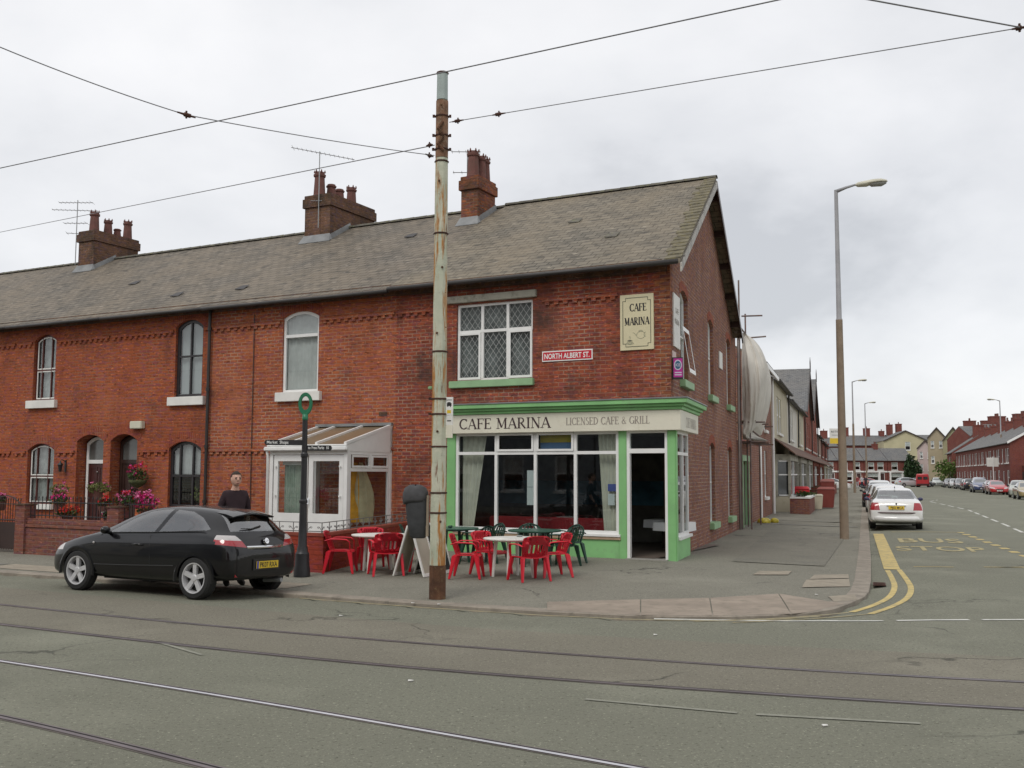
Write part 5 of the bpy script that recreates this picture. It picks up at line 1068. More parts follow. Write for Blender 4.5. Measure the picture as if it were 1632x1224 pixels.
# ---------------------------------------------------------------- right hand terrace across the street
ang = math.atan2(17.1, 53); Rf = Fr((54.0, 110.5, 0), (sin(ang), cos(ang), 0), (-cos(ang), sin(ang), 0))
GR = 'red terrace houses across the side street'
M_BR = paint('far_brick_red', (.20, .045, .035), .9, .25, .8, dirt=(.14, .04, .03)); M_BRB = brick('far_brick', (.22, .062, .042), (.16, .05, .036), (.22, .13, .1), sootamt=.2)
names = ['nearest', 'second', 'third', 'fourth', 'fifth', 'sixth', 'seventh', 'eighth']
for k in range(8):
    a0 = k*6.9; a1 = a0+6.9
    lab = 'far right red terrace house %s' % ('with the white gable bargeboard and agent board' if k == 0 else ', '+names[k]+' along from the white gable bargeboard')
    ww = [(a0+1.1, a0+2.3, 3.3, 4.9), (a0+2.6, a0+3.5, 3.3, 4.9), (a0+5.2, a0+6.1, 3.3, 4.9), (a0+1.1, a0+2.6, .9, 2.5)]
    h, r = house(Rf, a0, a1, 8.5, 5.55, 8.15, lab, ww, [(a0+4.6, a0+5.6, .1, 2.4)], wall=M_BRB, group=GR, chims=((a0+6.0, .85, 1.6, .75, 3),), over=.25, chm=M_BRB)
    if k == 0:
        for s_ in (.25, -8.7): g = MB(); g.hull8([Rf(-.25, s_, 5.35), Rf(-.25, -4.25, 7.9), Rf(-.25, -4.25, 8.16), Rf(-.25, s_, 5.6)], [Rf(-.02, s_, 5.35), Rf(-.02, -4.25, 7.9), Rf(-.02, -4.25, 8.16), Rf(-.02, s_, 5.6)]); part('bargeboard', g, M_WHITE, r)
    if k == 2:
        g = MB(); g.box(Rf, a0+2, a0+2.1, 0, .1, 2.0, 3.2); 
h, r = house(Rf, 61, 69, 8.5, 5.6, 8.6, 'brick gable ended house standing past a gap beyond the right hand terrace', [(64, 65.5, 3.3, 5), (64, 65.5, .9, 2.5)], [(67, 68, .1, 2.4)], wall=M_BRB, group=GR, chims=((61.2, 1, 1.7, 1.4, 3),), chm=M_BRB)
# garden wall and outhouse at the near gable end, estate agent board
g = MB(); g.box(Rf, -9, -.05, -1.4, -1.15, 0, 2.9); g.box(Rf, -9, -.05, -1.5, -1.1, 2.9, 3.0); solo('boundary_wall', g, M_BRB, 'high brick wall with pale coping beside the near gable end', 'wall')
g = MB(); g.box(Rf, -1.5, -.5, -1.14, -1.05, .1, 2.3); solo('yard_door', g, paint('door_black', (.03, .025, .025)), 'dark doorway in the high brick wall by the gable', 'door')
bush('green_bush', 'bright green bush over the wall at the right edge of the picture', Rf(-9.5, -2.4, .1), 2.0, 3.6, M_LEAF, 900, .2, seed=5); bush('green_bush', 'green bush in the gap beyond the right hand terrace', Rf(57.5, .5, .1), 2.2, 4.2, paint('leaf_light', (.10, .17, .03), .7, .4, 4), 900, .22, seed=6)
bush('climbing_ivy', 'dark green ivy mass on the end of the far red terrace', V((83.6, 212, 0)), 1.9, 5.6, M_IVY, 1500, .3, seed=8, cat='ivy')
t = thing('estate_agent_board', 'pale estate agent board on a post in front of the near red terrace house', 'sign', Rf(4, 1.2, .1)); g = MB(); g.tube([Rf(4, 1.2, .1), Rf(4, 1.2, 4.0)], .05, 6); part('post', g, M_WHITE, t); g = MB(); fx = Fr(Rf(4, 1.25, 0), (1, 0, 0), (0, -1, 0)); g.box(fx, -.65, .65, .0, .04, 2.9, 3.9); part('board', g, M_SILLW, t)
# ---------------------------------------------------------------- end of the street
E0 = Fr((70, 213, 0), (1, .04, 0), (.04, -1, 0)); GE = 'houses closing the far end of the side street'
for k, (x0, x1) in enumerate(((8.6, 14.2), (3.6, 8.5), (-2.0, 3.5), (-8, -2.1), (-15, -8.1))):
    lab = ['right hand end house of the far red terrace with white bay windows, beside the ivy', 'far red terrace house with white arched doorway', 'far red terrace house seen just right of the second lamp post', 'far red terrace house behind the second lamp post', 'far red terrace house hidden mostly by the left row'][k]
    w_ = x1-x0; ww = [(x0+.8, x0+2.1, 2.9, 4.5), (x1-2.1, x1-.8, 2.9, 4.5), (x0+.6, x0+3.0, .7, 2.3)]
    h, r = house(E0, x0, x1, 9, 4.95, 7.6, lab, ww, [(x1-1.6, x1-.6, .1, 2.3)], wall=M_BRB, group=GE, chims=((x1-1.2, .9, 1.2, .7, 2),)[:k % 2], over=.25, chm=M_BRB, sillm=M_WHITE)
    g = MB(); g.box(E0, x0+.02, x1-.02, .002, .12, 2.42, 2.72); g.box(E0, x0+.3, x0+.6, .002, .25, 0, 2.418); g.box(E0, x0+3.0, x0+3.3, .002, .25, 0, 2.418); part('white_band', g, M_WHITE, h)
def far_gable(lab, x, y, w, eave, rz, mat, depth, wins, turn=0, roofm=None, chims=()):
    fr = Fr((x, y, 0), (cos(turn), sin(turn), 0), (sin(turn), -cos(turn), 0)); return house(fr, 0, w, depth, eave, rz, lab, wins, [], wall=mat, group='taller houses rising behind the street end', gable=True, roofm=roofm or M_SLATEF, name='gabled_house', chims=chims, chm=M_BRB)
M_YEL = paint('pale_yellow_render', (.46, .42, .27), .8, .08, .5); M_PINK = paint('pale_pink_render', (.52, .42, .40), .8, .08, .5); M_TAN = paint('tan_render', (.38, .32, .22), .8, .1, .5); M_OLI = paint('olive_render', (.34, .32, .19), .8, .1, .5)
far_gable('pale yellow gabled house with black eaves rising behind the far terrace', 92.0, 252, 10.3, 10.4, 12.9, M_YEL, 14, [(5.0, 6.2, 8, 10)], turn=-.2)
fr_ = Fr((70, 262, 0), (1, 0, 0), (0, -1, 0)); h, r = house(fr_, 14, 28, 11, 9.5, 12.2, 'long slate roofed house beside the yellow gable with two tall chimneys', [], [], wall=M_BRB, group='taller houses rising behind the street end', chims=((17.0, 1.3, 1.3, 1.9, 1), (22.5, 1.4, 1.4, 1.7, 1), (26.5, 1.2, 1.2, 1.0, 1)), chm=M_BRB)
h, r = house(fr_, 28.1, 40, 11, 10, 12.4, 'slate roofed brick house behind the yellow gable, right chimney pair', [], [], wall=M_BRB, group='taller houses rising behind the street end', chims=((28.6, 1.3, 1.3, 2.5, 1), (31.0, 1.3, 1.3, 2.7, 1)), chm=M_BRB)
h, r = house(fr_, 2, 13.9, 10, 9.2, 11.6, 'low slate roofed house with skylight at the left of the far skyline', [], [], wall=M_BRB, group='taller houses rising behind the street end', chims=((4.5, 1.3, 1.3, 1.6, 1), (11, 1.6, 1.3, 1.6, 1)), chm=M_BRB)
far_gable('narrow pale pink three storey gabled house behind the red van', 85.9, 216, 3.2, 7.6, 9.4, M_PINK, 8, [(.5, 1.1, 5.4, 6.8), (2.0, 2.6, 5.4, 6.8), (.5, 1.1, 2.8, 4.2), (2.0, 2.6, 2.8, 4.2)], turn=-.38)
far_gable('tall tan three storey gabled house right of the pink one', 81.7, 200, 3.2, 9.3, 11.3, M_TAN, 8, [(.5, 1.1, 7.2, 8.6), (2.0, 2.6, 7.2, 8.6), (.5, 1.1, 4.2, 5.6)], turn=-.38)
far_gable('olive rendered gabled house with a long slate side roof', 83.0, 196, 3.6, 8.7, 11.2, M_OLI, 8, [(.8, 1.4, 6.4, 7.9), (2.2, 2.8, 6.4, 7.9)], turn=-.38)
fr_ = Fr((86.6, 194.5, 0), (cos(-.3), sin(-.3), 0), (sin(-.3), -cos(-.3), 0)); h, r = house(fr_, 0, 14, 9, 8.4, 11.0, 'olive house side range with two wide brick chimneys on its roof', [], [], wall=M_OLI, group='taller houses rising behind the street end', chims=((.3, 2.2, 1.4, 1.3, 3), (3.4, 3.0, 1.4, 1.3, 4)), chm=M_BRB)
for k, (x, y, w, z, ch, lb) in enumerate(((90, 186, 12, 9.9, 2.8, 'brick house behind the right terrace with a long low chimney'), (85.5, 176, 7, 10.6, 2.6, 'brick house behind the right terrace with the big wide chimney'), (84.5, 165, 9, 10.4, 3.0, 'brick house at the right edge of the skyline with a big chimney'))):
    fr_ = Fr((x, y, 0), (1, 0, 0), (0, -1, 0)); h, r = house(fr_, -6, w, 10, z-2.2, z, lb, [], [], wall=M_BRB, group='taller houses rising behind the street end', chims=((-.5, ch, 1.4, 1.6, 4),), chm=M_BRB)

# unseen houses behind the camera, added for the windows' and the car's reflections
M_OPG = paint('grey_blue_render', (.20, .22, .24), .8, .15, 1)
for k, (a0, a1, e_, rz_, wl) in enumerate(((-30, -16, 8.2, 11, M_BRICK2), (-8, 3, 9.5, 12.5, M_RENDC), (3.1, 14, 8.4, 11.4, M_OPG), (14.1, 27, 9.2, 12.4, M_OPG), (27.1, 42, 8.4, 11.4, M_RENDW))):
    fo = Fr(F(0, 29, 0), F.x, -F.y); n_ = int((a1-a0)/3.2); ww = [(a0+1+3.2*i, a0+2.3+3.2*i, z, z+1.9) for i in range(n_) for z in ((1.0, 4.6) if e_ < 9 else (1.0, 4.2, 6.8))]
    house(fo, a0, a1, 9, e_, rz_, ['brick house across the main street, right of the far road mouth', 'cream three storey house facing the cafe', 'grey rendered house facing the conservatory', 'tall grey house facing the left terrace', 'pale house facing the left end of the terrace'][k], ww, [], wall=wl, group='houses across the main street behind the camera', name='opposite_house')
strip_poly('near_pavement', [F(-60, 40), F(60, 40)], [F(-60, 22.5), F(60, 22.5)], .1, M_PAVE, 'pavement on the near side of the main street')
# ================================================================ street furniture
def rustpaint():
    m, nt, N, L, b = newmat('rusty_green_paint'); o = N.new('ShaderNodeTexCoord').outputs['Object']
    col = mixc(N, L, noise(N, L, o, 2, 5), (.42, .46, .35), (.58, .57, .45)); sx = N.new('ShaderNodeSeparateXYZ'); L.new(o, sx.inputs[0])
    st = noise(N, L, o, 1.0, 8, .7, .50, .565, (6.5, 6.5, .6)); col = mixc(N, L, st, col, (.40, .18, .045))
    col = mixc(N, L, noise(N, L, o, 1.0, 8, .7, .585, .64, (12, 12, 1.0)), col, (.17, .05, .02))
    col = mixc(N, L, noise(N, L, o, 7, 6, .7, .66, .70, (1, 1, 1.6)), col, (.07, .03, .015))
    L.new(col, b.inputs['Base Color']); b.inputs['Roughness'].default_value = .75; bump(N, L, noise(N, L, o, 9, 7, .7), b, .5, .01); return m
M_RP = rustpaint(); M_RUST = paint('bare_rust', (.11, .05, .025), .9, .4, 5, dirt=(.22, .17, .08), dirtlo=.55, bmp=.5); M_RUSTD = paint('dark_rust', (.07, .03, .02), .9, .4, 6)
PX0 = V((-1.146, 16.02, 0)); tp = thing('tram_pole', 'tall rusty pale green steel tram pole at the kerb in front of the cafe', 'pole', PX0)
def poleseg(z0, z1, r0, r1, mat, nm, seg=8):
    g = MB(); k = lambda r, z: [PX0+V((r*cos(R(22.5)+2*pi*j/seg), r*sin(R(22.5)+2*pi*j/seg), z)) for j in range(seg)]; g.hull8(k(r0, z0), k(r1, z1)); return part(nm, g, mat, tp, bevel=.006)
poleseg(-.05, .52, .137, .136, M_RUST, 'rusted_base'); poleseg(.521, 7.0, .132, .107, M_RP, 'lower_shaft'); poleseg(7.001, 7.95, .108, .104, paint('rust_mottled', (.22, .12, .07), .9, .4, 6, dirt=(.33, .30, .22), dirtlo=.52), 'strapped_section')
poleseg(7.96, 8.42, .096, .092, paint('pole_grey_green', (.36, .42, .40), .7, .12, 3, dirt=(.28, .2, .1), dirtlo=.66), 'upper_shaft'); 
for z, r in ((8.40, .098), (7.68, .113), (7.36, .115), (7.13, .117), (6.93, .113), (5.75, .118), (3.85, .125), (3.1, .129), (2.86, .13), (2.35, .131), (1.63, .134), (1.32, .135)):
    g = MB(); g.lathe(PX0+V((0, 0, z)), [(r, 0), (r+.004, .006), (r+.004, .02), (r, .026)], 10); 
    if z in (7.68, 7.36, 7.13, 3.1, 2.86): g.box(Fr(PX0, (1, 0, 0), (0, 1, 0)), -r-.04, -r, -.02, .02, z, z+.04); g.box(Fr(PX0, (1, 0, 0), (0, 1, 0)), r, r+.035, -.02, .02, z, z+.04)
    part('clamp_band', g, M_RUSTD, tp)
g = MB()
for z, a in ((7.85, -1.6), (6.6, -1.8), (5.2, -1.3), (4.15, -1.9), (1.2, -1.2), (2.6, -1.7)): g.ball(PX0+V((cos(a)*.125, sin(a)*.125, z)), .02, 6)
for z in (7.2, 7.45): g.tube([PX0+V((.03, -.11, z-.1)), PX0+V((-.05, -.13, z)), PX0+V((.02, -.11, z+.12))], .03, 6)
part('bolts', g, M_RUST, tp)
fp = Fr(PX0, (cos(-.35), sin(-.35), 0), (sin(-.35), -cos(-.35), 0)); t = thing('bus_stop_sign', 'small white bus stop flag with bus symbol and yellow square on the rusty pole', 'sign', PX0+V((.14, 0, 2.45)))
part('plate', MB().box(fp, .115, .235, -.01, .01, 2.86, 3.14), M_WHITE, t); part('plate', MB().box(fp, .115, .235, -.011, .009, 2.70, 2.855), M_SILLW, t); part('timetable', MB().box(fp, .115, .23, -.012, .012, 2.50, 2.69), M_CREAM, t)
g = MB(); g.box(fp, .135, .215, .0105, .012, 3.0, 3.045); g.box(fp, .145, .2, .0105, .012, 3.046, 3.06); g.box(fp, .13, .22, .0105, .012, 3.09, 3.10); g.box(fp, .145, .16, .0105, .012, 2.985, 3.0); g.box(fp, .19, .205, .0105, .012, 2.985, 3.0); g.box(fp, .14, .21, .0105, .012, 2.76, 2.775)
part('bus_symbol', g, M_INK, t); part('yellow_square', MB().box(fp, .14, .205, .0105, .012, 2.885, 2.935), M_YPL, t)
t = thing('small_box', 'tiny pale green junction box strapped to the left of the rusty pole', 'box', PX0+V((-.17, 0, 3.25))); part('cover', MB().box(fp, -.19, -.115, -.03, .03, 3.27, 3.32), M_GREEN2, t, bevel=.01)
# litter bin on the back of the pole
bc = PX0+V((-.36, .14, 0)); t = thing('litter_bin', 'charcoal litter bin with a draped hood fixed to the left of the rusty pole', 'litter bin', bc+V((0, 0, .93)))
M_BIN = paint('bin_charcoal', (.045, .047, .05), .75, .2, 8, bmp=.2); M_HOOD = paint('bin_hood', (.065, .065, .068), .9, .2, 8)
g = MB(); rows = []
for z, w, d in ((.93, .10, .10), (.96, .13, .12), (1.15, .16, .14), (1.45, .175, .16), (1.55, .18, .16)):
    rows.append([bc+V((math.copysign(abs(cos(a))**.6, cos(a))*w+(1.62-z)*.06, math.copysign(abs(sin(a))**.6, sin(a))*d, z)) for a in [2*pi*j/20 for j in range(20)]])
g.grid(rows, True); g.f.append(tuple(range(20))); part('bin_body', g, M_BIN, t, smooth=.7)
g = MB(); rows = []
for z, w, d in ((1.49, .185, .17), (1.54, .20, .18), (1.63, .20, .18), (1.71, .17, .15), (1.75, .10, .10), (1.76, .02, .02)):
    rows.append([bc+V((math.copysign(abs(cos(a))**.7, cos(a))*w-.01, math.copysign(abs(sin(a))**.7, sin(a))*d, z+.012*sin(a*3+z*9)+(.03*cos(a) if z < 1.6 else 0))) for a in [2*pi*j/24 for j in range(24)]])
g.grid(rows, True); g.f.append(tuple(range(24))); part('bin_hood', g, M_HOOD, t, smooth=True)
g = MB(); g.box(W.at(bc.x, bc.y), .165, .20, -.10, .10, .96, 1.6); part('back_plate', g, paint('wood_batten', (.33, .27, .2), .8, .2), t)
# street lamps
def lamp(P, h, lab, s=1.0, armdir=(1, 0, 0)):
    P = V(P); t = thing('street_lamp', lab, 'street lamp', P, 'street lamps on the left kerb of the side street'); d = V(armdir)
    g = MB(); g.tube([P-V((0, 0, .1)), P+V((0, 0, h*.62))], [.135*s, .10*s], 10); part('lower_column', g, M_CONC, t, smooth=.7)
    g = MB(); g.tube([P+V((0, 0, h*.62)), P+V((0, 0, h*.625)), P+V((0, 0, h))], [.10*s, .08*s, .055*s], 10); part('upper_column', g, paint('lamp_grey', (.33, .33, .34), .6, .15, 2), t, smooth=.7)
    g = MB(); g.tube([P+V((0, 0, h-.05)), P+d*.3*s+V((0, 0, h+.06)), P+d*.62*s+V((0, 0, h+.14))], [.06*s, .045*s, .03*s], 8); part('arm', g, paint('lamp_grey', (.33, .33, .34)), t, smooth=True)
    c = P+d*1.05*s+V((0, 0, h+.15)); g = MB(); rows = []; n_ = V((-d.y, d.x, 0))
    for x, w, u, l in ((-.5, .04, .03, .02), (-.42, .10, .08, .07), (-.15, .15, .10, .09), (.05, .17, .12, .02), (.3, .16, .11, .02), (.46, .08, .06, .02), (.5, .02, .02, .01)):
        rows.append([c+d*x*s*.95+n_*(cos(a)*w*s)+V((0, 0, (sin(a)*(u if sin(a) > 0 else l)*s)+x*.06)) for a in [2*pi*j/14 for j in range(14)]])
    g.grid(rows, True); g.f.append(tuple(range(14))); part('lantern', g, paint('lantern_cream', (.52, .50, .40), .5, .1), t, smooth=True)
    g = MB(); rows = []
    for x, w, l in ((-.08, .06, .02), (.0, .14, .09), (.3, .13, .11), (.44, .06, .04)): rows.append([c+d*x*s+n_*(cos(a)*w*s)+V((0, 0, -abs(sin(a))*l*s-.02+x*.05)) for a in [pi*j/8 for j in range(9)]])
    g.grid(rows); part('lamp_glass', g, paint('lamp_bowl', (.30, .30, .28), .2, .1), t, smooth=True)
    return t
lamp((10.05, 30.99, .04), 10.72, 'tall street lamp nearest the camera, brown below and grey above', armdir=(.97, -.23, 0))
lamp((34.9, 104, .05), 11.4, 'second street lamp along the left kerb, thin against the far terrace', s=1.0)
lamp((48.3, 139, .05), 11.6, 'third and smaller looking street lamp on the left kerb beyond the second', s=1.0)
lamp((61.5, 128, .1), 11.2, 'street lamp in front of the red terrace across the side street', s=1.0, armdir=(-1, .1, 0))['group'] = 'street lamp across'
# bus stop flag on the near side street lamp
t = thing('bus_stop_flag', 'white and yellow bus stop flag on a thin black post behind the near lamp post', 'sign', (19.35, 60, .1)); fl = Fr((19.35, 60, 0), (1, 0, 0), (0, -1, 0))
g = MB(); g.tube([fl(.02, 0, .1), fl(.02, 0, 4.7)], .03, 8); part('post', g, M_BLACK, t)
part('flag', MB().box(fl, -.62, 0, -.015, .015, 3.75, 4.65), M_SILLW, t); part('yellow_panel', MB().box(fl, -.615, -.005, .016, .02, 3.76, 4.08), M_YPL, t)
g = MB(); text(g, 'BUS STOP', fl(-.31, .0205, 4.42), V((1, 0, 0)), V((0, 0, 1)), .1, .44, .01, 0, 'C'); g.box(fl, -.5, -.12, .016, .02, 4.25, 4.27); part('lettering', g, M_INK, t, recalc=False, weld=0)
# finger post
SP = V((-3.893, 19.15, .03)); t = thing('finger_post', 'black finger post with green ring on top between the car and the conservatory', 'signpost', SP)
g = MB(); g.lathe(SP, [(.155, 0), (.155, .12), (.14, .2), (.13, .42), (.105, .46), (.10, .52), (.085, .56), (.072, 1.0), (.068, 1.35), (.08, 1.36), (.08, 1.40), (.06, 1.42), (.055, 2.2), (.07, 2.22), (.07, 2.27), (.052, 2.3), (.05, 2.9)], 14); part('post', g, M_BLACK, t, smooth=.5)
g = MB(); g.lathe(SP, [(.052, 2.9), (.058, 2.92), (.052, 3.02)], 12); part('collar', g, paint('ring_green', (.02, .17, .085), .4, .1), t, smooth=True)
fs = Fr(SP, (1, 0, 0), (0, 1, 0)); g = MB(); O, I = [], []
for i in range(28): a = -pi/2+2*pi*i/28; O.append(fs(.135*cos(a), -.02, 3.21+.215*sin(a)*(1 if sin(a) > 0 else 1.0))); I.append(fs(.075*cos(a), -.02, 3.225+.13*sin(a)))
g.ring(O, I, V((0, .045, 0))); part('ring', g, paint('ring_green', (.02, .17, .085)), t, bevel=.008)
for (x0, x1, z0, z1, dy, txt, rt) in ((-.72, -.04, 2.43, 2.53, .05, 'Market  Shops', -.70), (.04, .50, 2.33, 2.43, -.1, 'to Free Parks  10', .07)):
    a = math.atan2(dy, 1); q = Fr(SP, (cos(a), sin(a), 0), (sin(a), -cos(a), 0)); g = MB(); xa = x0-.03 if x0 < -.1 else x0; xb = x1+.03 if x1 > .1 else x1
    g.hull8([q(x0, -.012, z0), q(x1, -.012, z0), q(xb, -.012, (z0+z1)/2), q(x1, -.012, z1), q(x0, -.012, z1), q(xa, -.012, (z0+z1)/2)], [q(x0, .012, z0), q(x1, .012, z0), q(xb, .012, (z0+z1)/2), q(x1, .012, z1), q(x0, .012, z1), q(xa, .012, (z0+z1)/2)]); f = part('finger', g, M_BLACK, t)
    g = MB(); text(g, txt, q(rt, .0135, z0+.03), q.x, V((0, 0, 1)), .055, .40 if x0 < 0 else .40, .015, 0); part('lettering', g, M_WHITE, f, recalc=False, weld=0)
# wires ---------------------------------------------------------------
def pix(x, y, z=None, Y=None):
    d = _fw*1621.92 + _ri*(x-816) - _up*(y-612); c = V((0, 0, 1.95)); return c + d*(((z-1.95)/d.z) if z is not None else Y/d.y)
def wire(lab, P, r=.012, sag=0, name='overhead_wire', fit=()):
    P = [V(p) for p in P]; pts = []
    for a, b in zip(P, P[1:]):
        n = 12
        for i in range(n): t_ = i/n; p = a.lerp(b, t_); p.z -= sag*4*t_*(1-t_); pts.append(p)
    pts.append(P[-1]); t = thing(name, lab, 'wire', P[0], 'overhead tram wires'); g = MB(); g.tube(pts, r, 5); part('wire', g, M_WIRE, t)
    for p, l in fit:
        d = (P[-1]-P[0]).normalized(); g = MB(); g.tube([p-d*l, p-d*l*.5, p-d*l*.45, p+d*l*.2, p+d*l*.3, p+d*l], [.01, .014, .028, .03, .016, .01], 8); g.tube([p-V((0, 0, .045)), p+V((0, 0, .05))], .013, 6); part('insulator', g, M_RUSTD, t)
    return t
ext = lambda a, b, k: a+(b-a)*k
X1, X2 = pix(0, 268, 6.4), pix(1240, 0, 6.4); wire('long contact wire crossing the whole sky from lower left to upper right', [ext(X2, X1, 5), X1, X2, ext(X1, X2, 4)], .0075)
pp = lambda z, dx=0: PX0+V((dx, 0, z))
cr0 = pix(297, 183, 6.43); cr1 = pp(7.05, -.12); far_ = cr1+(cr0-cr1)*1.0; 
X3 = pix(0, 75, 6.75); wire('span wire from the rusty pole up to the upper left edge, carrying the contact wire', [cr1, cr0, X3, ext(cr0, X3, 5)], .007, sag=.03, fit=((cr0, .12), (pp(7.05, -.2), .08)))
A = pp(7.22, -.12); B = pix(0, 370, Y=32); wire('thin span wire running left from the rusty pole over the chimneys', [A, B, ext(A, B, 3)], .009, fit=((pp(7.22, -.2), .08),))
A = pp(7.6, .12); B = pix(1628, 44, 6.9); C_ = pix(812, 183, Y=A.y+(B.y-A.y)*.09); wire('span wire running right from the rusty pole with two insulators', [A, B, ext(A, B, 3)], .007, fit=((A+(B-A).normalized()*.18, .12), (A+(B-A).normalized()*1.02, .13), (B-(B-A).normalized()*.02, .08)))
X5 = pix(1388, 0, 6.85); wire('short length of contact wire in the top right corner', [ext(B, X5, 9), X5, B, ext(X5, B, 8)], .009)
# ================================================================ cafe tables and chairs
def make_table(lab, P, top, mat, r=.47, group=None, rz=0, h=.72):
    t = thing('round_table', lab, 'table', (0, 0, 0), group)
    g = MB(); g.lathe((0, 0, 0), [(.02, h-.012), (r*.9, h-.012), (r*.93, h-.03), (r*.97, h-.035), (r, h-.02), (r, h-.003), (r*.99, h), (.02, h)], 40, 1.05, 1); part('tabletop', g, top, t, smooth=.5)
    g = MB(); g.lathe((0, 0, 0), [(r*.62, h-.06), (r*.64, h-.06), (r*.64, h-.013), (r*.62, h-.013)], 24); part('apron', g, mat, t)
    for k in range(4):
        a = pi/4+k*pi/2; g = MB(); c, s_ = cos(a), sin(a); p0, p1 = V((c*r*.60, s_*r*.60, h-.014)), V((c*r*.72, s_*r*.72, 0)); g.tube([p0, p0.lerp(p1, .5), p1], [.038, .032, .026], 8); part('leg', g, mat, t, smooth=.6)
    t.location = P; t.rotation_euler.z = rz; return t
def make_chair(kind, mat, lab):
    """monobloc armchair facing -y (its back is at +y)"""
    t = thing('garden_chair', lab, 'chair', (0, 0, 0)); sh = .42; w = .25
    def shell(fn, nu, nv, th, mask=None):
        g = MB(); Pm = [[fn(i/nu, j/nv) for i in range(nu+1)] for j in range(nv+1)]
        for j in range(nv):
            for i in range(nu):
                if mask and mask(i, j): continue
                a = [Pm[j][i], Pm[j][i+1], Pm[j+1][i+1], Pm[j+1][i]]; n = (a[1]-a[0]).cross(a[3]-a[0]).normalized()*th; g.hull8(a, [p+n for p in a])
        return g
    seat = lambda u, v: V(((u-.5)*2*w*(1-.06*v), -.24+.46*v, sh+.012*cos((u-.5)*pi)*-1.5+(.02*(1-min(1, v*5))**2*-1)))
    part('seat', shell(seat, 8, 8, .018), mat, t, smooth=.6)
    H = .80
    if kind == 'fan':
        back = lambda u, v: V(((u-.5)*2*(w*(.94+.14*sin(v*pi*.6))), .21+.13*v-.07*(2*u-1)**2*-(-1)*.6, sh+.0+ (H-sh)*v*(1-.10*(2*u-1)**4*v)))
        part('backrest', shell(back, 13, 10, .014, lambda i, j: 2 <= j <= 5 and i in (3, 5, 7, 9)), mat, t, smooth=.6)
    else:
        back = lambda u, v: V(((u-.5)*2*w*1.08*math.sqrt(max(0, 1-(max(0, v-.45)/.56)**2.2)) if v > .45 else (u-.5)*2*w*(1.0+.08*v), .21+.14*v-.05*(2*u-1)**2, sh+(H-sh)*v))
        part('backrest', shell(back, 13, 12, .014, lambda i, j: (1 <= j <= 9) and (i % 2 == 0 and 1 < i < 11) and j != 5), mat, t, smooth=.6)
    for sx in (-1, 1):
        g = MB(); pts = [V((sx*(w+.02), .27, sh+.20)), V((sx*(w+.045), .16, sh+.235)), V((sx*(w+.055), 0, sh+.235)), V((sx*(w+.05), -.14, sh+.225)), V((sx*(w+.03), -.20, sh+.18)), V((sx*(w+.01), -.21, sh))]
        g.tube(pts, [.022, .028, .03, .03, .026, .022], 6, ry=.5); part('armrest', g, mat, t, smooth=.8)
        for sy, yt, yb in ((-1, -.2, -.27), (1, .2, .29)):
            g = MB(); x0, x1 = sx*(w-.01), sx*(w+.035); a, b = .036, .02
            def ringp(x, y, z, s_): return [V((x+s_*dx, y+s_*dy*1.0, z)) for dx, dy in ((-1, -1), (1, -1), (1, 1), (-1, 1))]
            g.hull8([V((x1-b, yb-b, 0)), V((x1+b, yb-b, 0)), V((x1+b, yb+b, 0)), V((x1-b, yb+b, 0))], [V((x0-a, yt-a*1.3, sh)), V((x0+a*.6, yt-a*1.3, sh)), V((x0+a*.6, yt+a*1.3, sh)), V((x0-a, yt+a*1.3, sh))]); part('leg', g, mat, t, bevel=.008)
    return t
chR = make_chair('fan', M_RED, 'x'); chG = make_chair('round', M_GPL, 'x'); used = {}
def place(src, P, face, lab, group):
    """face: direction (x,y) the sitter looks"""
    if src.name not in used: o = src; used[src.name] = 1
    else: o = copy_tree(src)
    o.location = (P[0], P[1], pz(V((P[0], P[1], 0)))); o.rotation_euler.z = math.atan2(face[1], face[0])+pi/2; o['label'] = lab; o['group'] = group; return o
T1, T2 = V((-2.55, 19.95, 0)), V((.03, 18.95, 0)); T3, T4 = V((.48, 21.15, 0)), V((-1.25, 21.9, 0))
GT = 'round tables outside the cafe'
for T, lab, m1, m2, rz in ((T1, 'white round plastic table in front of the conservatory', M_WPL, M_WPL, .3), (T2, 'white round plastic table in front of the cafe window', M_WPL, M_WPL, .55), (T3, 'dark green round plastic table by the cafe window', M_GPT, M_GPL, .2), (T4, 'dark green table half hidden behind the rusty pole', M_GPT, M_GPL, .4)):
    make_table(lab, (T.x, T.y, pz(T)), m1, m2, r=.53, group=GT, rz=rz)
GC = 'red chairs at the white tables'; 
def around(T, deg, d, lab, src=chR, grp=GC, twist=0):
    a = R(deg); P = T+V((cos(a)*d, sin(a)*d, 0)); f = R(deg+180+twist); return place(src, P, (cos(f), sin(f)), lab, grp)
around(T1, 190, .74, 'red chair on the left of the white table by the conservatory, seen from the side', twist=-10)
around(T1, 110, .62, 'red chair behind the white table by the conservatory, only its back top showing')
around(T1, -72, .60, 'red chair with its back to the camera at the conservatory table')
around(T1, 22, .72, 'red chair on the right of the conservatory table, partly behind the leaning board', twist=10)
around(T2, 186, .84, 'red chair right beside the rusty pole, side on to the white table', twist=-12)
around(T2, 128, .66, 'red chair behind the white cafe table on its left side, facing the camera', twist=10)
around(T2, -62, .60, 'red chair with its back to the camera in front of the white cafe table')
around(T2, 8, .74, 'red chair on the right of the white cafe table, facing left', twist=10)
GG = 'green chairs by the cafe window'
around(T3, 30, .80, 'dark green chair at the right end of the green table near the shop window', chG, GG, 10); around(T3, -28, .62, 'dark green chair just behind the right hand red chair', chG, GG)
around(T3, 95, .72, 'dark green chair behind the green table, its rounded back against the shop sill', chG, GG); around(T4, -40, .72, 'dark green chair with a rounded back right of the rusty pole', chG, GG)
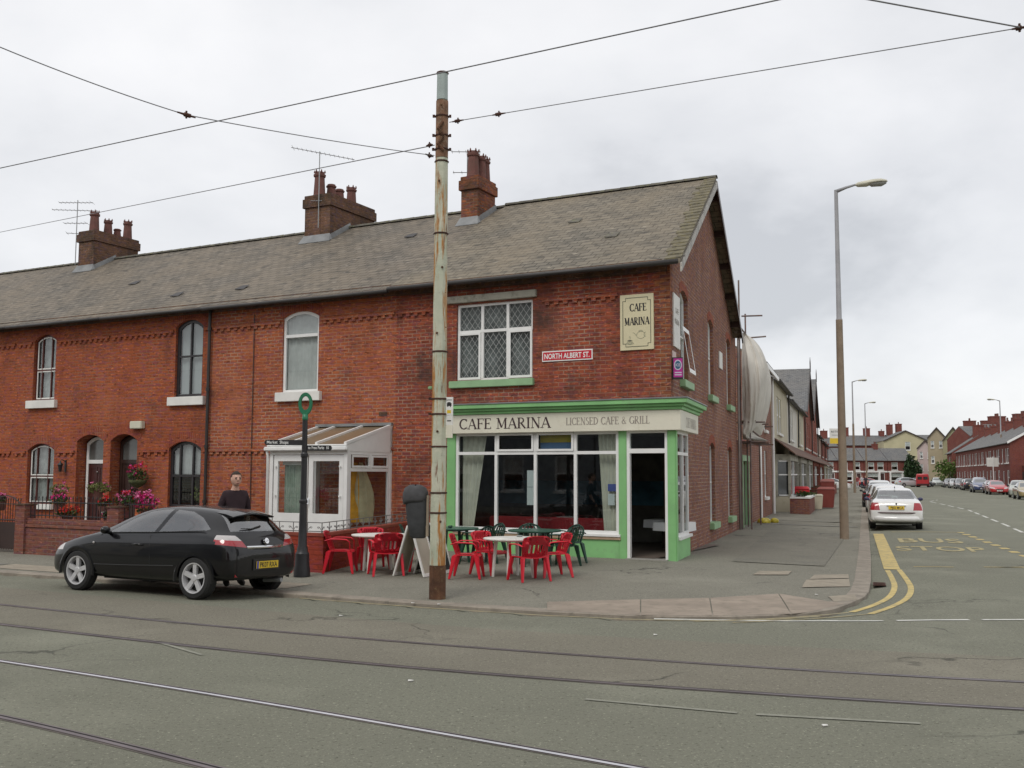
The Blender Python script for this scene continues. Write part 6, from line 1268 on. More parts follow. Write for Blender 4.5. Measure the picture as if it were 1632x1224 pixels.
around(T4, 15, .80, 'dark green chair turned sideways near the left end of the shop window', chG, GG, 20); around(T4, 185, .8, 'dark green chair whose back shows left of the litter bin', chG, GG)
g = MB(); g.lathe((T2.x+.12, T2.y+.25, pz(T2)+.722), [(.05, 0), (.06, .02), (.055, .03), (.04, .012), (.01, .01)], 14); solo('ashtray', g, paint('glass_grey', (.25, .27, .26), .2), 'small glass ashtray on the white cafe table', 'ashtray', smooth=True)
g = MB(); g.lathe((T4.x-.05, T4.y-.1, pz(T4)+.722), [(.04, 0), (.05, .03), (.04, .05), (.01, .05)], 12); solo('ashtray', g, M_GPL, 'small dark ashtray on the table behind the pole', 'ashtray', smooth=True)
# pavement boards
def aboard(lab, P, face, w, h, spread, face_m, frame_m, txt=None):
    P = V(P); t = thing('pavement_board', lab, 'sign board', P, 'folding boards by the pole'); f = V((face[0], face[1], 0)).normalized(); x = V((-f.y, f.x, 0)); q = Fr(P, x, f)
    for s_ in (1, -1):
        bt, tp_ = spread/2*s_, .02*s_; d = V((0, 0, h))+q.y*(tp_-bt)
        def pt(a, k, o): return q(a, bt+(tp_-bt)*k, h*k) + q.y*o*s_
        o_, i_ = [pt(-w/2, 0, 0), pt(w/2, 0, 0), pt(w/2, 1, 0), pt(-w/2, 1, 0)], [pt(-w/2+.045, .06, 0), pt(w/2-.045, .06, 0), pt(w/2-.045, .95, 0), pt(-w/2+.045, .95, 0)]
        g = MB(); g.ring(o_, i_, q.y*.03*s_); part('board_frame', g, frame_m, t); g = MB(); g.hull8([p+q.y*.008*s_ for p in i_], [p+q.y*.018*s_ for p in i_]); pn = part('panel', g, face_m, t)
        if txt and s_ == 1:
            g = MB(); zv = (pt(0, 1, 0)-pt(0, 0, 0)).normalized()
            for k, s2 in enumerate(txt): text(g, s2, pt(0, .78-.16*k, .0)+q.y*.02, -q.x, zv, .07, min(.34, .06*len(s2)), .004, 0, 'C')
            part('chalk_writing', g, paint('chalk', (.6, .6, .58), .9, .2, 30), pn, recalc=False, weld=0)
    return t
aboard('white framed leaning board with a beige back, left of the rusty pole', (-1.80, 19.3, .045), (1, -.45), .52, .93, .62, paint('board_beige', (.42, .38, .30), .8, .15, 2), M_SILLW)
aboard('black chalk board with white frame just right of the rusty pole', (-1.50, 19.75, .05), (1, -.28), .55, .95, .55, paint('blackboard', (.02, .022, .024), .6, .2), M_SILLW, None)
# ================================================================ garden walls and railings of the terrace
def railing(t, fr_pts, zb, zt, st=.13, mat=M_BLACK, spear=True, name='railing'):
    g = MB(); A, B = fr_pts; n = max(1, int((B-A).length/st))
    for z in (zb+.06, zt-.12): g.tube([A+V((0, 0, z)), B+V((0, 0, z))], .013, 5)
    for i in range(n+1):
        p = A.lerp(B, i/n); g.tube([p+V((0, 0, zb)), p+V((0, 0, zt-.03))], .009, 5)
        if spear: g.tube([p+V((0, 0, zt-.04)), p+V((0, 0, zt-.015)), p+V((0, 0, zt+.03))], [.006, .018, .003], 5)
    return part(name, g, mat, t)
gw = thing('garden_wall', 'low brown brick garden wall with piers and black spear railings on the left', 'wall', F(12.5, 5.1, .05))
g = MB(); g.box(F, 10.3, 14.0, 5.0, 5.2, -.05, .66); g.box(F, 10.3, 14.0, 4.98, 5.23, .665, .73); g.box(F, 10.3, 14.0, 5.02, 5.18, .735, .86); part('wall', g, M_BRICKG, gw)
for a0, a1 in ((14.0, 14.32), (10.9, 11.25)):
    g = MB(); g.box(F, a0, a1, 4.95, 5.26, -.05, 1.16); part('pier', g, M_BRICKG, gw)
g = MB(); 
for a0, a1 in ((14.0, 14.32), (10.9, 11.25)): g.box(F, a0-.02, a1+.02, 4.93, 5.28, 1.162, 1.20)
part('pier_cap', g, M_BRICKD, gw)
railing(gw, (F(11.26, 5.1), F(13.99, 5.1)), .87, 1.36); railing(gw, (F(10.0, 5.1), F(10.89, 5.1)), .87, 1.36)
g = MB(); g.box(F, 10.3, 10.31, .05, 4.99, -.05, .6); gb = thing('garden_gate', 'black wrought iron garden gate at the left edge', 'gate', F(14.85, 5.1, .05))
railing(gb, (F(14.36, 5.1), F(15.35, 5.1)), .1, 1.30, .09, M_BROWNF, name='bars')
g = MB(); g.box(F, 14.36, 15.35, 5.09, 5.11, .12, .75); g.tube([F(14.38, 5.1, 1.2), F(14.6, 5.1, 1.33), F(14.85, 5.1, 1.38), F(15.1, 5.1, 1.33), F(15.35, 5.1, 1.2)], .015, 6); g.tube([F(14.36, 5.1, .8), F(15.35, 5.1, .8)], .02, 6); part('gate_panel', g, paint('gate_dark_brown', (.04, .02, .016), .5, .2), gb)
gw2 = thing('garden_wall', 'brick garden wall running on past the gate and out of the picture', 'wall', F(18, 5.1, .05)); g = MB(); g.box(F, 15.4, 24, 5.0, 5.2, -.05, .86); g.box(F, 15.4, 15.7, 4.95, 5.26, -.05, 1.16); part('wall', g, M_BRICKG, gw2); railing(gw2, (F(15.72, 5.1), F(24, 5.1)), .87, 1.36)
# painted red wall round the conservatory garden, thin scroll railing on it
rw = thing('garden_wall', 'low red painted brick wall with grey scroll railing round the conservatory', 'wall', F(6.5, 3.5, .05))
c_a, c_b = F(5.2, 5.35), F(6.55, .02); dd = (c_b-c_a).normalized(); nn = V((-dd.y, dd.x, 0)); 
if nn.dot(F.x) < 0: nn = -nn
g = MB(); g.plan([c_a, c_b, c_b+nn*.2, c_a+nn*.2-F.y*.2, F(9.9, 5.15), F(9.9, 5.35)], -.08, .72); part('wall', g, M_BRICKP, rw)
g = MB(); o_ = nn*-.02; g.plan([c_a+o_+F.y*.02, c_b+o_, c_b+nn*.22, c_a+nn*.22-F.y*.22, F(9.9, 5.13), F(9.9, 5.37)], .722, .78); part('coping', g, paint('coping_red', (.28, .06, .035), .7, .15, 3), rw)
def scroll(A, B, zb, zt, name='scroll_railing'):
    g = MB(); n = max(2, int((B-A).length/.34)); M = M_GREY
    for z in (zb+.02, zt): g.tube([A+V((0, 0, z)), B+V((0, 0, z))], .009, 5)
    for i in range(n+1):
        p = A.lerp(B, i/n); g.tube([p+V((0, 0, zb-.03)), p+V((0, 0, zt))], .009, 5)
        if i < n:
            q = A.lerp(B, (i+1)/n); d = (q-p); h = zt-zb
            for s_, o in ((1, .04), (-1, .96)):
                pts = []
                for k in range(12):
                    a = k/11*pi*1.8; rr = .28*(1-k/15); pts.append(p+d*(o+s_*(.18-.16*cos(a)*rr/.28*1.0)) + V((0, 0, zb+h*(.25+.5*k/11*.9)+.035*sin(a))))
                g.tube(pts, .006, 4)
    return part(name, g, paint('railing_grey', (.16, .16, .155), .6, .2), rw)
scroll(c_a+nn*.1-F.y*.1, c_b+nn*.1, .79, .98); scroll(c_a+nn*.1-F.y*.1, F(9.9, 5.25), .79, .98)
rw['label'] = 'low red painted brick wall with grey scroll railing round the conservatory'
# plants --------------------------------------------------------------
def flowers(lab, C, r, petals, leafm=None, n=160, nl=220, h=None, basket=False, seed=0, cat='flowers', name='flower_plant', pr=.028):
    rnd = random.Random(seed); C = V(C); h = h or r*.8; t = thing(name, lab, cat, C)
    def blob(): 
        d = V((rnd.gauss(0, 1), rnd.gauss(0, 1), rnd.gauss(0, 1))).normalized(); k = rnd.random()**.33; return C+V((d.x*r*k, d.y*r*k*.8, h*.6+d.z*h*k))
    g = MB()
    for _ in range(nl):
        p = blob(); a = V((rnd.gauss(0, 1), rnd.gauss(0, 1), rnd.gauss(0, .7))).normalized(); b = a.cross(V((rnd.random()+.1, rnd.random(), rnd.random()))).normalized(); s_ = .035*rnd.uniform(.6, 1.4); p.z -= h*.2; g.q(p-a*s_, p-b*s_*.6, p+a*s_, p+b*s_*.6)
    part('leaves', g, leafm or M_LEAF, t, recalc=False, weld=0)
    for kk, (cm, fr_, up) in enumerate(petals):
        g = MB()
        heads = [blob()+V((0, 0, h*up)) for _ in range(max(3, int(n*fr_/9)))]
        for _ in range(int(n*fr_)):
            hd = rnd.choice(heads); p = hd+V((rnd.gauss(0, .025), rnd.gauss(0, .025), rnd.gauss(0, .02))); a = V((rnd.gauss(0, 1), rnd.gauss(0, 1), rnd.gauss(0, .6))).normalized(); b = a.cross(V((rnd.random()+.1, rnd.random(), rnd.random()))).normalized(); s_ = pr*rnd.uniform(.6, 1.2); g.q(p-a*s_, p-b*s_, p+a*s_, p+b*s_)
        part('petals', g, cm, t, recalc=False, weld=0)
    g = MB()
    if basket: g.lathe(C-V((0, 0, r*.75)), [(.03, 0), (r*.55, .08), (r*.8, r*.5), (r*.85, r*.75)], 14); part('basket', g, paint('moss_liner', (.07, .08, .03), .95, .4, 10, bmp=.4), t, smooth=True)
    else:
        g.lathe(C-V((0, 0, .22)), [(.09, 0), (.13, .2), (.14, .22), (.10, .22)], 12); part('pot', g, M_POT, t)
    return t
M_MAG = paint('petal_magenta', (.62, .03, .22), .6, .2, 12); M_PNK = paint('petal_pink', (.68, .16, .34), .6, .2, 12); M_RDF = paint('petal_red', (.62, .02, .03), .6, .2, 12); M_ORF = paint('petal_orange_red', (.68, .06, .02), .6, .2, 12); M_WHF = paint('petal_white', (.7, .66, .62), .6, .1)
hb = flowers('hanging basket of red and pink flowers on the wall beside the dark door', F(15.78, .32, 1.72), .30, [(M_MAG, .7, .55), (M_RDF, .6, .6)], basket=True, seed=1, n=220, nl=420, cat='hanging basket', name='hanging_basket')
g = MB(); g.tube([F(15.78, 0, 2.35), F(15.78, .34, 2.4), F(15.78, .34, 1.9)], .01, 5); part('bracket', g, M_BLACK, hb)
flowers('pink geranium clump on the wall between the piers and the basket', F(11.08, 4.95, 1.24), .20, [(M_PNK, 1, .3), (M_RDF, .3, .4)], seed=2); flowers('bright magenta geranium clump right behind the car bonnet', F(10.5, 4.85, 1.12), .26, [(M_MAG, 1.6, .1), (M_PNK, .6, .5)], seed=3, n=260)
flowers('red geranium showing above the railing below the white framed door', F(11.95, 4.75, 1.18), .17, [(M_RDF, 1.1, .3)], seed=4); flowers('orange red begonias behind the left part of the railing', F(13.1, 4.8, .95), .28, [(M_ORF, 1.0, .2), (M_RDF, .5, .3)], seed=5, h=.12)
flowers('magenta petunias behind the railing below the oxblood window', F(13.65, 4.6, 1.22), .24, [(M_MAG, 1.0, .1)], seed=6, h=.12); flowers('white and pale pink flowers low behind the railing', F(11.65, 4.85, .93), .17, [(M_WHF, .6, .2), (M_PNK, .5, .2)], seed=7, h=.1)
flowers('yellow green trailing plant with a few pink flowers below the oxblood window', F(13.5, 3.6, 1.50), .30, [(M_PNK, .5, 0)], leafm=M_LEAFY, seed=8, h=.14, n=120, nl=380); flowers('small pink flowered plant at the far left edge', F(15.4, 3.2, 1.42), .26, [(M_PNK, .4, .1)], leafm=M_LEAFY, seed=9, h=.16); flowers('pink flowers by the gate at the left edge', F(15.5, 4.8, 1.22), .14, [(M_PNK, .7, .2)], seed=10)
flowers('tiny plant with small pale pink flowers between the basket and the railing', F(11.0, 4.7, 1.45), .13, [(M_PNK, .3, .2)], leafm=M_BROWNF, seed=11, nl=60)
# slabs in the pavement
def slab(lab, pts, mat, z=.006, name='paving_slab'):
    g = MB(); n = 6; A, B, C_, D_ = pts; rows = []
    for j in range(n+1): 
        l, r_ = A.lerp(D_, j/n), B.lerp(C_, j/n); rows.append([(lambda p: V((p.x, p.y, pz(p)+z)))(l.lerp(r_, i/n)) for i in range(n+1)])
    g.grid(rows); return solo(name, g, mat, lab, kind='structure', org=(0, 0, 0))
M_SLAB = paint('slab_buff', (.30, .26, .20), .9, .15, 3, dirt=(.2, .18, .14)); M_SLABP = paint('slab_pinkish', (.29, .24, .19), .9, .18, 2, dirt=(.2, .17, .13)); M_TAR = asphalt('dark_tarmac_patch', (.165, .157, .128), (.24, .23, .19), (.19, .182, .15)); M_SLABG = paint('slab_grey', (.20, .195, .165), .9, .15, 3, dirt=(.16, .15, .12))
SP_ = lambda x, y, z=.03: pix(x, y, z)
for k, (a, b, c, d) in enumerate((((1285, 924), (1353, 921), (1355, 933), (1278, 936)), ((1298, 916), (1352, 914), (1353, 920), (1290, 923)), ((1320, 949), (1362, 945), (1366, 953), (1330, 957)), ((1210, 912), (1262, 911), (1256, 917), (1200, 918)))):
    slab('buff concrete slab let into the corner pavement', [SP_(*a), SP_(*b), SP_(*c), SP_(*d)], M_SLAB)
for k, (a, b, c, d) in enumerate((((872, 960), (1020, 957), (1020, 980), (872, 972)), ((1022, 957), (1130, 955), (1135, 981), (1022, 980)), ((1132, 955), (1240, 948), (1260, 978), (1137, 981)), ((1242, 948), (1345, 962), (1290, 975), (1262, 978)))):
    slab('worn pinkish kerbside paving at the corner', [SP_(*a, .01), SP_(*b, .01), SP_(*c, .01), SP_(*d, .01)], M_SLABP, .007)
slab('dark tarmac strip of the side pavement', [S(.5, 1.2), S(.6, 3.1), S(14, 3.5), S(14, 1.0)], M_TAR); slab('dark tarmac repair across the side pavement', [S(21, .5), S(21, 3.6), S(27, 3.7), S(27, 1.8)], M_TAR)
slab('grey slabs along the kerb of the main street', [F(12, 7.6), F(4.2, 7.6), F(4.2, 6.9), F(12, 6.9)], M_SLAB); slab('grey slabs along the kerb farther left', [F(24, 7.6), F(12.2, 7.6), F(12.2, 6.9), F(24, 6.9)], M_SLABG)
slab('pale slab strip across the side pavement', [S(17.6, .2), S(17.6, 3.8), S(18.2, 3.8), S(18.2, .2)], M_SLABG)
g = MB(); dc = pix(1393, 931, -.03); fd = Fr(dc, S.x, S.y); g.box(fd, -.25, .25, -.02, .2, .0, .012)
for i_ in range(6): g.box(fd, -.22+.075*i_, -.19+.075*i_, 0, .18, .0125, .02)
solo('drain_grate', g, M_RUSTD, 'small iron drain grate in the gutter at the corner', 'drain')
g = MB()
for (x, y) in ((1042, 1013), (650, 1087), (697, 962), (655, 960), (540, 980), (1312, 1159), (1300, 948)): 
    p = pix(x, y, .0 if y > 985 else .02); p.z = (road_z(p) if y > 965 else pz(p))+.008; g.hull8([p, p+V((.04, .01, 0)), p+V((.05, .05, 0)), p+V((0, .04, 0))], [p+V((0, 0, .006)), p+V((.04, .01, .01)), p+V((.05, .05, .004)), p+V((0, .04, .008))])
solo('litter', g, M_SILLW, 'scattered scraps of pale litter on the road and pavement', 'litter', kind='stuff', org=(0, 0, 0))
# ================================================================ vehicles
def eval_mesh(ob):
    dg = bpy.context.evaluated_depsgraph_get(); dg.update(); e_ = ob.evaluated_get(dg); me = bpy.data.meshes.new_from_object(e_); return me
def loft_body(st, wells, wr, W2, open_bottom=False):
    """st rows: x, zlo, ws, wm, zm, wb, zb, wr, zr, zt"""
    rows = []
    for x, zlo, ws, wm, zm, wb, zb, wrf, zr, zt in st:
        h = [(0, zlo), (ws*.7, zlo), (ws+.02, zlo+.015), (wm, zlo+(zm-zlo)*.42), (wm+.004, zm), (wm-.004, zm+(zb-zm)*.52), (wm-.028+(wb-wm)*.25, zm+(zb-zm)*.86), (wb-.012, zb+.01), ((wb+wrf)/2+.006, (zb+zr)/2), (wrf, zr), (wrf*.72, zr+(zt-zr)*.75), (0, zt)]
        rows.append([V((x, y, z)) for y, z in h] + [V((x, -y, z)) for y, z in h[-2:0:-1]])
    g = MB(); g.grid(rows, True); n = len(rows[0]); g.f.append(tuple(range(n))); g.f.append(tuple((len(rows)-1)*n+i for i in range(n)))
    me = bpy.data.meshes.new('tmp'); me.from_pydata([tuple(p) for p in g.v], [], g.f); bm = bmesh.new(); bm.from_mesh(me); bmesh.ops.recalc_face_normals(bm, faces=bm.faces); bm.to_mesh(me); bm.free()
    ob = bpy.data.objects.new('tmp', me); COL.objects.link(ob); m = ob.modifiers.new('s', 'SUBSURF'); m.levels = 2; m.render_levels = 2
    c = MB()
    for wx in wells:
        for sg in (-1, 1):
            k = 28; a = [V((wx+wr*cos(2*pi*i/k), sg*(W2-.24), .31+wr*sin(2*pi*i/k))) for i in range(k)]; c.hull8(a, [V((p.x, sg*(W2+.2), p.z)) for p in a])
    cm = bpy.data.meshes.new('tmpc'); cm.from_pydata([tuple(p) for p in c.v], [], c.f); bm = bmesh.new(); bm.from_mesh(cm); bmesh.ops.recalc_face_normals(bm, faces=bm.faces); bm.to_mesh(cm); bm.free()
    co = bpy.data.objects.new('tmpc', cm); COL.objects.link(co); b = ob.modifiers.new('b', 'BOOLEAN'); b.operation = 'DIFFERENCE'; b.object = co; b.solver = 'EXACT'
    r = eval_mesh(ob); bpy.data.objects.remove(ob); bpy.data.objects.remove(co); return r
def inpoly(x, z, P):
    c = False; j = len(P)-1
    for i in range(len(P)):
        if (P[i][1] > z) != (P[j][1] > z) and x < (P[j][0]-P[i][0])*(z-P[i][1])/(P[j][1]-P[i][1])+P[i][0]: c = not c
        j = i
    return c
def split_body(me, regions):
    """regions: (name, axis 'y' side or 'x' end view, polygon, test(face centre, normal)); returns body mesh and {name: [(verts, faces)]}"""
    bm = bmesh.new(); bm.from_mesh(me); bmesh.ops.recalc_face_normals(bm, faces=bm.faces); out = []
    for nm, ax, P, test in regions:
        for i in range(len(P)):
            a, b = P[i], P[(i+1) % len(P)]
            if ax == 'y': co = V((a[0], 0, a[1])); no = V((-(b[1]-a[1]), 0, b[0]-a[0]))
            elif ax == 'x': co = V((0, a[0], a[1])); no = V((0, -(b[1]-a[1]), b[0]-a[0]))
            else: co = V((a[0], a[1], 0)); no = V((-(b[1]-a[1]), b[0]-a[0], 0))
            x0, x1 = min(p[0] for p in P)-.12, max(p[0] for p in P)+.12; y0, y1 = min(p[1] for p in P)-.12, max(p[1] for p in P)+.12
            def k2(c): return (c.x, c.z) if ax == 'y' else (c.y, c.z) if ax == 'x' else (c.x, c.y)
            fs = [f for f in bm.faces if test(f.calc_center_median(), f.normal) and x0 < k2(f.calc_center_median())[0] < x1 and y0 < k2(f.calc_center_median())[1] < y1]
            geo = fs + list({e_ for f in fs for e_ in f.edges}) + list({v for f in fs for v in f.verts})
            if fs: bmesh.ops.bisect_plane(bm, geom=geo, plane_co=co, plane_no=no.normalized(), dist=.0005)
        sel = [f for f in bm.faces if test(f.calc_center_median(), f.normal) and inpoly(*k2(f.calc_center_median()), P)]
        if not sel: print('CAR: empty region', nm); continue
        vm = {}; vs_, fs_ = [], []
        for f in sel:
            idx = []
            for v in f.verts:
                if v.index not in vm or True:
                    key = tuple(round(c, 5) for c in v.co)
                    if key not in vm: vm[key] = len(vs_); vs_.append(v.co.copy())
                    idx.append(vm[key])
            fs_.append(tuple(idx))
        out.append((nm, vs_, fs_)); bmesh.ops.delete(bm, geom=sel, context='FACES')
    g = MB(); bm.verts.index_update(); g.v = [v.co.copy() for v in bm.verts]; g.f = [tuple(v.index for v in f.verts) for f in bm.faces]; bm.free(); return g, out
def make_wheel(t, x, y, side, r=.315, w=.20, rim=.215, spokes=5, loc=(0, 0), fancy=True, rimmat=None):
    c = V((x, y, r)); yy = V((0, side, 0)); g = MB(); prof = [(rim, -w/2), (r-.03, -w/2), (r, -w/2+.03), (r, w/2-.03), (r-.03, w/2), (rim+.005, w/2+.004), (rim, w/2-.01)]; rows = []
    for rr, o in prof: rows.append([c+yy*o+V((rr*cos(2*pi*k/32), 0, rr*sin(2*pi*k/32))) for k in range(32)])
    g.grid(rows, True); wh = part('wheel', g, M_TYRE, t, smooth=.6); rm = rimmat or M_RIM
    g = MB(); rows = []
    for rr, o in ((rim+.001, w/2-.02), (rim, w/2+.002), (rim-.018, w/2-.002), (rim-.028, w/2-.05), (rim-.03, 0)): rows.append([c+yy*o+V((rr*cos(2*pi*k/32), 0, rr*sin(2*pi*k/32))) for k in range(32)])
    g.grid(rows, True)
    for s_ in range(spokes):
        a = 2*pi*s_/spokes+.35; d = V((cos(a), 0, sin(a))); n_ = V((-sin(a), 0, cos(a))); lo = [c+d*.02+n_*(-.034)+yy*(w/2-.035), c+d*.02+n_*.034+yy*(w/2-.035), c+d*(rim-.01)+n_*.022*1.7+yy*(w/2-.028), c+d*(rim-.01)-n_*.022*1.7+yy*(w/2-.028)]
        g.hull8([p-yy*.03 for p in lo], [p+yy*(.012 if i < 2 else .018) for i, p in enumerate(lo)])
    rows = [[c+yy*o+V((rr*cos(2*pi*k/16), 0, rr*sin(2*pi*k/16))) for k in range(16)] for rr, o in ((.055, w/2-.06), (.055, w/2-.018), (.045, w/2-.012), (.002, w/2-.01))]; g.grid(rows, True)
    part('rim', g, rm, wh, bevel=0, smooth=.5); g = MB(); g.grid([[c+yy*o+V((rr*cos(2*pi*k/24), 0, rr*sin(2*pi*k/24))) for k in range(24)] for rr, o in ((rim-.02, .0), (.12, .01), (.12, .03), (.01, .03))], True); part('brake_disc', g, M_TRIM, wh)
def plate(t, o, xd, yd, txt, mat, w=.5, h=.11, eu=True, nm='number_plate'):
    o, xd, yd = V(o), V(xd).normalized(), V(yd).normalized(); n = xd.cross(yd); g = MB(); lo = [o-xd*w/2-yd*h/2, o+xd*w/2-yd*h/2, o+xd*w/2+yd*h/2, o-xd*w/2+yd*h/2]; g.hull8(lo, [p+n*.01 for p in lo]); p_ = part(nm, g, mat, t)
    g = MB(); text(g, txt, o+xd*(.02)-yd*.038+n*.0115, xd, yd, .078, w*.80, .02, 0, 'C'); part('characters', g, M_INK, p_, recalc=False, weld=0)
    if eu: g = MB(); a = o-xd*w/2-yd*h/2+n*.0112; g.q(a, a+xd*.04, a+xd*.04+yd*h, a+yd*h); part('blue_band', g, paint('plate_blue', (.03, .05, .35)), p_)
S_HATCH = [(3.50, .34, .46, .52, .44, .48, .56, .28, .60, .61), (3.38, .26, .68, .74, .48, .68, .66, .42, .70, .715), (3.12, .23, .78, .835, .54, .775, .755, .52, .80, .82), (2.75, .23, .80, .865, .60, .80, .85, .56, .90, .92), (2.38, .23, .81, .872, .62, .81, .925, .60, .975, .995),
  (2.05, .23, .81, .876, .62, .80, .96, .60, 1.10, 1.13), (1.6, .23, .81, .878, .62, .79, .975, .575, 1.29, 1.33), (1.2, .23, .81, .878, .62, .785, .985, .56, 1.375, 1.42), (.7, .23, .81, .878, .63, .785, .995, .555, 1.39, 1.45), (.25, .24, .81, .88, .64, .785, 1.01, .545, 1.365, 1.43),
  (-.1, .26, .80, .885, .65, .775, 1.02, .53, 1.315, 1.385), (-.30, .28, .79, .875, .66, .75, 1.02, .50, 1.25, 1.31), (-.46, .29, .77, .85, .66, .72, 1.0, .48, 1.08, 1.11), (-.58, .30, .74, .81, .64, .69, .94, .45, .985, 1.0), (-.66, .33, .66, .72, .58, .60, .74, .40, .78, .79), (-.67, .36, .5, .55, .5, .45, .62, .3, .66, .67)]
def car(kind, lab, st, wells, wr, W2, regions, mats, extra=None, cat='car', name='parked_car', wy=.765, rim=.215, fancy=False, wheelr=.315, spokes=5, origin=1.3, group=None, rimmat=None):
    t = thing(name, lab, cat, (0, 0, 0), group)
    body, regs = split_body(loft_body(st, wells, wr, W2), regions)
    b = part('body', body, mats['body'], t, smooth=.7, weld=.0003)
    for nm, vs_, fs_ in regs:
        g = MB(); g.v, g.f = vs_, fs_; part(nm, g, mats.get(nm, M_TLW if nm == 'lamp_lens' else M_CGL), t, smooth=.7, recalc=False)
    for wx in wells:
        for sg in (-1, 1): make_wheel(t, wx, sg*(wy), sg, wheelr, rim=rim, spokes=spokes, rimmat=rimmat)
    g = MB(); g.box(W, wells[0]+.35, wells[1]-.35, -.60, .60, .21, .30); part('underbody', g, M_TRIM, t)
    if extra: extra(t, b)
    return t
LR = lambda c, n: abs(c.y) > .35 and abs(n.y) > .35
HREG = [('side_window', 'y', [(1.98, .975), (1.62, 1.185), (1.25, 1.325), (.86, 1.365), (.80, 1.365), (.98, 1.005)], lambda c, n: c.y > .3 and abs(n.y) > .3), ('side_window', 'y', [(1.98, .975), (1.62, 1.185), (1.25, 1.325), (.86, 1.365), (.80, 1.365), (.98, 1.005)], lambda c, n: c.y < -.3 and abs(n.y) > .3),
  ('quarter_window', 'y', [(.88, 1.01), (.70, 1.362), (.36, 1.335), (.10, 1.245), (-.16, 1.075), (-.10, 1.055)], lambda c, n: c.y > .3 and abs(n.y) > .3), ('quarter_window', 'y', [(.88, 1.01), (.70, 1.362), (.36, 1.335), (.10, 1.245), (-.16, 1.075), (-.10, 1.055)], lambda c, n: c.y < -.3 and abs(n.y) > .3),
  ('rear_window', 'x', [(-.60, 1.045), (.60, 1.045), (.50, 1.29), (-.50, 1.29)], lambda c, n: c.x < .1 and n.x < -.1), ('windscreen', 'x', [(-.66, 1.0), (.66, 1.0), (.52, 1.33), (-.52, 1.33)], lambda c, n: c.x > 1.3 and n.x > .1),
  ('tail_lamp', 'x', [(.42, .80), (.74, .835), (.95, .87), (.95, .93), (.5, .905)], lambda c, n: c.x < -.36 and c.y > 0), ('lamp_lens', 'x', [(.5, .905), (.95, .93), (.95, 1.0), (.58, .985)], lambda c, n: c.x < -.32 and c.y > 0), ('lamp_lens', 'x', [(-.5, .905), (-.95, .93), (-.95, 1.0), (-.58, .985)], lambda c, n: c.x < -.32 and c.y < 0), ('tail_lamp', 'x', [(-.42, .80), (-.74, .835), (-.95, .87), (-.95, .93), (-.5, .905)], lambda c, n: c.x < -.36 and c.y < 0),
  ('headlamp', 'x', [(.42, .60), (.85, .66), (.85, .78), (.42, .70)], lambda c, n: c.x > 3.0 and c.y > 0), ('headlamp', 'x', [(-.42, .60), (-.85, .66), (-.85, .78), (-.42, .70)], lambda c, n: c.x > 3.0 and c.y < 0)]
def cabin(t, x0):
    M_SEAT = paint('seat_fabric', (.035, .035, .038), .9, .2, 6)
    g = MB(); g.box(W, x0-.3, 2.3, -.66, .66, .34, .42); part('cabin_floor', g, M_TRIM, t)
    g = MB(); g.box(W, 1.95, 2.25, -.68, .68, .6, .93); part('dashboard', g, M_TRIM, t, bevel=.03)
    g = MB(); g.box(W, x0-.45, x0-.05, -.60, .60, .6, .92); part('parcel_shelf', g, M_TRIM, t)
    for y in (-.36, .36):
        g = MB(); g.box(W, 1.0, 1.5, y-.25, y+.25, .43, .62); g.hull8([V((1.0, y-.24, .6)), V((1.14, y-.24, .6)), V((1.14, y+.24, .6)), V((1.0, y+.24, .6))], [V((.80, y-.19, 1.12)), V((.90, y-.19, 1.12)), V((.90, y+.19, 1.12)), V((.80, y+.19, 1.12))]); g.box(W, .77, .88, y-.12, y+.12, 1.16, 1.30); part('front_seat', g, M_SEAT, t, bevel=.02)
    g = MB(); g.box(W, x0, x0+.5, -.6, .6, .43, .6); g.hull8([V((x0, -.6, .6)), V((x0+.14, -.6, .6)), V((x0+.14, .6, .6)), V((x0, .6, .6))], [V((x0-.12, -.55, 1.0)), V((x0-.02, -.55, 1.0)), V((x0-.02, .55, 1.0)), V((x0-.12, .55, 1.0))]); part('rear_seat', g, M_SEAT, t, bevel=.02)
    g = MB(); g.tube([V((1.78+.04*cos(a)*0, -.36+.18*cos(a), .92+.17*sin(a))) for a in [2*pi*i/16 for i in range(17)]], .015, 6); part('steering_wheel', g, M_TRIM, t)
def mirrors(t, x, z, w, mat):
    for sg in (-1, 1):
        g = MB(); g.ball((x, sg*(w+.09), z+.03), .085, 12, .75, 1.1, .75); g.tube([(x, sg*(w-.02), z-.02), (x, sg*(w+.06), z+.0)], [.035, .03], 6); part('wing_mirror', g, mat, t, smooth=True)
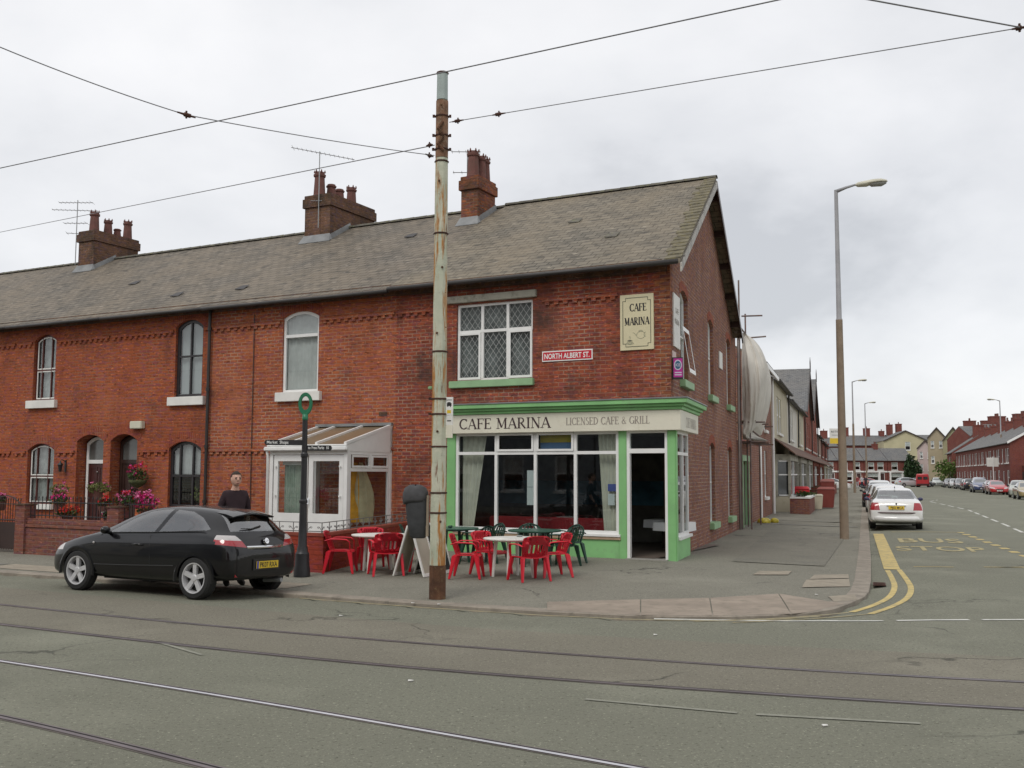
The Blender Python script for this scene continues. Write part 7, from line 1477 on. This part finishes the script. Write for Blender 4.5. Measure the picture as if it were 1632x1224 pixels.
def hatch_extra(t, b):
    cabin(t, .25)
    def on(x, y, z): return V((x, y, z))
    for sg in (1, -1):
        for wx in (0, 2.614):
            g = MB(); rows = []
            for k in range(15):
                a = R(-8)+R(196)*k/14; rr = [(.352, .868), (.385, .886), (.425, .872)]; rows.append([V((wx+r_*cos(a), sg*yy, .32+r_*sin(a))) for r_, yy in rr])
            g.grid(rows); part('wheel_arch', g, M_BLACKP, t, smooth=True)
        g = MB(); g.tube([V((1.36, sg*.868, .80)), V((1.24, sg*.888, .805)), V((1.12, sg*.868, .80))], .016, 6); part('door_handle', g, M_BLACKP, t, smooth=True)
        g = MB(); g.tube([V((.42, sg*.881, .50)), V((1.3, sg*.884, .47)), V((2.2, sg*.882, .45))], .008, 4); part('side_strip', g, M_TRIM, t)
        g = MB(); g.tube([V((1.02, sg*.815, .985)), V((.98, sg*.868, .80)), V((.94, sg*.884, .55)), V((.96, sg*.845, .24))], .004, 4); g.tube([V((2.12, sg*.808, .95)), V((2.20, sg*.866, .72)), V((2.18, sg*.872, .40))], .004, 4); part('door_seam', g, M_TRIM, t)
        g = MB(); g.tube([V((1.98, sg*.802, .970)), V((1.0, sg*.790, 1.0)), V((-.1, sg*.778, 1.05))], .007, 4); part('window_trim', g, M_TRIM, t)
    g = MB(); g.ball((2.25, .868, .80), .03, 8, .8, .3, .6); part('side_repeater', g, M_TLW, t)
    mirrors(t, 1.93, .98, .83, M_BLACKP)
    rows = []
    for y in (-.48, -.4, -.2, 0, .2, .4, .48): k = 1-(y/.5)**2*.6; dz = V((0, 0, -.055*(y/.48)**2)); rows.append([p+dz for p in (V((.0, y, 1.385+.02*k)), V((-.24, y, 1.358+.012*k)), V((-.37-.03*k, y, 1.325)), V((-.35-.03*k, y, 1.306)), V((-.2, y, 1.30)), V((.0, y, 1.34)))])
    g = MB(); g.grid(rows, True); g.f += [tuple(range(6)), tuple(6*6+i for i in range(6))]; part('spoiler', g, M_BLACKP, t, smooth=.8)
    g = MB(); rows = []
    for k in range(13): y = -.42+.84*k/12; xx = -.675+.05*(y/.42)**2; rows.append([V((xx-.012, y, .775)), V((xx-.028, y, .79)), V((xx-.028, y, .808)), V((xx-.008, y, .825))])
    g.grid(rows); part('chrome_strip', g, M_CHROME, t, smooth=.5)
    g = MB(); c = V((-.645, 0, .89)); n_ = V((-1, 0, .3)).normalized(); u = V((0, 1, 0)); v = n_.cross(u)
    g.hull8([c+(u*cos(2*pi*k/20)+v*sin(2*pi*k/20))*.052 for k in range(20)], [c+n_*.03+(u*cos(2*pi*k/20)+v*sin(2*pi*k/20))*.046 for k in range(20)]); part('badge', g, M_CHROME, t, smooth=.6)
    g = MB(); c2 = c+n_*.0305
    for s_ in (-1, 1): g.q(c2+u*.03*s_+v*.006, c2+u*.0*s_+v*.016*s_+v*.006, c2-u*.0-v*.004+v*.016*s_, c2+u*.03*s_-v*.004)
    part('badge_mark', g, M_TRIM, t, recalc=False)
    plate(t, (-.70, 0, .53), (0, -1, 0), (0, 0, 1), 'PK07 RXA', M_YPL)
    g = MB(); g.box(W, -.69, -.66, -.30, .30, .45, .62); part('plate_recess', g, M_TRIM, t)
    g = MB(); g.tube([V((-.47, -.05, 1.12)), V((-.51, .2, 1.08)), V((-.50, .42, 1.09))], [.016, .012, .006], 6); part('rear_wiper', g, M_TRIM, t, smooth=True)
    g = MB(); g.tube([V((-.3, -.4, .24)), V((-.66, -.4, .26))], .035, 10); part('exhaust', g, M_GREY, t)
    for sg in (-1, 1): g = MB(); g.box(W, -.655, -.635, sg*.60-.07, sg*.60+.07, .36, .395); part('bumper_reflector', g, M_TLR, t)
M_GLB = paint('black_car_glass', (.075, .095, .095), .04, .05, spec=1, coat=1)
bc_ = car('hatch', 'shiny black three door hatchback parked at the kerb with a yellow rear plate', S_HATCH, (0, 2.614), .352, .88, HREG,
  {'body': M_BLACKP, 'tail_lamp': M_TLR, 'headlamp': M_TLW, 'rear_window': M_CARGL, 'side_window': M_CARGL, 'quarter_window': M_CARGL, 'windscreen': M_CARGL}, hatch_extra, wy=.775, wheelr=.33, rim=.235)
def orient(t, P, d, roll=0, z=0, s=1):
    d = V(d).normalized(); ry = V((-d.y, d.x, 0)); up = V((0, 0, 1))
    y2 = (ry*cos(roll)+up*sin(roll)); z2 = d.cross(y2); M = Matrix((( d.x, y2.x, z2.x), (d.y, y2.y, z2.y), (d.z, y2.z, z2.z))); t.rotation_euler = M.to_euler(); t.location = (P.x, P.y, z); t.scale = (s, s, s)
# near (left of car = camera side) tyres stand at v about 9.35, rear axle at u 4.5
orient(bc_, F(4.50, 8.56), F.x, roll=R(1.6), z=-.028)

# saloon with real boot, seen from behind
S_SAL = [(3.40, .30, .50, .55, .42, .50, .58, .3, .62, .63), (3.28, .22, .70, .75, .46, .68, .70, .44, .73, .745), (2.95, .17, .78, .83, .52, .76, .80, .56, .83, .85), (2.45, .16, .80, .86, .56, .79, .90, .60, .93, .95), (2.15, .16, .80, .865, .58, .79, .93, .62, .99, 1.01),
  (1.7, .16, .80, .865, .58, .78, .95, .60, 1.20, 1.23), (1.3, .16, .80, .865, .58, .78, .96, .575, 1.33, 1.375), (.8, .16, .80, .865, .58, .78, .97, .565, 1.375, 1.43), (.3, .17, .80, .865, .58, .78, .98, .56, 1.365, 1.425), (-.1, .18, .80, .865, .58, .775, .985, .555, 1.27, 1.33),
  (-.45, .20, .79, .86, .58, .765, .985, .56, 1.08, 1.12), (-.70, .24, .79, .85, .58, .75, .98, .58, 1.01, 1.03), (-.95, .28, .77, .83, .58, .72, .95, .58, .985, 1.0), (-1.04, .30, .75, .81, .56, .70, .82, .55, .88, .89), (-1.08, .33, .72, .78, .50, .66, .66, .5, .70, .71), (-1.085, .36, .6, .66, .48, .55, .6, .4, .63, .64)]
SREG = [('side_window', 'y', [(1.95, .985), (1.5, 1.20), (1.1, 1.33), (.3, 1.35), (-.2, 1.24), (-.48, 1.02)], lambda c, n: c.y > .3 and abs(n.y) > .3), ('side_window', 'y', [(1.95, .985), (1.5, 1.20), (1.1, 1.33), (.3, 1.35), (-.2, 1.24), (-.48, 1.02)], lambda c, n: c.y < -.3 and abs(n.y) > .3),
  ('rear_window', 'x', [(-.61, 1.05), (.61, 1.05), (.50, 1.33), (-.50, 1.33)], lambda c, n: c.x < .4 and n.x < -.1), ('windscreen', 'x', [(-.64, 1.03), (.64, 1.03), (.53, 1.34), (-.53, 1.34)], lambda c, n: c.x > 1 and n.x > .1),
  ('tail_lamp', 'x', [(.52, .68), (.95, .68), (.95, .93), (.56, .93)], lambda c, n: c.x < -.8 and c.y > 0), ('tail_lamp', 'x', [(-.52, .68), (-.95, .68), (-.95, .93), (-.56, .93)], lambda c, n: c.x < -.8 and c.y < 0),
  ('headlamp', 'x', [(.40, .60), (.8, .62), (.8, .74), (.40, .70)], lambda c, n: c.x > 2.9 and c.y > 0), ('headlamp', 'x', [(-.40, .60), (-.8, .62), (-.8, .74), (-.40, .70)], lambda c, n: c.x > 2.9 and c.y < 0)]
M_CWH = paint('white_car_paint', (.72, .72, .70), .2, .03, coat=1)
def sal_extra(t, b):
    cabin(t, .2)
    g = MB(); g.tube([V((-1.035, -.70, .60)), V((-1.1, -.45, .60)), V((-1.115, 0, .60)), V((-1.1, .45, .60)), V((-1.035, .70, .60))], .022, 6); part('bumper_strip', g, paint('bumper_maroon', (.05, .01, .015), .5), t)
    g = MB(); g.tube([V((-.93, -.78, .42)), V((-1.09, -.55, .40)), V((-1.12, 0, .40)), V((-1.09, .55, .40)), V((-.93, .78, .42))], [.09, .1, .1, .1, .09], 8); part('bumper', g, M_CWH, t, smooth=True)
    plate(t, (-1.095, 0, .765), (0, -1, 0), (.12, 0, 1), 'PJ02 MCA', M_YPL, eu=False)
    g = MB(); g.box(W, -1.085, -1.04, -.30, .30, .825, .85); part('plate_handle', g, M_CWH, t); g = MB(); g.ball((-1.07, 0, .90), .03, 8, .5, 1, 1); part('badge', g, M_TRIM, t); mirrors(t, 1.75, .97, .82, paint('mirror_blue_black', (.03, .03, .08), .3))
    g = MB(); g.tube([V((.15, 0, 1.41)), V((.0, 0, 1.47))], [.02, .006], 5); part('aerial', g, M_TRIM, t)
    for sg in (-1, 1): g = MB(); g.box(W, .3, .5, sg*.32-.2, sg*.32+.2, .8, 1.12); part('seat_headrest', g, M_TRIM, t)
def recolour(t, c, nm, rough=.22):
    m = paint(nm, c, rough, .04, coat=.8)
    for ch in t.children_recursive:
        if ch.name.split('.')[0] in ('body', 'bumper', 'plate_handle'): ch.data = ch.data.copy(); ch.data.materials[0] = m
sal = car('saloon', 'white saloon parked by the kerb just beyond the bus stop bay', S_SAL, (0, 2.55), .345, .87, SREG, {'body': M_CWH, 'tail_lamp': M_TLR, 'headlamp': M_TLW, 'rear_window': M_CARGL, 'side_window': M_CARGL, 'windscreen': M_CARGL}, sal_extra, wy=.745, rim=.19, rimmat=M_GREY)
sal['group'] = 'cars parked on the left of the side street'
orient(sal, S(17.8, 5.12), S.x, z=-.03, s=1.06)
# boxy estate and small hatch for the distance
S_EST = [(3.30, .30, .50, .55, .42, .50, .60, .3, .66, .68), (3.15, .20, .74, .79, .5, .72, .76, .5, .80, .82), (2.6, .16, .80, .86, .56, .79, .90, .60, .94, .96), (2.3, .16, .80, .87, .58, .79, .95, .64, 1.04, 1.07), (1.6, .16, .80, .87, .58, .79, .98, .61, 1.40, 1.45), (.8, .16, .80, .87, .58, .79, 1.0, .60, 1.48, 1.54),
  (0, .18, .80, .87, .58, .785, 1.0, .59, 1.46, 1.52), (-.45, .20, .79, .86, .58, .77, 1.0, .57, 1.38, 1.44), (-.70, .24, .77, .84, .58, .75, .98, .58, 1.12, 1.15), (-.82, .28, .76, .82, .56, .70, .80, .55, .86, .87), (-.84, .32, .6, .66, .5, .55, .6, .4, .64, .65)]
EREG = [('side_window', 'y', [(2.0, 1.03), (1.55, 1.33), (1.2, 1.43), (0, 1.43), (-.4, 1.32), (-.55, 1.06)], lambda c, n: c.y > .3 and abs(n.y) > .3), ('side_window', 'y', [(2.0, 1.03), (1.55, 1.33), (1.2, 1.43), (0, 1.43), (-.4, 1.32), (-.55, 1.06)], lambda c, n: c.y < -.3 and abs(n.y) > .3),
  ('rear_window', 'x', [(-.6, 1.06), (.6, 1.06), (.5, 1.38), (-.5, 1.38)], lambda c, n: c.x < .2 and n.x < -.1), ('windscreen', 'x', [(-.66, 1.08), (.66, 1.08), (.55, 1.41), (-.55, 1.41)], lambda c, n: c.x > 1 and n.x > .1),
  ('tail_lamp', 'x', [(.60, .78), (.95, .78), (.95, 1.0), (.66, 1.0)], lambda c, n: c.x < -.5 and c.y > 0), ('tail_lamp', 'x', [(-.60, .78), (-.95, .78), (-.95, 1.0), (-.66, 1.0)], lambda c, n: c.x < -.5 and c.y < 0),
  ('headlamp', 'x', [(.42, .62), (.8, .64), (.8, .80), (.42, .74)], lambda c, n: c.x > 2.8 and c.y > 0), ('headlamp', 'x', [(-.42, .62), (-.8, .64), (-.8, .80), (-.42, .74)], lambda c, n: c.x > 2.8 and c.y < 0)]
def far_extra(t, b):
    plate(t, (-.86, 0, .62), (0, -1, 0), (0, 0, 1), 'PK05 LTE', M_YPL, eu=False); plate(t, (3.34, 0, .46), (0, 1, 0), (0, 0, 1), 'PK05 LTE', M_WPLATE, eu=False); mirrors(t, 1.85, 1.02, .82, M_TRIM)
    g = MB(); g.box(W, 3.24, 3.33, -.38, .38, .54, .62); part('grille', g, M_TRIM, t)
est = car('estate', 'x', S_EST, (0, 2.5), .345, .87, EREG, {'body': M_CWH, 'tail_lamp': M_TLR, 'headlamp': M_TLW}, far_extra, wy=.755, rim=.19, rimmat=M_GREY)
def hatch2_extra(t, b):
    plate(t, (-.70, 0, .52), (0, -1, 0), (0, 0, 1), 'PN04 OYB', M_YPL, eu=False); plate(t, (3.56, 0, .42), (0, 1, 0), (0, 0, 1), 'PN04 OYB', M_WPLATE, eu=False); mirrors(t, 1.93, .98, .83, M_TRIM)
    g = MB(); g.box(W, 3.46, 3.54, -.34, .34, .50, .57); part('grille', g, M_TRIM, t)
hat = car('hatch', 'x', S_HATCH, (0, 2.614), .352, .88, HREG, {'body': paint('red_car_paint', (.45, .02, .02), .2, .04, coat=1), 'tail_lamp': M_TLR, 'headlamp': M_TLW}, hatch2_extra, wy=.775, rim=.20, rimmat=M_GREY)
_u = {}
def park(src, P, d, lab, col, nm, grp, s=1.0, z=0.0):
    if src.name in _u: t = copy_tree(src)
    else: t = src; _u[src.name] = 1
    t['label'] = lab; t['group'] = grp; recolour(t, col, nm); orient(t, P, d, z=z, s=s)
    if 'group' in t and not grp: del t['group']
    return t
WH, SI, DG, BK, RD, MR, BL, GD = (.70, .70, .68), (.42, .44, .44), (.10, .11, .12), (.015, .015, .02), (.42, .015, .02), (.20, .02, .03), (.05, .07, .16), (.34, .27, .13)
GLc = 'cars parked on the left of the side street'; GRc = 'cars parked on the right of the side street'
park(est, S(24.5, 5.15), S.x, 'white estate directly in front of the white saloon, only its roof showing', WH, 'car_white', GLc); park(est, S(32, 5.1), S.x, 'pale silver car third from the bus stop along the left kerb', (.55, .56, .55), 'car_pale_silver', GLc)
park(hat, S(40, 5.0), S.x, 'dark car fourth in the line along the left kerb', BK, 'car_black', GLc); park(est, S(47.5, 5.2), S.x, 'light silver car fifth in the line along the left kerb', (.6, .61, .6), 'car_light_silver', GLc, 1.05)
park(est, S(56, 5.3), S.x, 'off white car sixth in the line along the left kerb', WH, 'car_white', GLc)
sd_ = -S.x
park(est, S(79, 17.6), V((-.42, -.9, 0)), 'silver green car at the right edge, in front of the golden hatchback', (.40, .43, .38), 'car_sage_silver', GRc); park(hat, S(71.5, 17.0), V((-.32, -.94, 0)), 'golden hatchback cut off by the right edge of the picture', GD, 'car_gold', GRc)
for s_, src, col, nm, lab, v_ in ((92, hat, RD, 'car_red', 'bright red hatchback facing the camera in the right hand line', 17.2), (98.5, hat, MR, 'car_maroon', 'maroon hatchback parked behind the bright red one', 17.6), (105, hat, BL, 'car_navy', 'dark blue car low in front of the silver people carrier', 17.1),
  (111, est, (.45, .48, .52), 'car_silver_blue', 'tall silver blue people carrier in the middle of the right hand line', 17.7), (119.5, est, BK, 'car_black', 'black estate with its yellow plate towards the camera in the right hand line', 17.6), (127, hat, WH, 'car_white', 'white hatchback just beyond the black estate', 17.9), (135, est, DG, 'car_dark_grey', 'dark grey car, second beyond the black estate', 17.8),
  (143, hat, SI, 'car_silver', 'silver hatchback halfway between the black estate and the street end', 17.7), (151, hat, DG, 'car_dark_grey', 'dark hatchback near the far end of the right hand line', 17.6), (162, est, (.5, .54, .5), 'car_pale_green', 'pale silver estate farthest along the right hand line', 16.6)):
    fwd = S.x if 'yellow plate' in lab else -S.x; P = S(s_, v_); park(src, P, fwd, lab, col, nm, GRc, 1.12 if 'people' in lab else 1.0)
GEc = 'cars at the far end of the side street'
park(est, pix(1437, 776, 0)*1, V((1, .1, 0)), 'grey car parked side on below the far terrace', SI, 'car_silver', GEc); park(hat, pix(1454, 776, 0), V((.9, -.4, 0)), 'dark grey car beside the red van', DG, 'car_dark_grey', GEc)
park(est, V((39.0, 128, .05)), V((1, -.2, 0)), 'white car half hidden behind the bus stop post', WH, 'car_white', GEc); park(hat, V((52, 152, 0)), V((1, -.3, 0)), 'small red car at the far left end of the street', RD, 'car_red', GEc)
# red van
vt = thing('parked_van', 'red box van seen from the rear at the far end of the street', 'van', (0, 0, 0)); M_VR = paint('van_red', (.42, .025, .03), .35, .05)
rows = []
for x, w_, z1 in ((-1.1, .86, 1.95), (-1.0, .95, 2.1), (1.8, .95, 2.1), (2.2, .93, 1.95), (2.9, .88, 1.15), (3.5, .85, 1.0), (3.65, .78, .7)): rows.append([V((x, sy*w_*(k), z)) for sy, k, z in ((1, 1, .3), (1, 1, z1*.6), (1, .9, z1*.95), (1, .75, z1), (-1, .75, z1), (-1, .9, z1*.95), (-1, 1, z1*.6), (-1, 1, .3))])
g = MB(); g.grid(rows, True); g.f += [tuple(range(8)), tuple(6*8+i for i in range(8))]; part('body', g, M_VR, vt, smooth=.5, bevel=.02)
for y in (-.42, .42): g = MB(); g.box(W, -1.125, -1.1, y-.32, y+.32, 1.2, 1.65); part('rear_window', g, M_CGL, vt)
for y in (-.85, .85): g = MB(); g.box(W, -1.12, -1.09, y-.05, y+.05, .8, 1.1); part('tail_lamp', g, M_TLR, vt)
g = MB(); g.box(W, -1.2, -1.08, -.9, .9, .4, .55); part('bumper', g, M_TRIM, vt)
for wx in (0, 2.7):
    for sg in (-1, 1): make_wheel(vt, wx, sg*.8, sg, .33, rim=.2, rimmat=M_GREY)
P = pix(1470.5, 776.5, 0); orient(vt, P, V((.35, .94, 0)))
# ================================================================ people
def ellip(g, c, rx, ry, rz, seg=16): return g.ball(c, 1, seg, rx, ry, rz) if False else _el(g, c, rx, ry, rz, seg)
def _el(g, c, rx, ry, rz, seg):
    n = seg//2+1; rows = []
    for i in range(n+1):
        th = pi*i/n; s_, cz = max(.02, sin(th)), -cos(th); rows.append([V(c)+V((rx*s_*cos(2*pi*j/seg), ry*s_*sin(2*pi*j/seg), rz*cz)) for j in range(seg)])
    g.grid(rows, True); k = len(g.v); g.f.append(tuple(range(k-seg, k))); g.f.append(tuple(range(k-seg*(n+1), k-seg*n))); return g
def person(lab, P, H, face, arms, clothes, skin=(.60, .36, .27), hair=(.035, .025, .018), vox=.013, legs=None, fingers=True, group=None):
    """built facing -y, 1.80 tall, then scaled. arms: {side: (elbow, wrist)}"""
    J = {'pel': (0, 0, .96, .125, .10), 'wai': (0, .0, 1.10, .135, .10), 'che': (0, .0, 1.32, .165, .115), 'nb': (0, .01, 1.47, .085, .07), 'nk': (0, -.01, 1.53, .056, .056), 'hd': (0, -.02, 1.60, .058, .06)}
    E = [('pel', 'wai'), ('wai', 'che'), ('che', 'nb'), ('nb', 'nk'), ('nk', 'hd')]
    legs = legs or {1: ((.10, -.01, .50), (.11, .02, .09)), -1: ((-.10, -.01, .50), (-.11, .02, .09))}
    for s_ in (1, -1):
        k = 'r' if s_ > 0 else 'l'; el, wr = arms[s_]; J['sh'+k] = (s_*.155, .0, 1.43, .064, .064); J['el'+k] = (*el, .044, .044); J['wr'+k] = (*wr, .028, .033)
        E += [('che', 'sh'+k), ('sh'+k, 'el'+k), ('el'+k, 'wr'+k)]; kn, an = legs[s_]; J['hp'+k] = (s_*.085, 0, .90, .095, .095); J['kn'+k] = (*kn, .058, .058); J['an'+k] = (*an, .04, .04); J['to'+k] = (an[0]+s_*.02, an[1]-.15, .045, .045, .035)
        E += [('pel', 'hp'+k), ('hp'+k, 'kn'+k), ('kn'+k, 'an'+k), ('an'+k, 'to'+k)]
    ks = list(J); me = bpy.data.meshes.new('sk'); me.from_pydata([J[k][:3] for k in ks], [(ks.index(a), ks.index(b)) for a, b in E], []); ob = bpy.data.objects.new('sk', me); COL.objects.link(ob)
    ob.modifiers.new('k', 'SKIN'); sv = me.skin_vertices[0].data
    for i, k in enumerate(ks): sv[i].radius = J[k][3:5]; sv[i].use_root = (k == 'pel')
    sb = ob.modifiers.new('s', 'SUBSURF'); sb.levels = 2; sb.render_levels = 2; m2 = eval_mesh(ob); bpy.data.objects.remove(ob)
    g = MB(); g.v = [v.co.copy() for v in m2.vertices]; g.f = [tuple(p.vertices) for p in m2.polygons]
    hc = V((0, -.03, 1.668)); _el(g, hc, .080, .098, .118, 20); _el(g, hc+V((0, -.03, -.055)), .052, .062, .058, 16); _el(g, hc+V((0, -.098, -.012)), .013, .02, .024, 8); _el(g, hc+V((0, -.088, .02)), .04, .012, .012, 8)
    for s_ in (1, -1):
        _el(g, hc+V((s_*.078, .005, -.01)), .012, .022, .032, 8); k = 'r' if s_ > 0 else 'l'; w_ = V(J['wr'+k][:3]); e_ = V(J['el'+k][:3]); d = (w_-e_).normalized(); pc = w_+d*.06; sd = d.cross(V((0, 1, 0))).normalized()
        _el(g, pc, .036, .030, .052, 12)
        if fingers:
            for q in range(4): b0 = pc+d*.035+V((0, (q-1.5)*.018, 0)); L_ = (.062, .072, .068, .052)[q]; g.tube([b0, b0+d*L_*.5, b0+d*L_*.9+sd*.012*s_], [.0105, .0095, .0075], 8)
            b0 = pc+V((0, -.028, 0)); g.tube([b0, b0+d*.03+V((0, -.02, 0)), b0+d*.055+V((0, -.026, 0))], [.013, .012, .009], 8)
    m3 = bpy.data.meshes.new('b'); m3.from_pydata([tuple(v) for v in g.v], [], g.f); bm = bmesh.new(); bm.from_mesh(m3); bmesh.ops.recalc_face_normals(bm, faces=bm.faces); bm.to_mesh(m3); bm.free()
    ob = bpy.data.objects.new('b', m3); COL.objects.link(ob); rm = ob.modifiers.new('r', 'REMESH'); rm.mode = 'VOXEL'; rm.voxel_size = vox; sm_ = ob.modifiers.new('c', 'SMOOTH'); sm_.factor = .5; sm_.iterations = 2
    m4 = eval_mesh(ob); bpy.data.objects.remove(ob); sc = H/1.8
    t = thing('person', lab, 'person', P, group); org = V(P); m4.update()
    no = [V(v.normal) for v in m4.vertices]; co = [v.co.copy() for v in m4.vertices]; pl = [tuple(p.vertices) for p in m4.polygons]; ctr = [sum((co[i] for i in p), V())/len(p) for p in pl]
    b = MB(); b.v = [org+c*sc for c in co]; b.f = pl; part('body', b, paint('skin_%d' % int(skin[0]*100), skin, .55, .08, 6), t, smooth=True)
    def shell(nm, mat, test, off):
        g = MB(); sel = [p for p, c in zip(pl, ctr) if test(c)]; mp = {}
        for p in sel:
            f = []
            for i in p:
                if i not in mp: mp[i] = len(g.v); g.v.append(org+(co[i]+no[i]*off)*sc)
                f.append(mp[i])
            g.f.append(tuple(f))
        if g.f: part(nm, g, mat, t, smooth=True)
    top, bot, sho = clothes
    def arm(c): return abs(c.x) > .17+.05*(1.45-c.z)*0 and c.z < 1.40 and abs(c.x) > .165
    shell('t_shirt', top, lambda c: .90 < c.z < 1.485 and (not arm(c) or c.z > 1.19) and not (abs(c.x) > .20 and c.z < 1.19) and not (c.z > 1.455 and math.hypot(c.x, c.y) < .052), .013)
    shell('trousers', bot, lambda c: .10 < c.z < .965 and abs(c.x) < .2, .010); shell('shoes', sho, lambda c: c.z < .115, .012)
    shell('hair', paint('hair_%d' % int(hair[0]*100), hair, .9, .2, 20), lambda c: c.z > 1.64 and (c.y-hc.y > -.015 or c.z > 1.738) and abs(c.x) < .09 and not (c.y-hc.y < .02 and c.z < 1.70), .009)
    g = MB()
    for s_ in (1, -1): _el(g, org+(hc+V((s_*.033, -.0925, .005)))*sc, .015*sc, .008*sc, .010*sc, 8)
    part('eyes', g, paint('eye_dark', (.03, .02, .015), .3), t); g = MB(); _el(g, org+(hc+V((0, -.094, -.066)))*sc, .028*sc, .010*sc, .007*sc, 10); part('mouth', g, paint('lip', (.25, .08, .07), .6), t)
    g = MB()
    for s_ in (1, -1): g.tube([org+(hc+V((s_*x, -.097+.004*i, .026-.002*i)))*sc for i, x in enumerate((.016, .03, .046))], .004*sc, 5)
    part('eyebrows', g, paint('hair_%d' % int(hair[0]*100), hair), t); t.rotation_euler.z = face; return t
person('man in a dark T-shirt with short hair standing behind the black hatchback', (-4.76, 17.62, .01), 1.97, R(34), {1: ((.225, .04, 1.17), (.19, -.10, .95)), -1: ((-.225, .04, 1.17), (-.19, -.08, .95))},
  (paint('shirt_dark_maroon', (.028, .014, .018), .9, .2, 8), paint('jeans_dark', (.03, .035, .05), .9, .2, 8), paint('shoe', (.05, .045, .04), .7)))
st_arm = {1: ((.25, .03, 1.16), (.24, -.03, .90)), -1: ((-.25, .03, 1.16), (-.24, -.03, .90))}
GP = 'people walking at the far end of the street'
for k, (x, y, lab, c1, c2) in enumerate(((1374, 776.5, 'distant pedestrian in a white top by the second lamp post', (.5, .5, .52), (.03, .03, .05)), (1367, 776.5, 'distant pedestrian in a dark top and pale trousers left of the second lamp post', (.25, .05, .05), (.4, .4, .42)), (1380, 778, 'distant pedestrian in dark clothes just right of the second lamp post', (.04, .03, .04), (.04, .04, .05)))):
    P = pix(x, y+2, .1); person(lab, (P.x, P.y, .1), 1.75, R(20+k*150), st_arm, (paint('ptop%d' % k, c1, .9), paint('ptrs%d' % k, c2, .9), M_TRIM), vox=.03, fingers=False, group=GP)
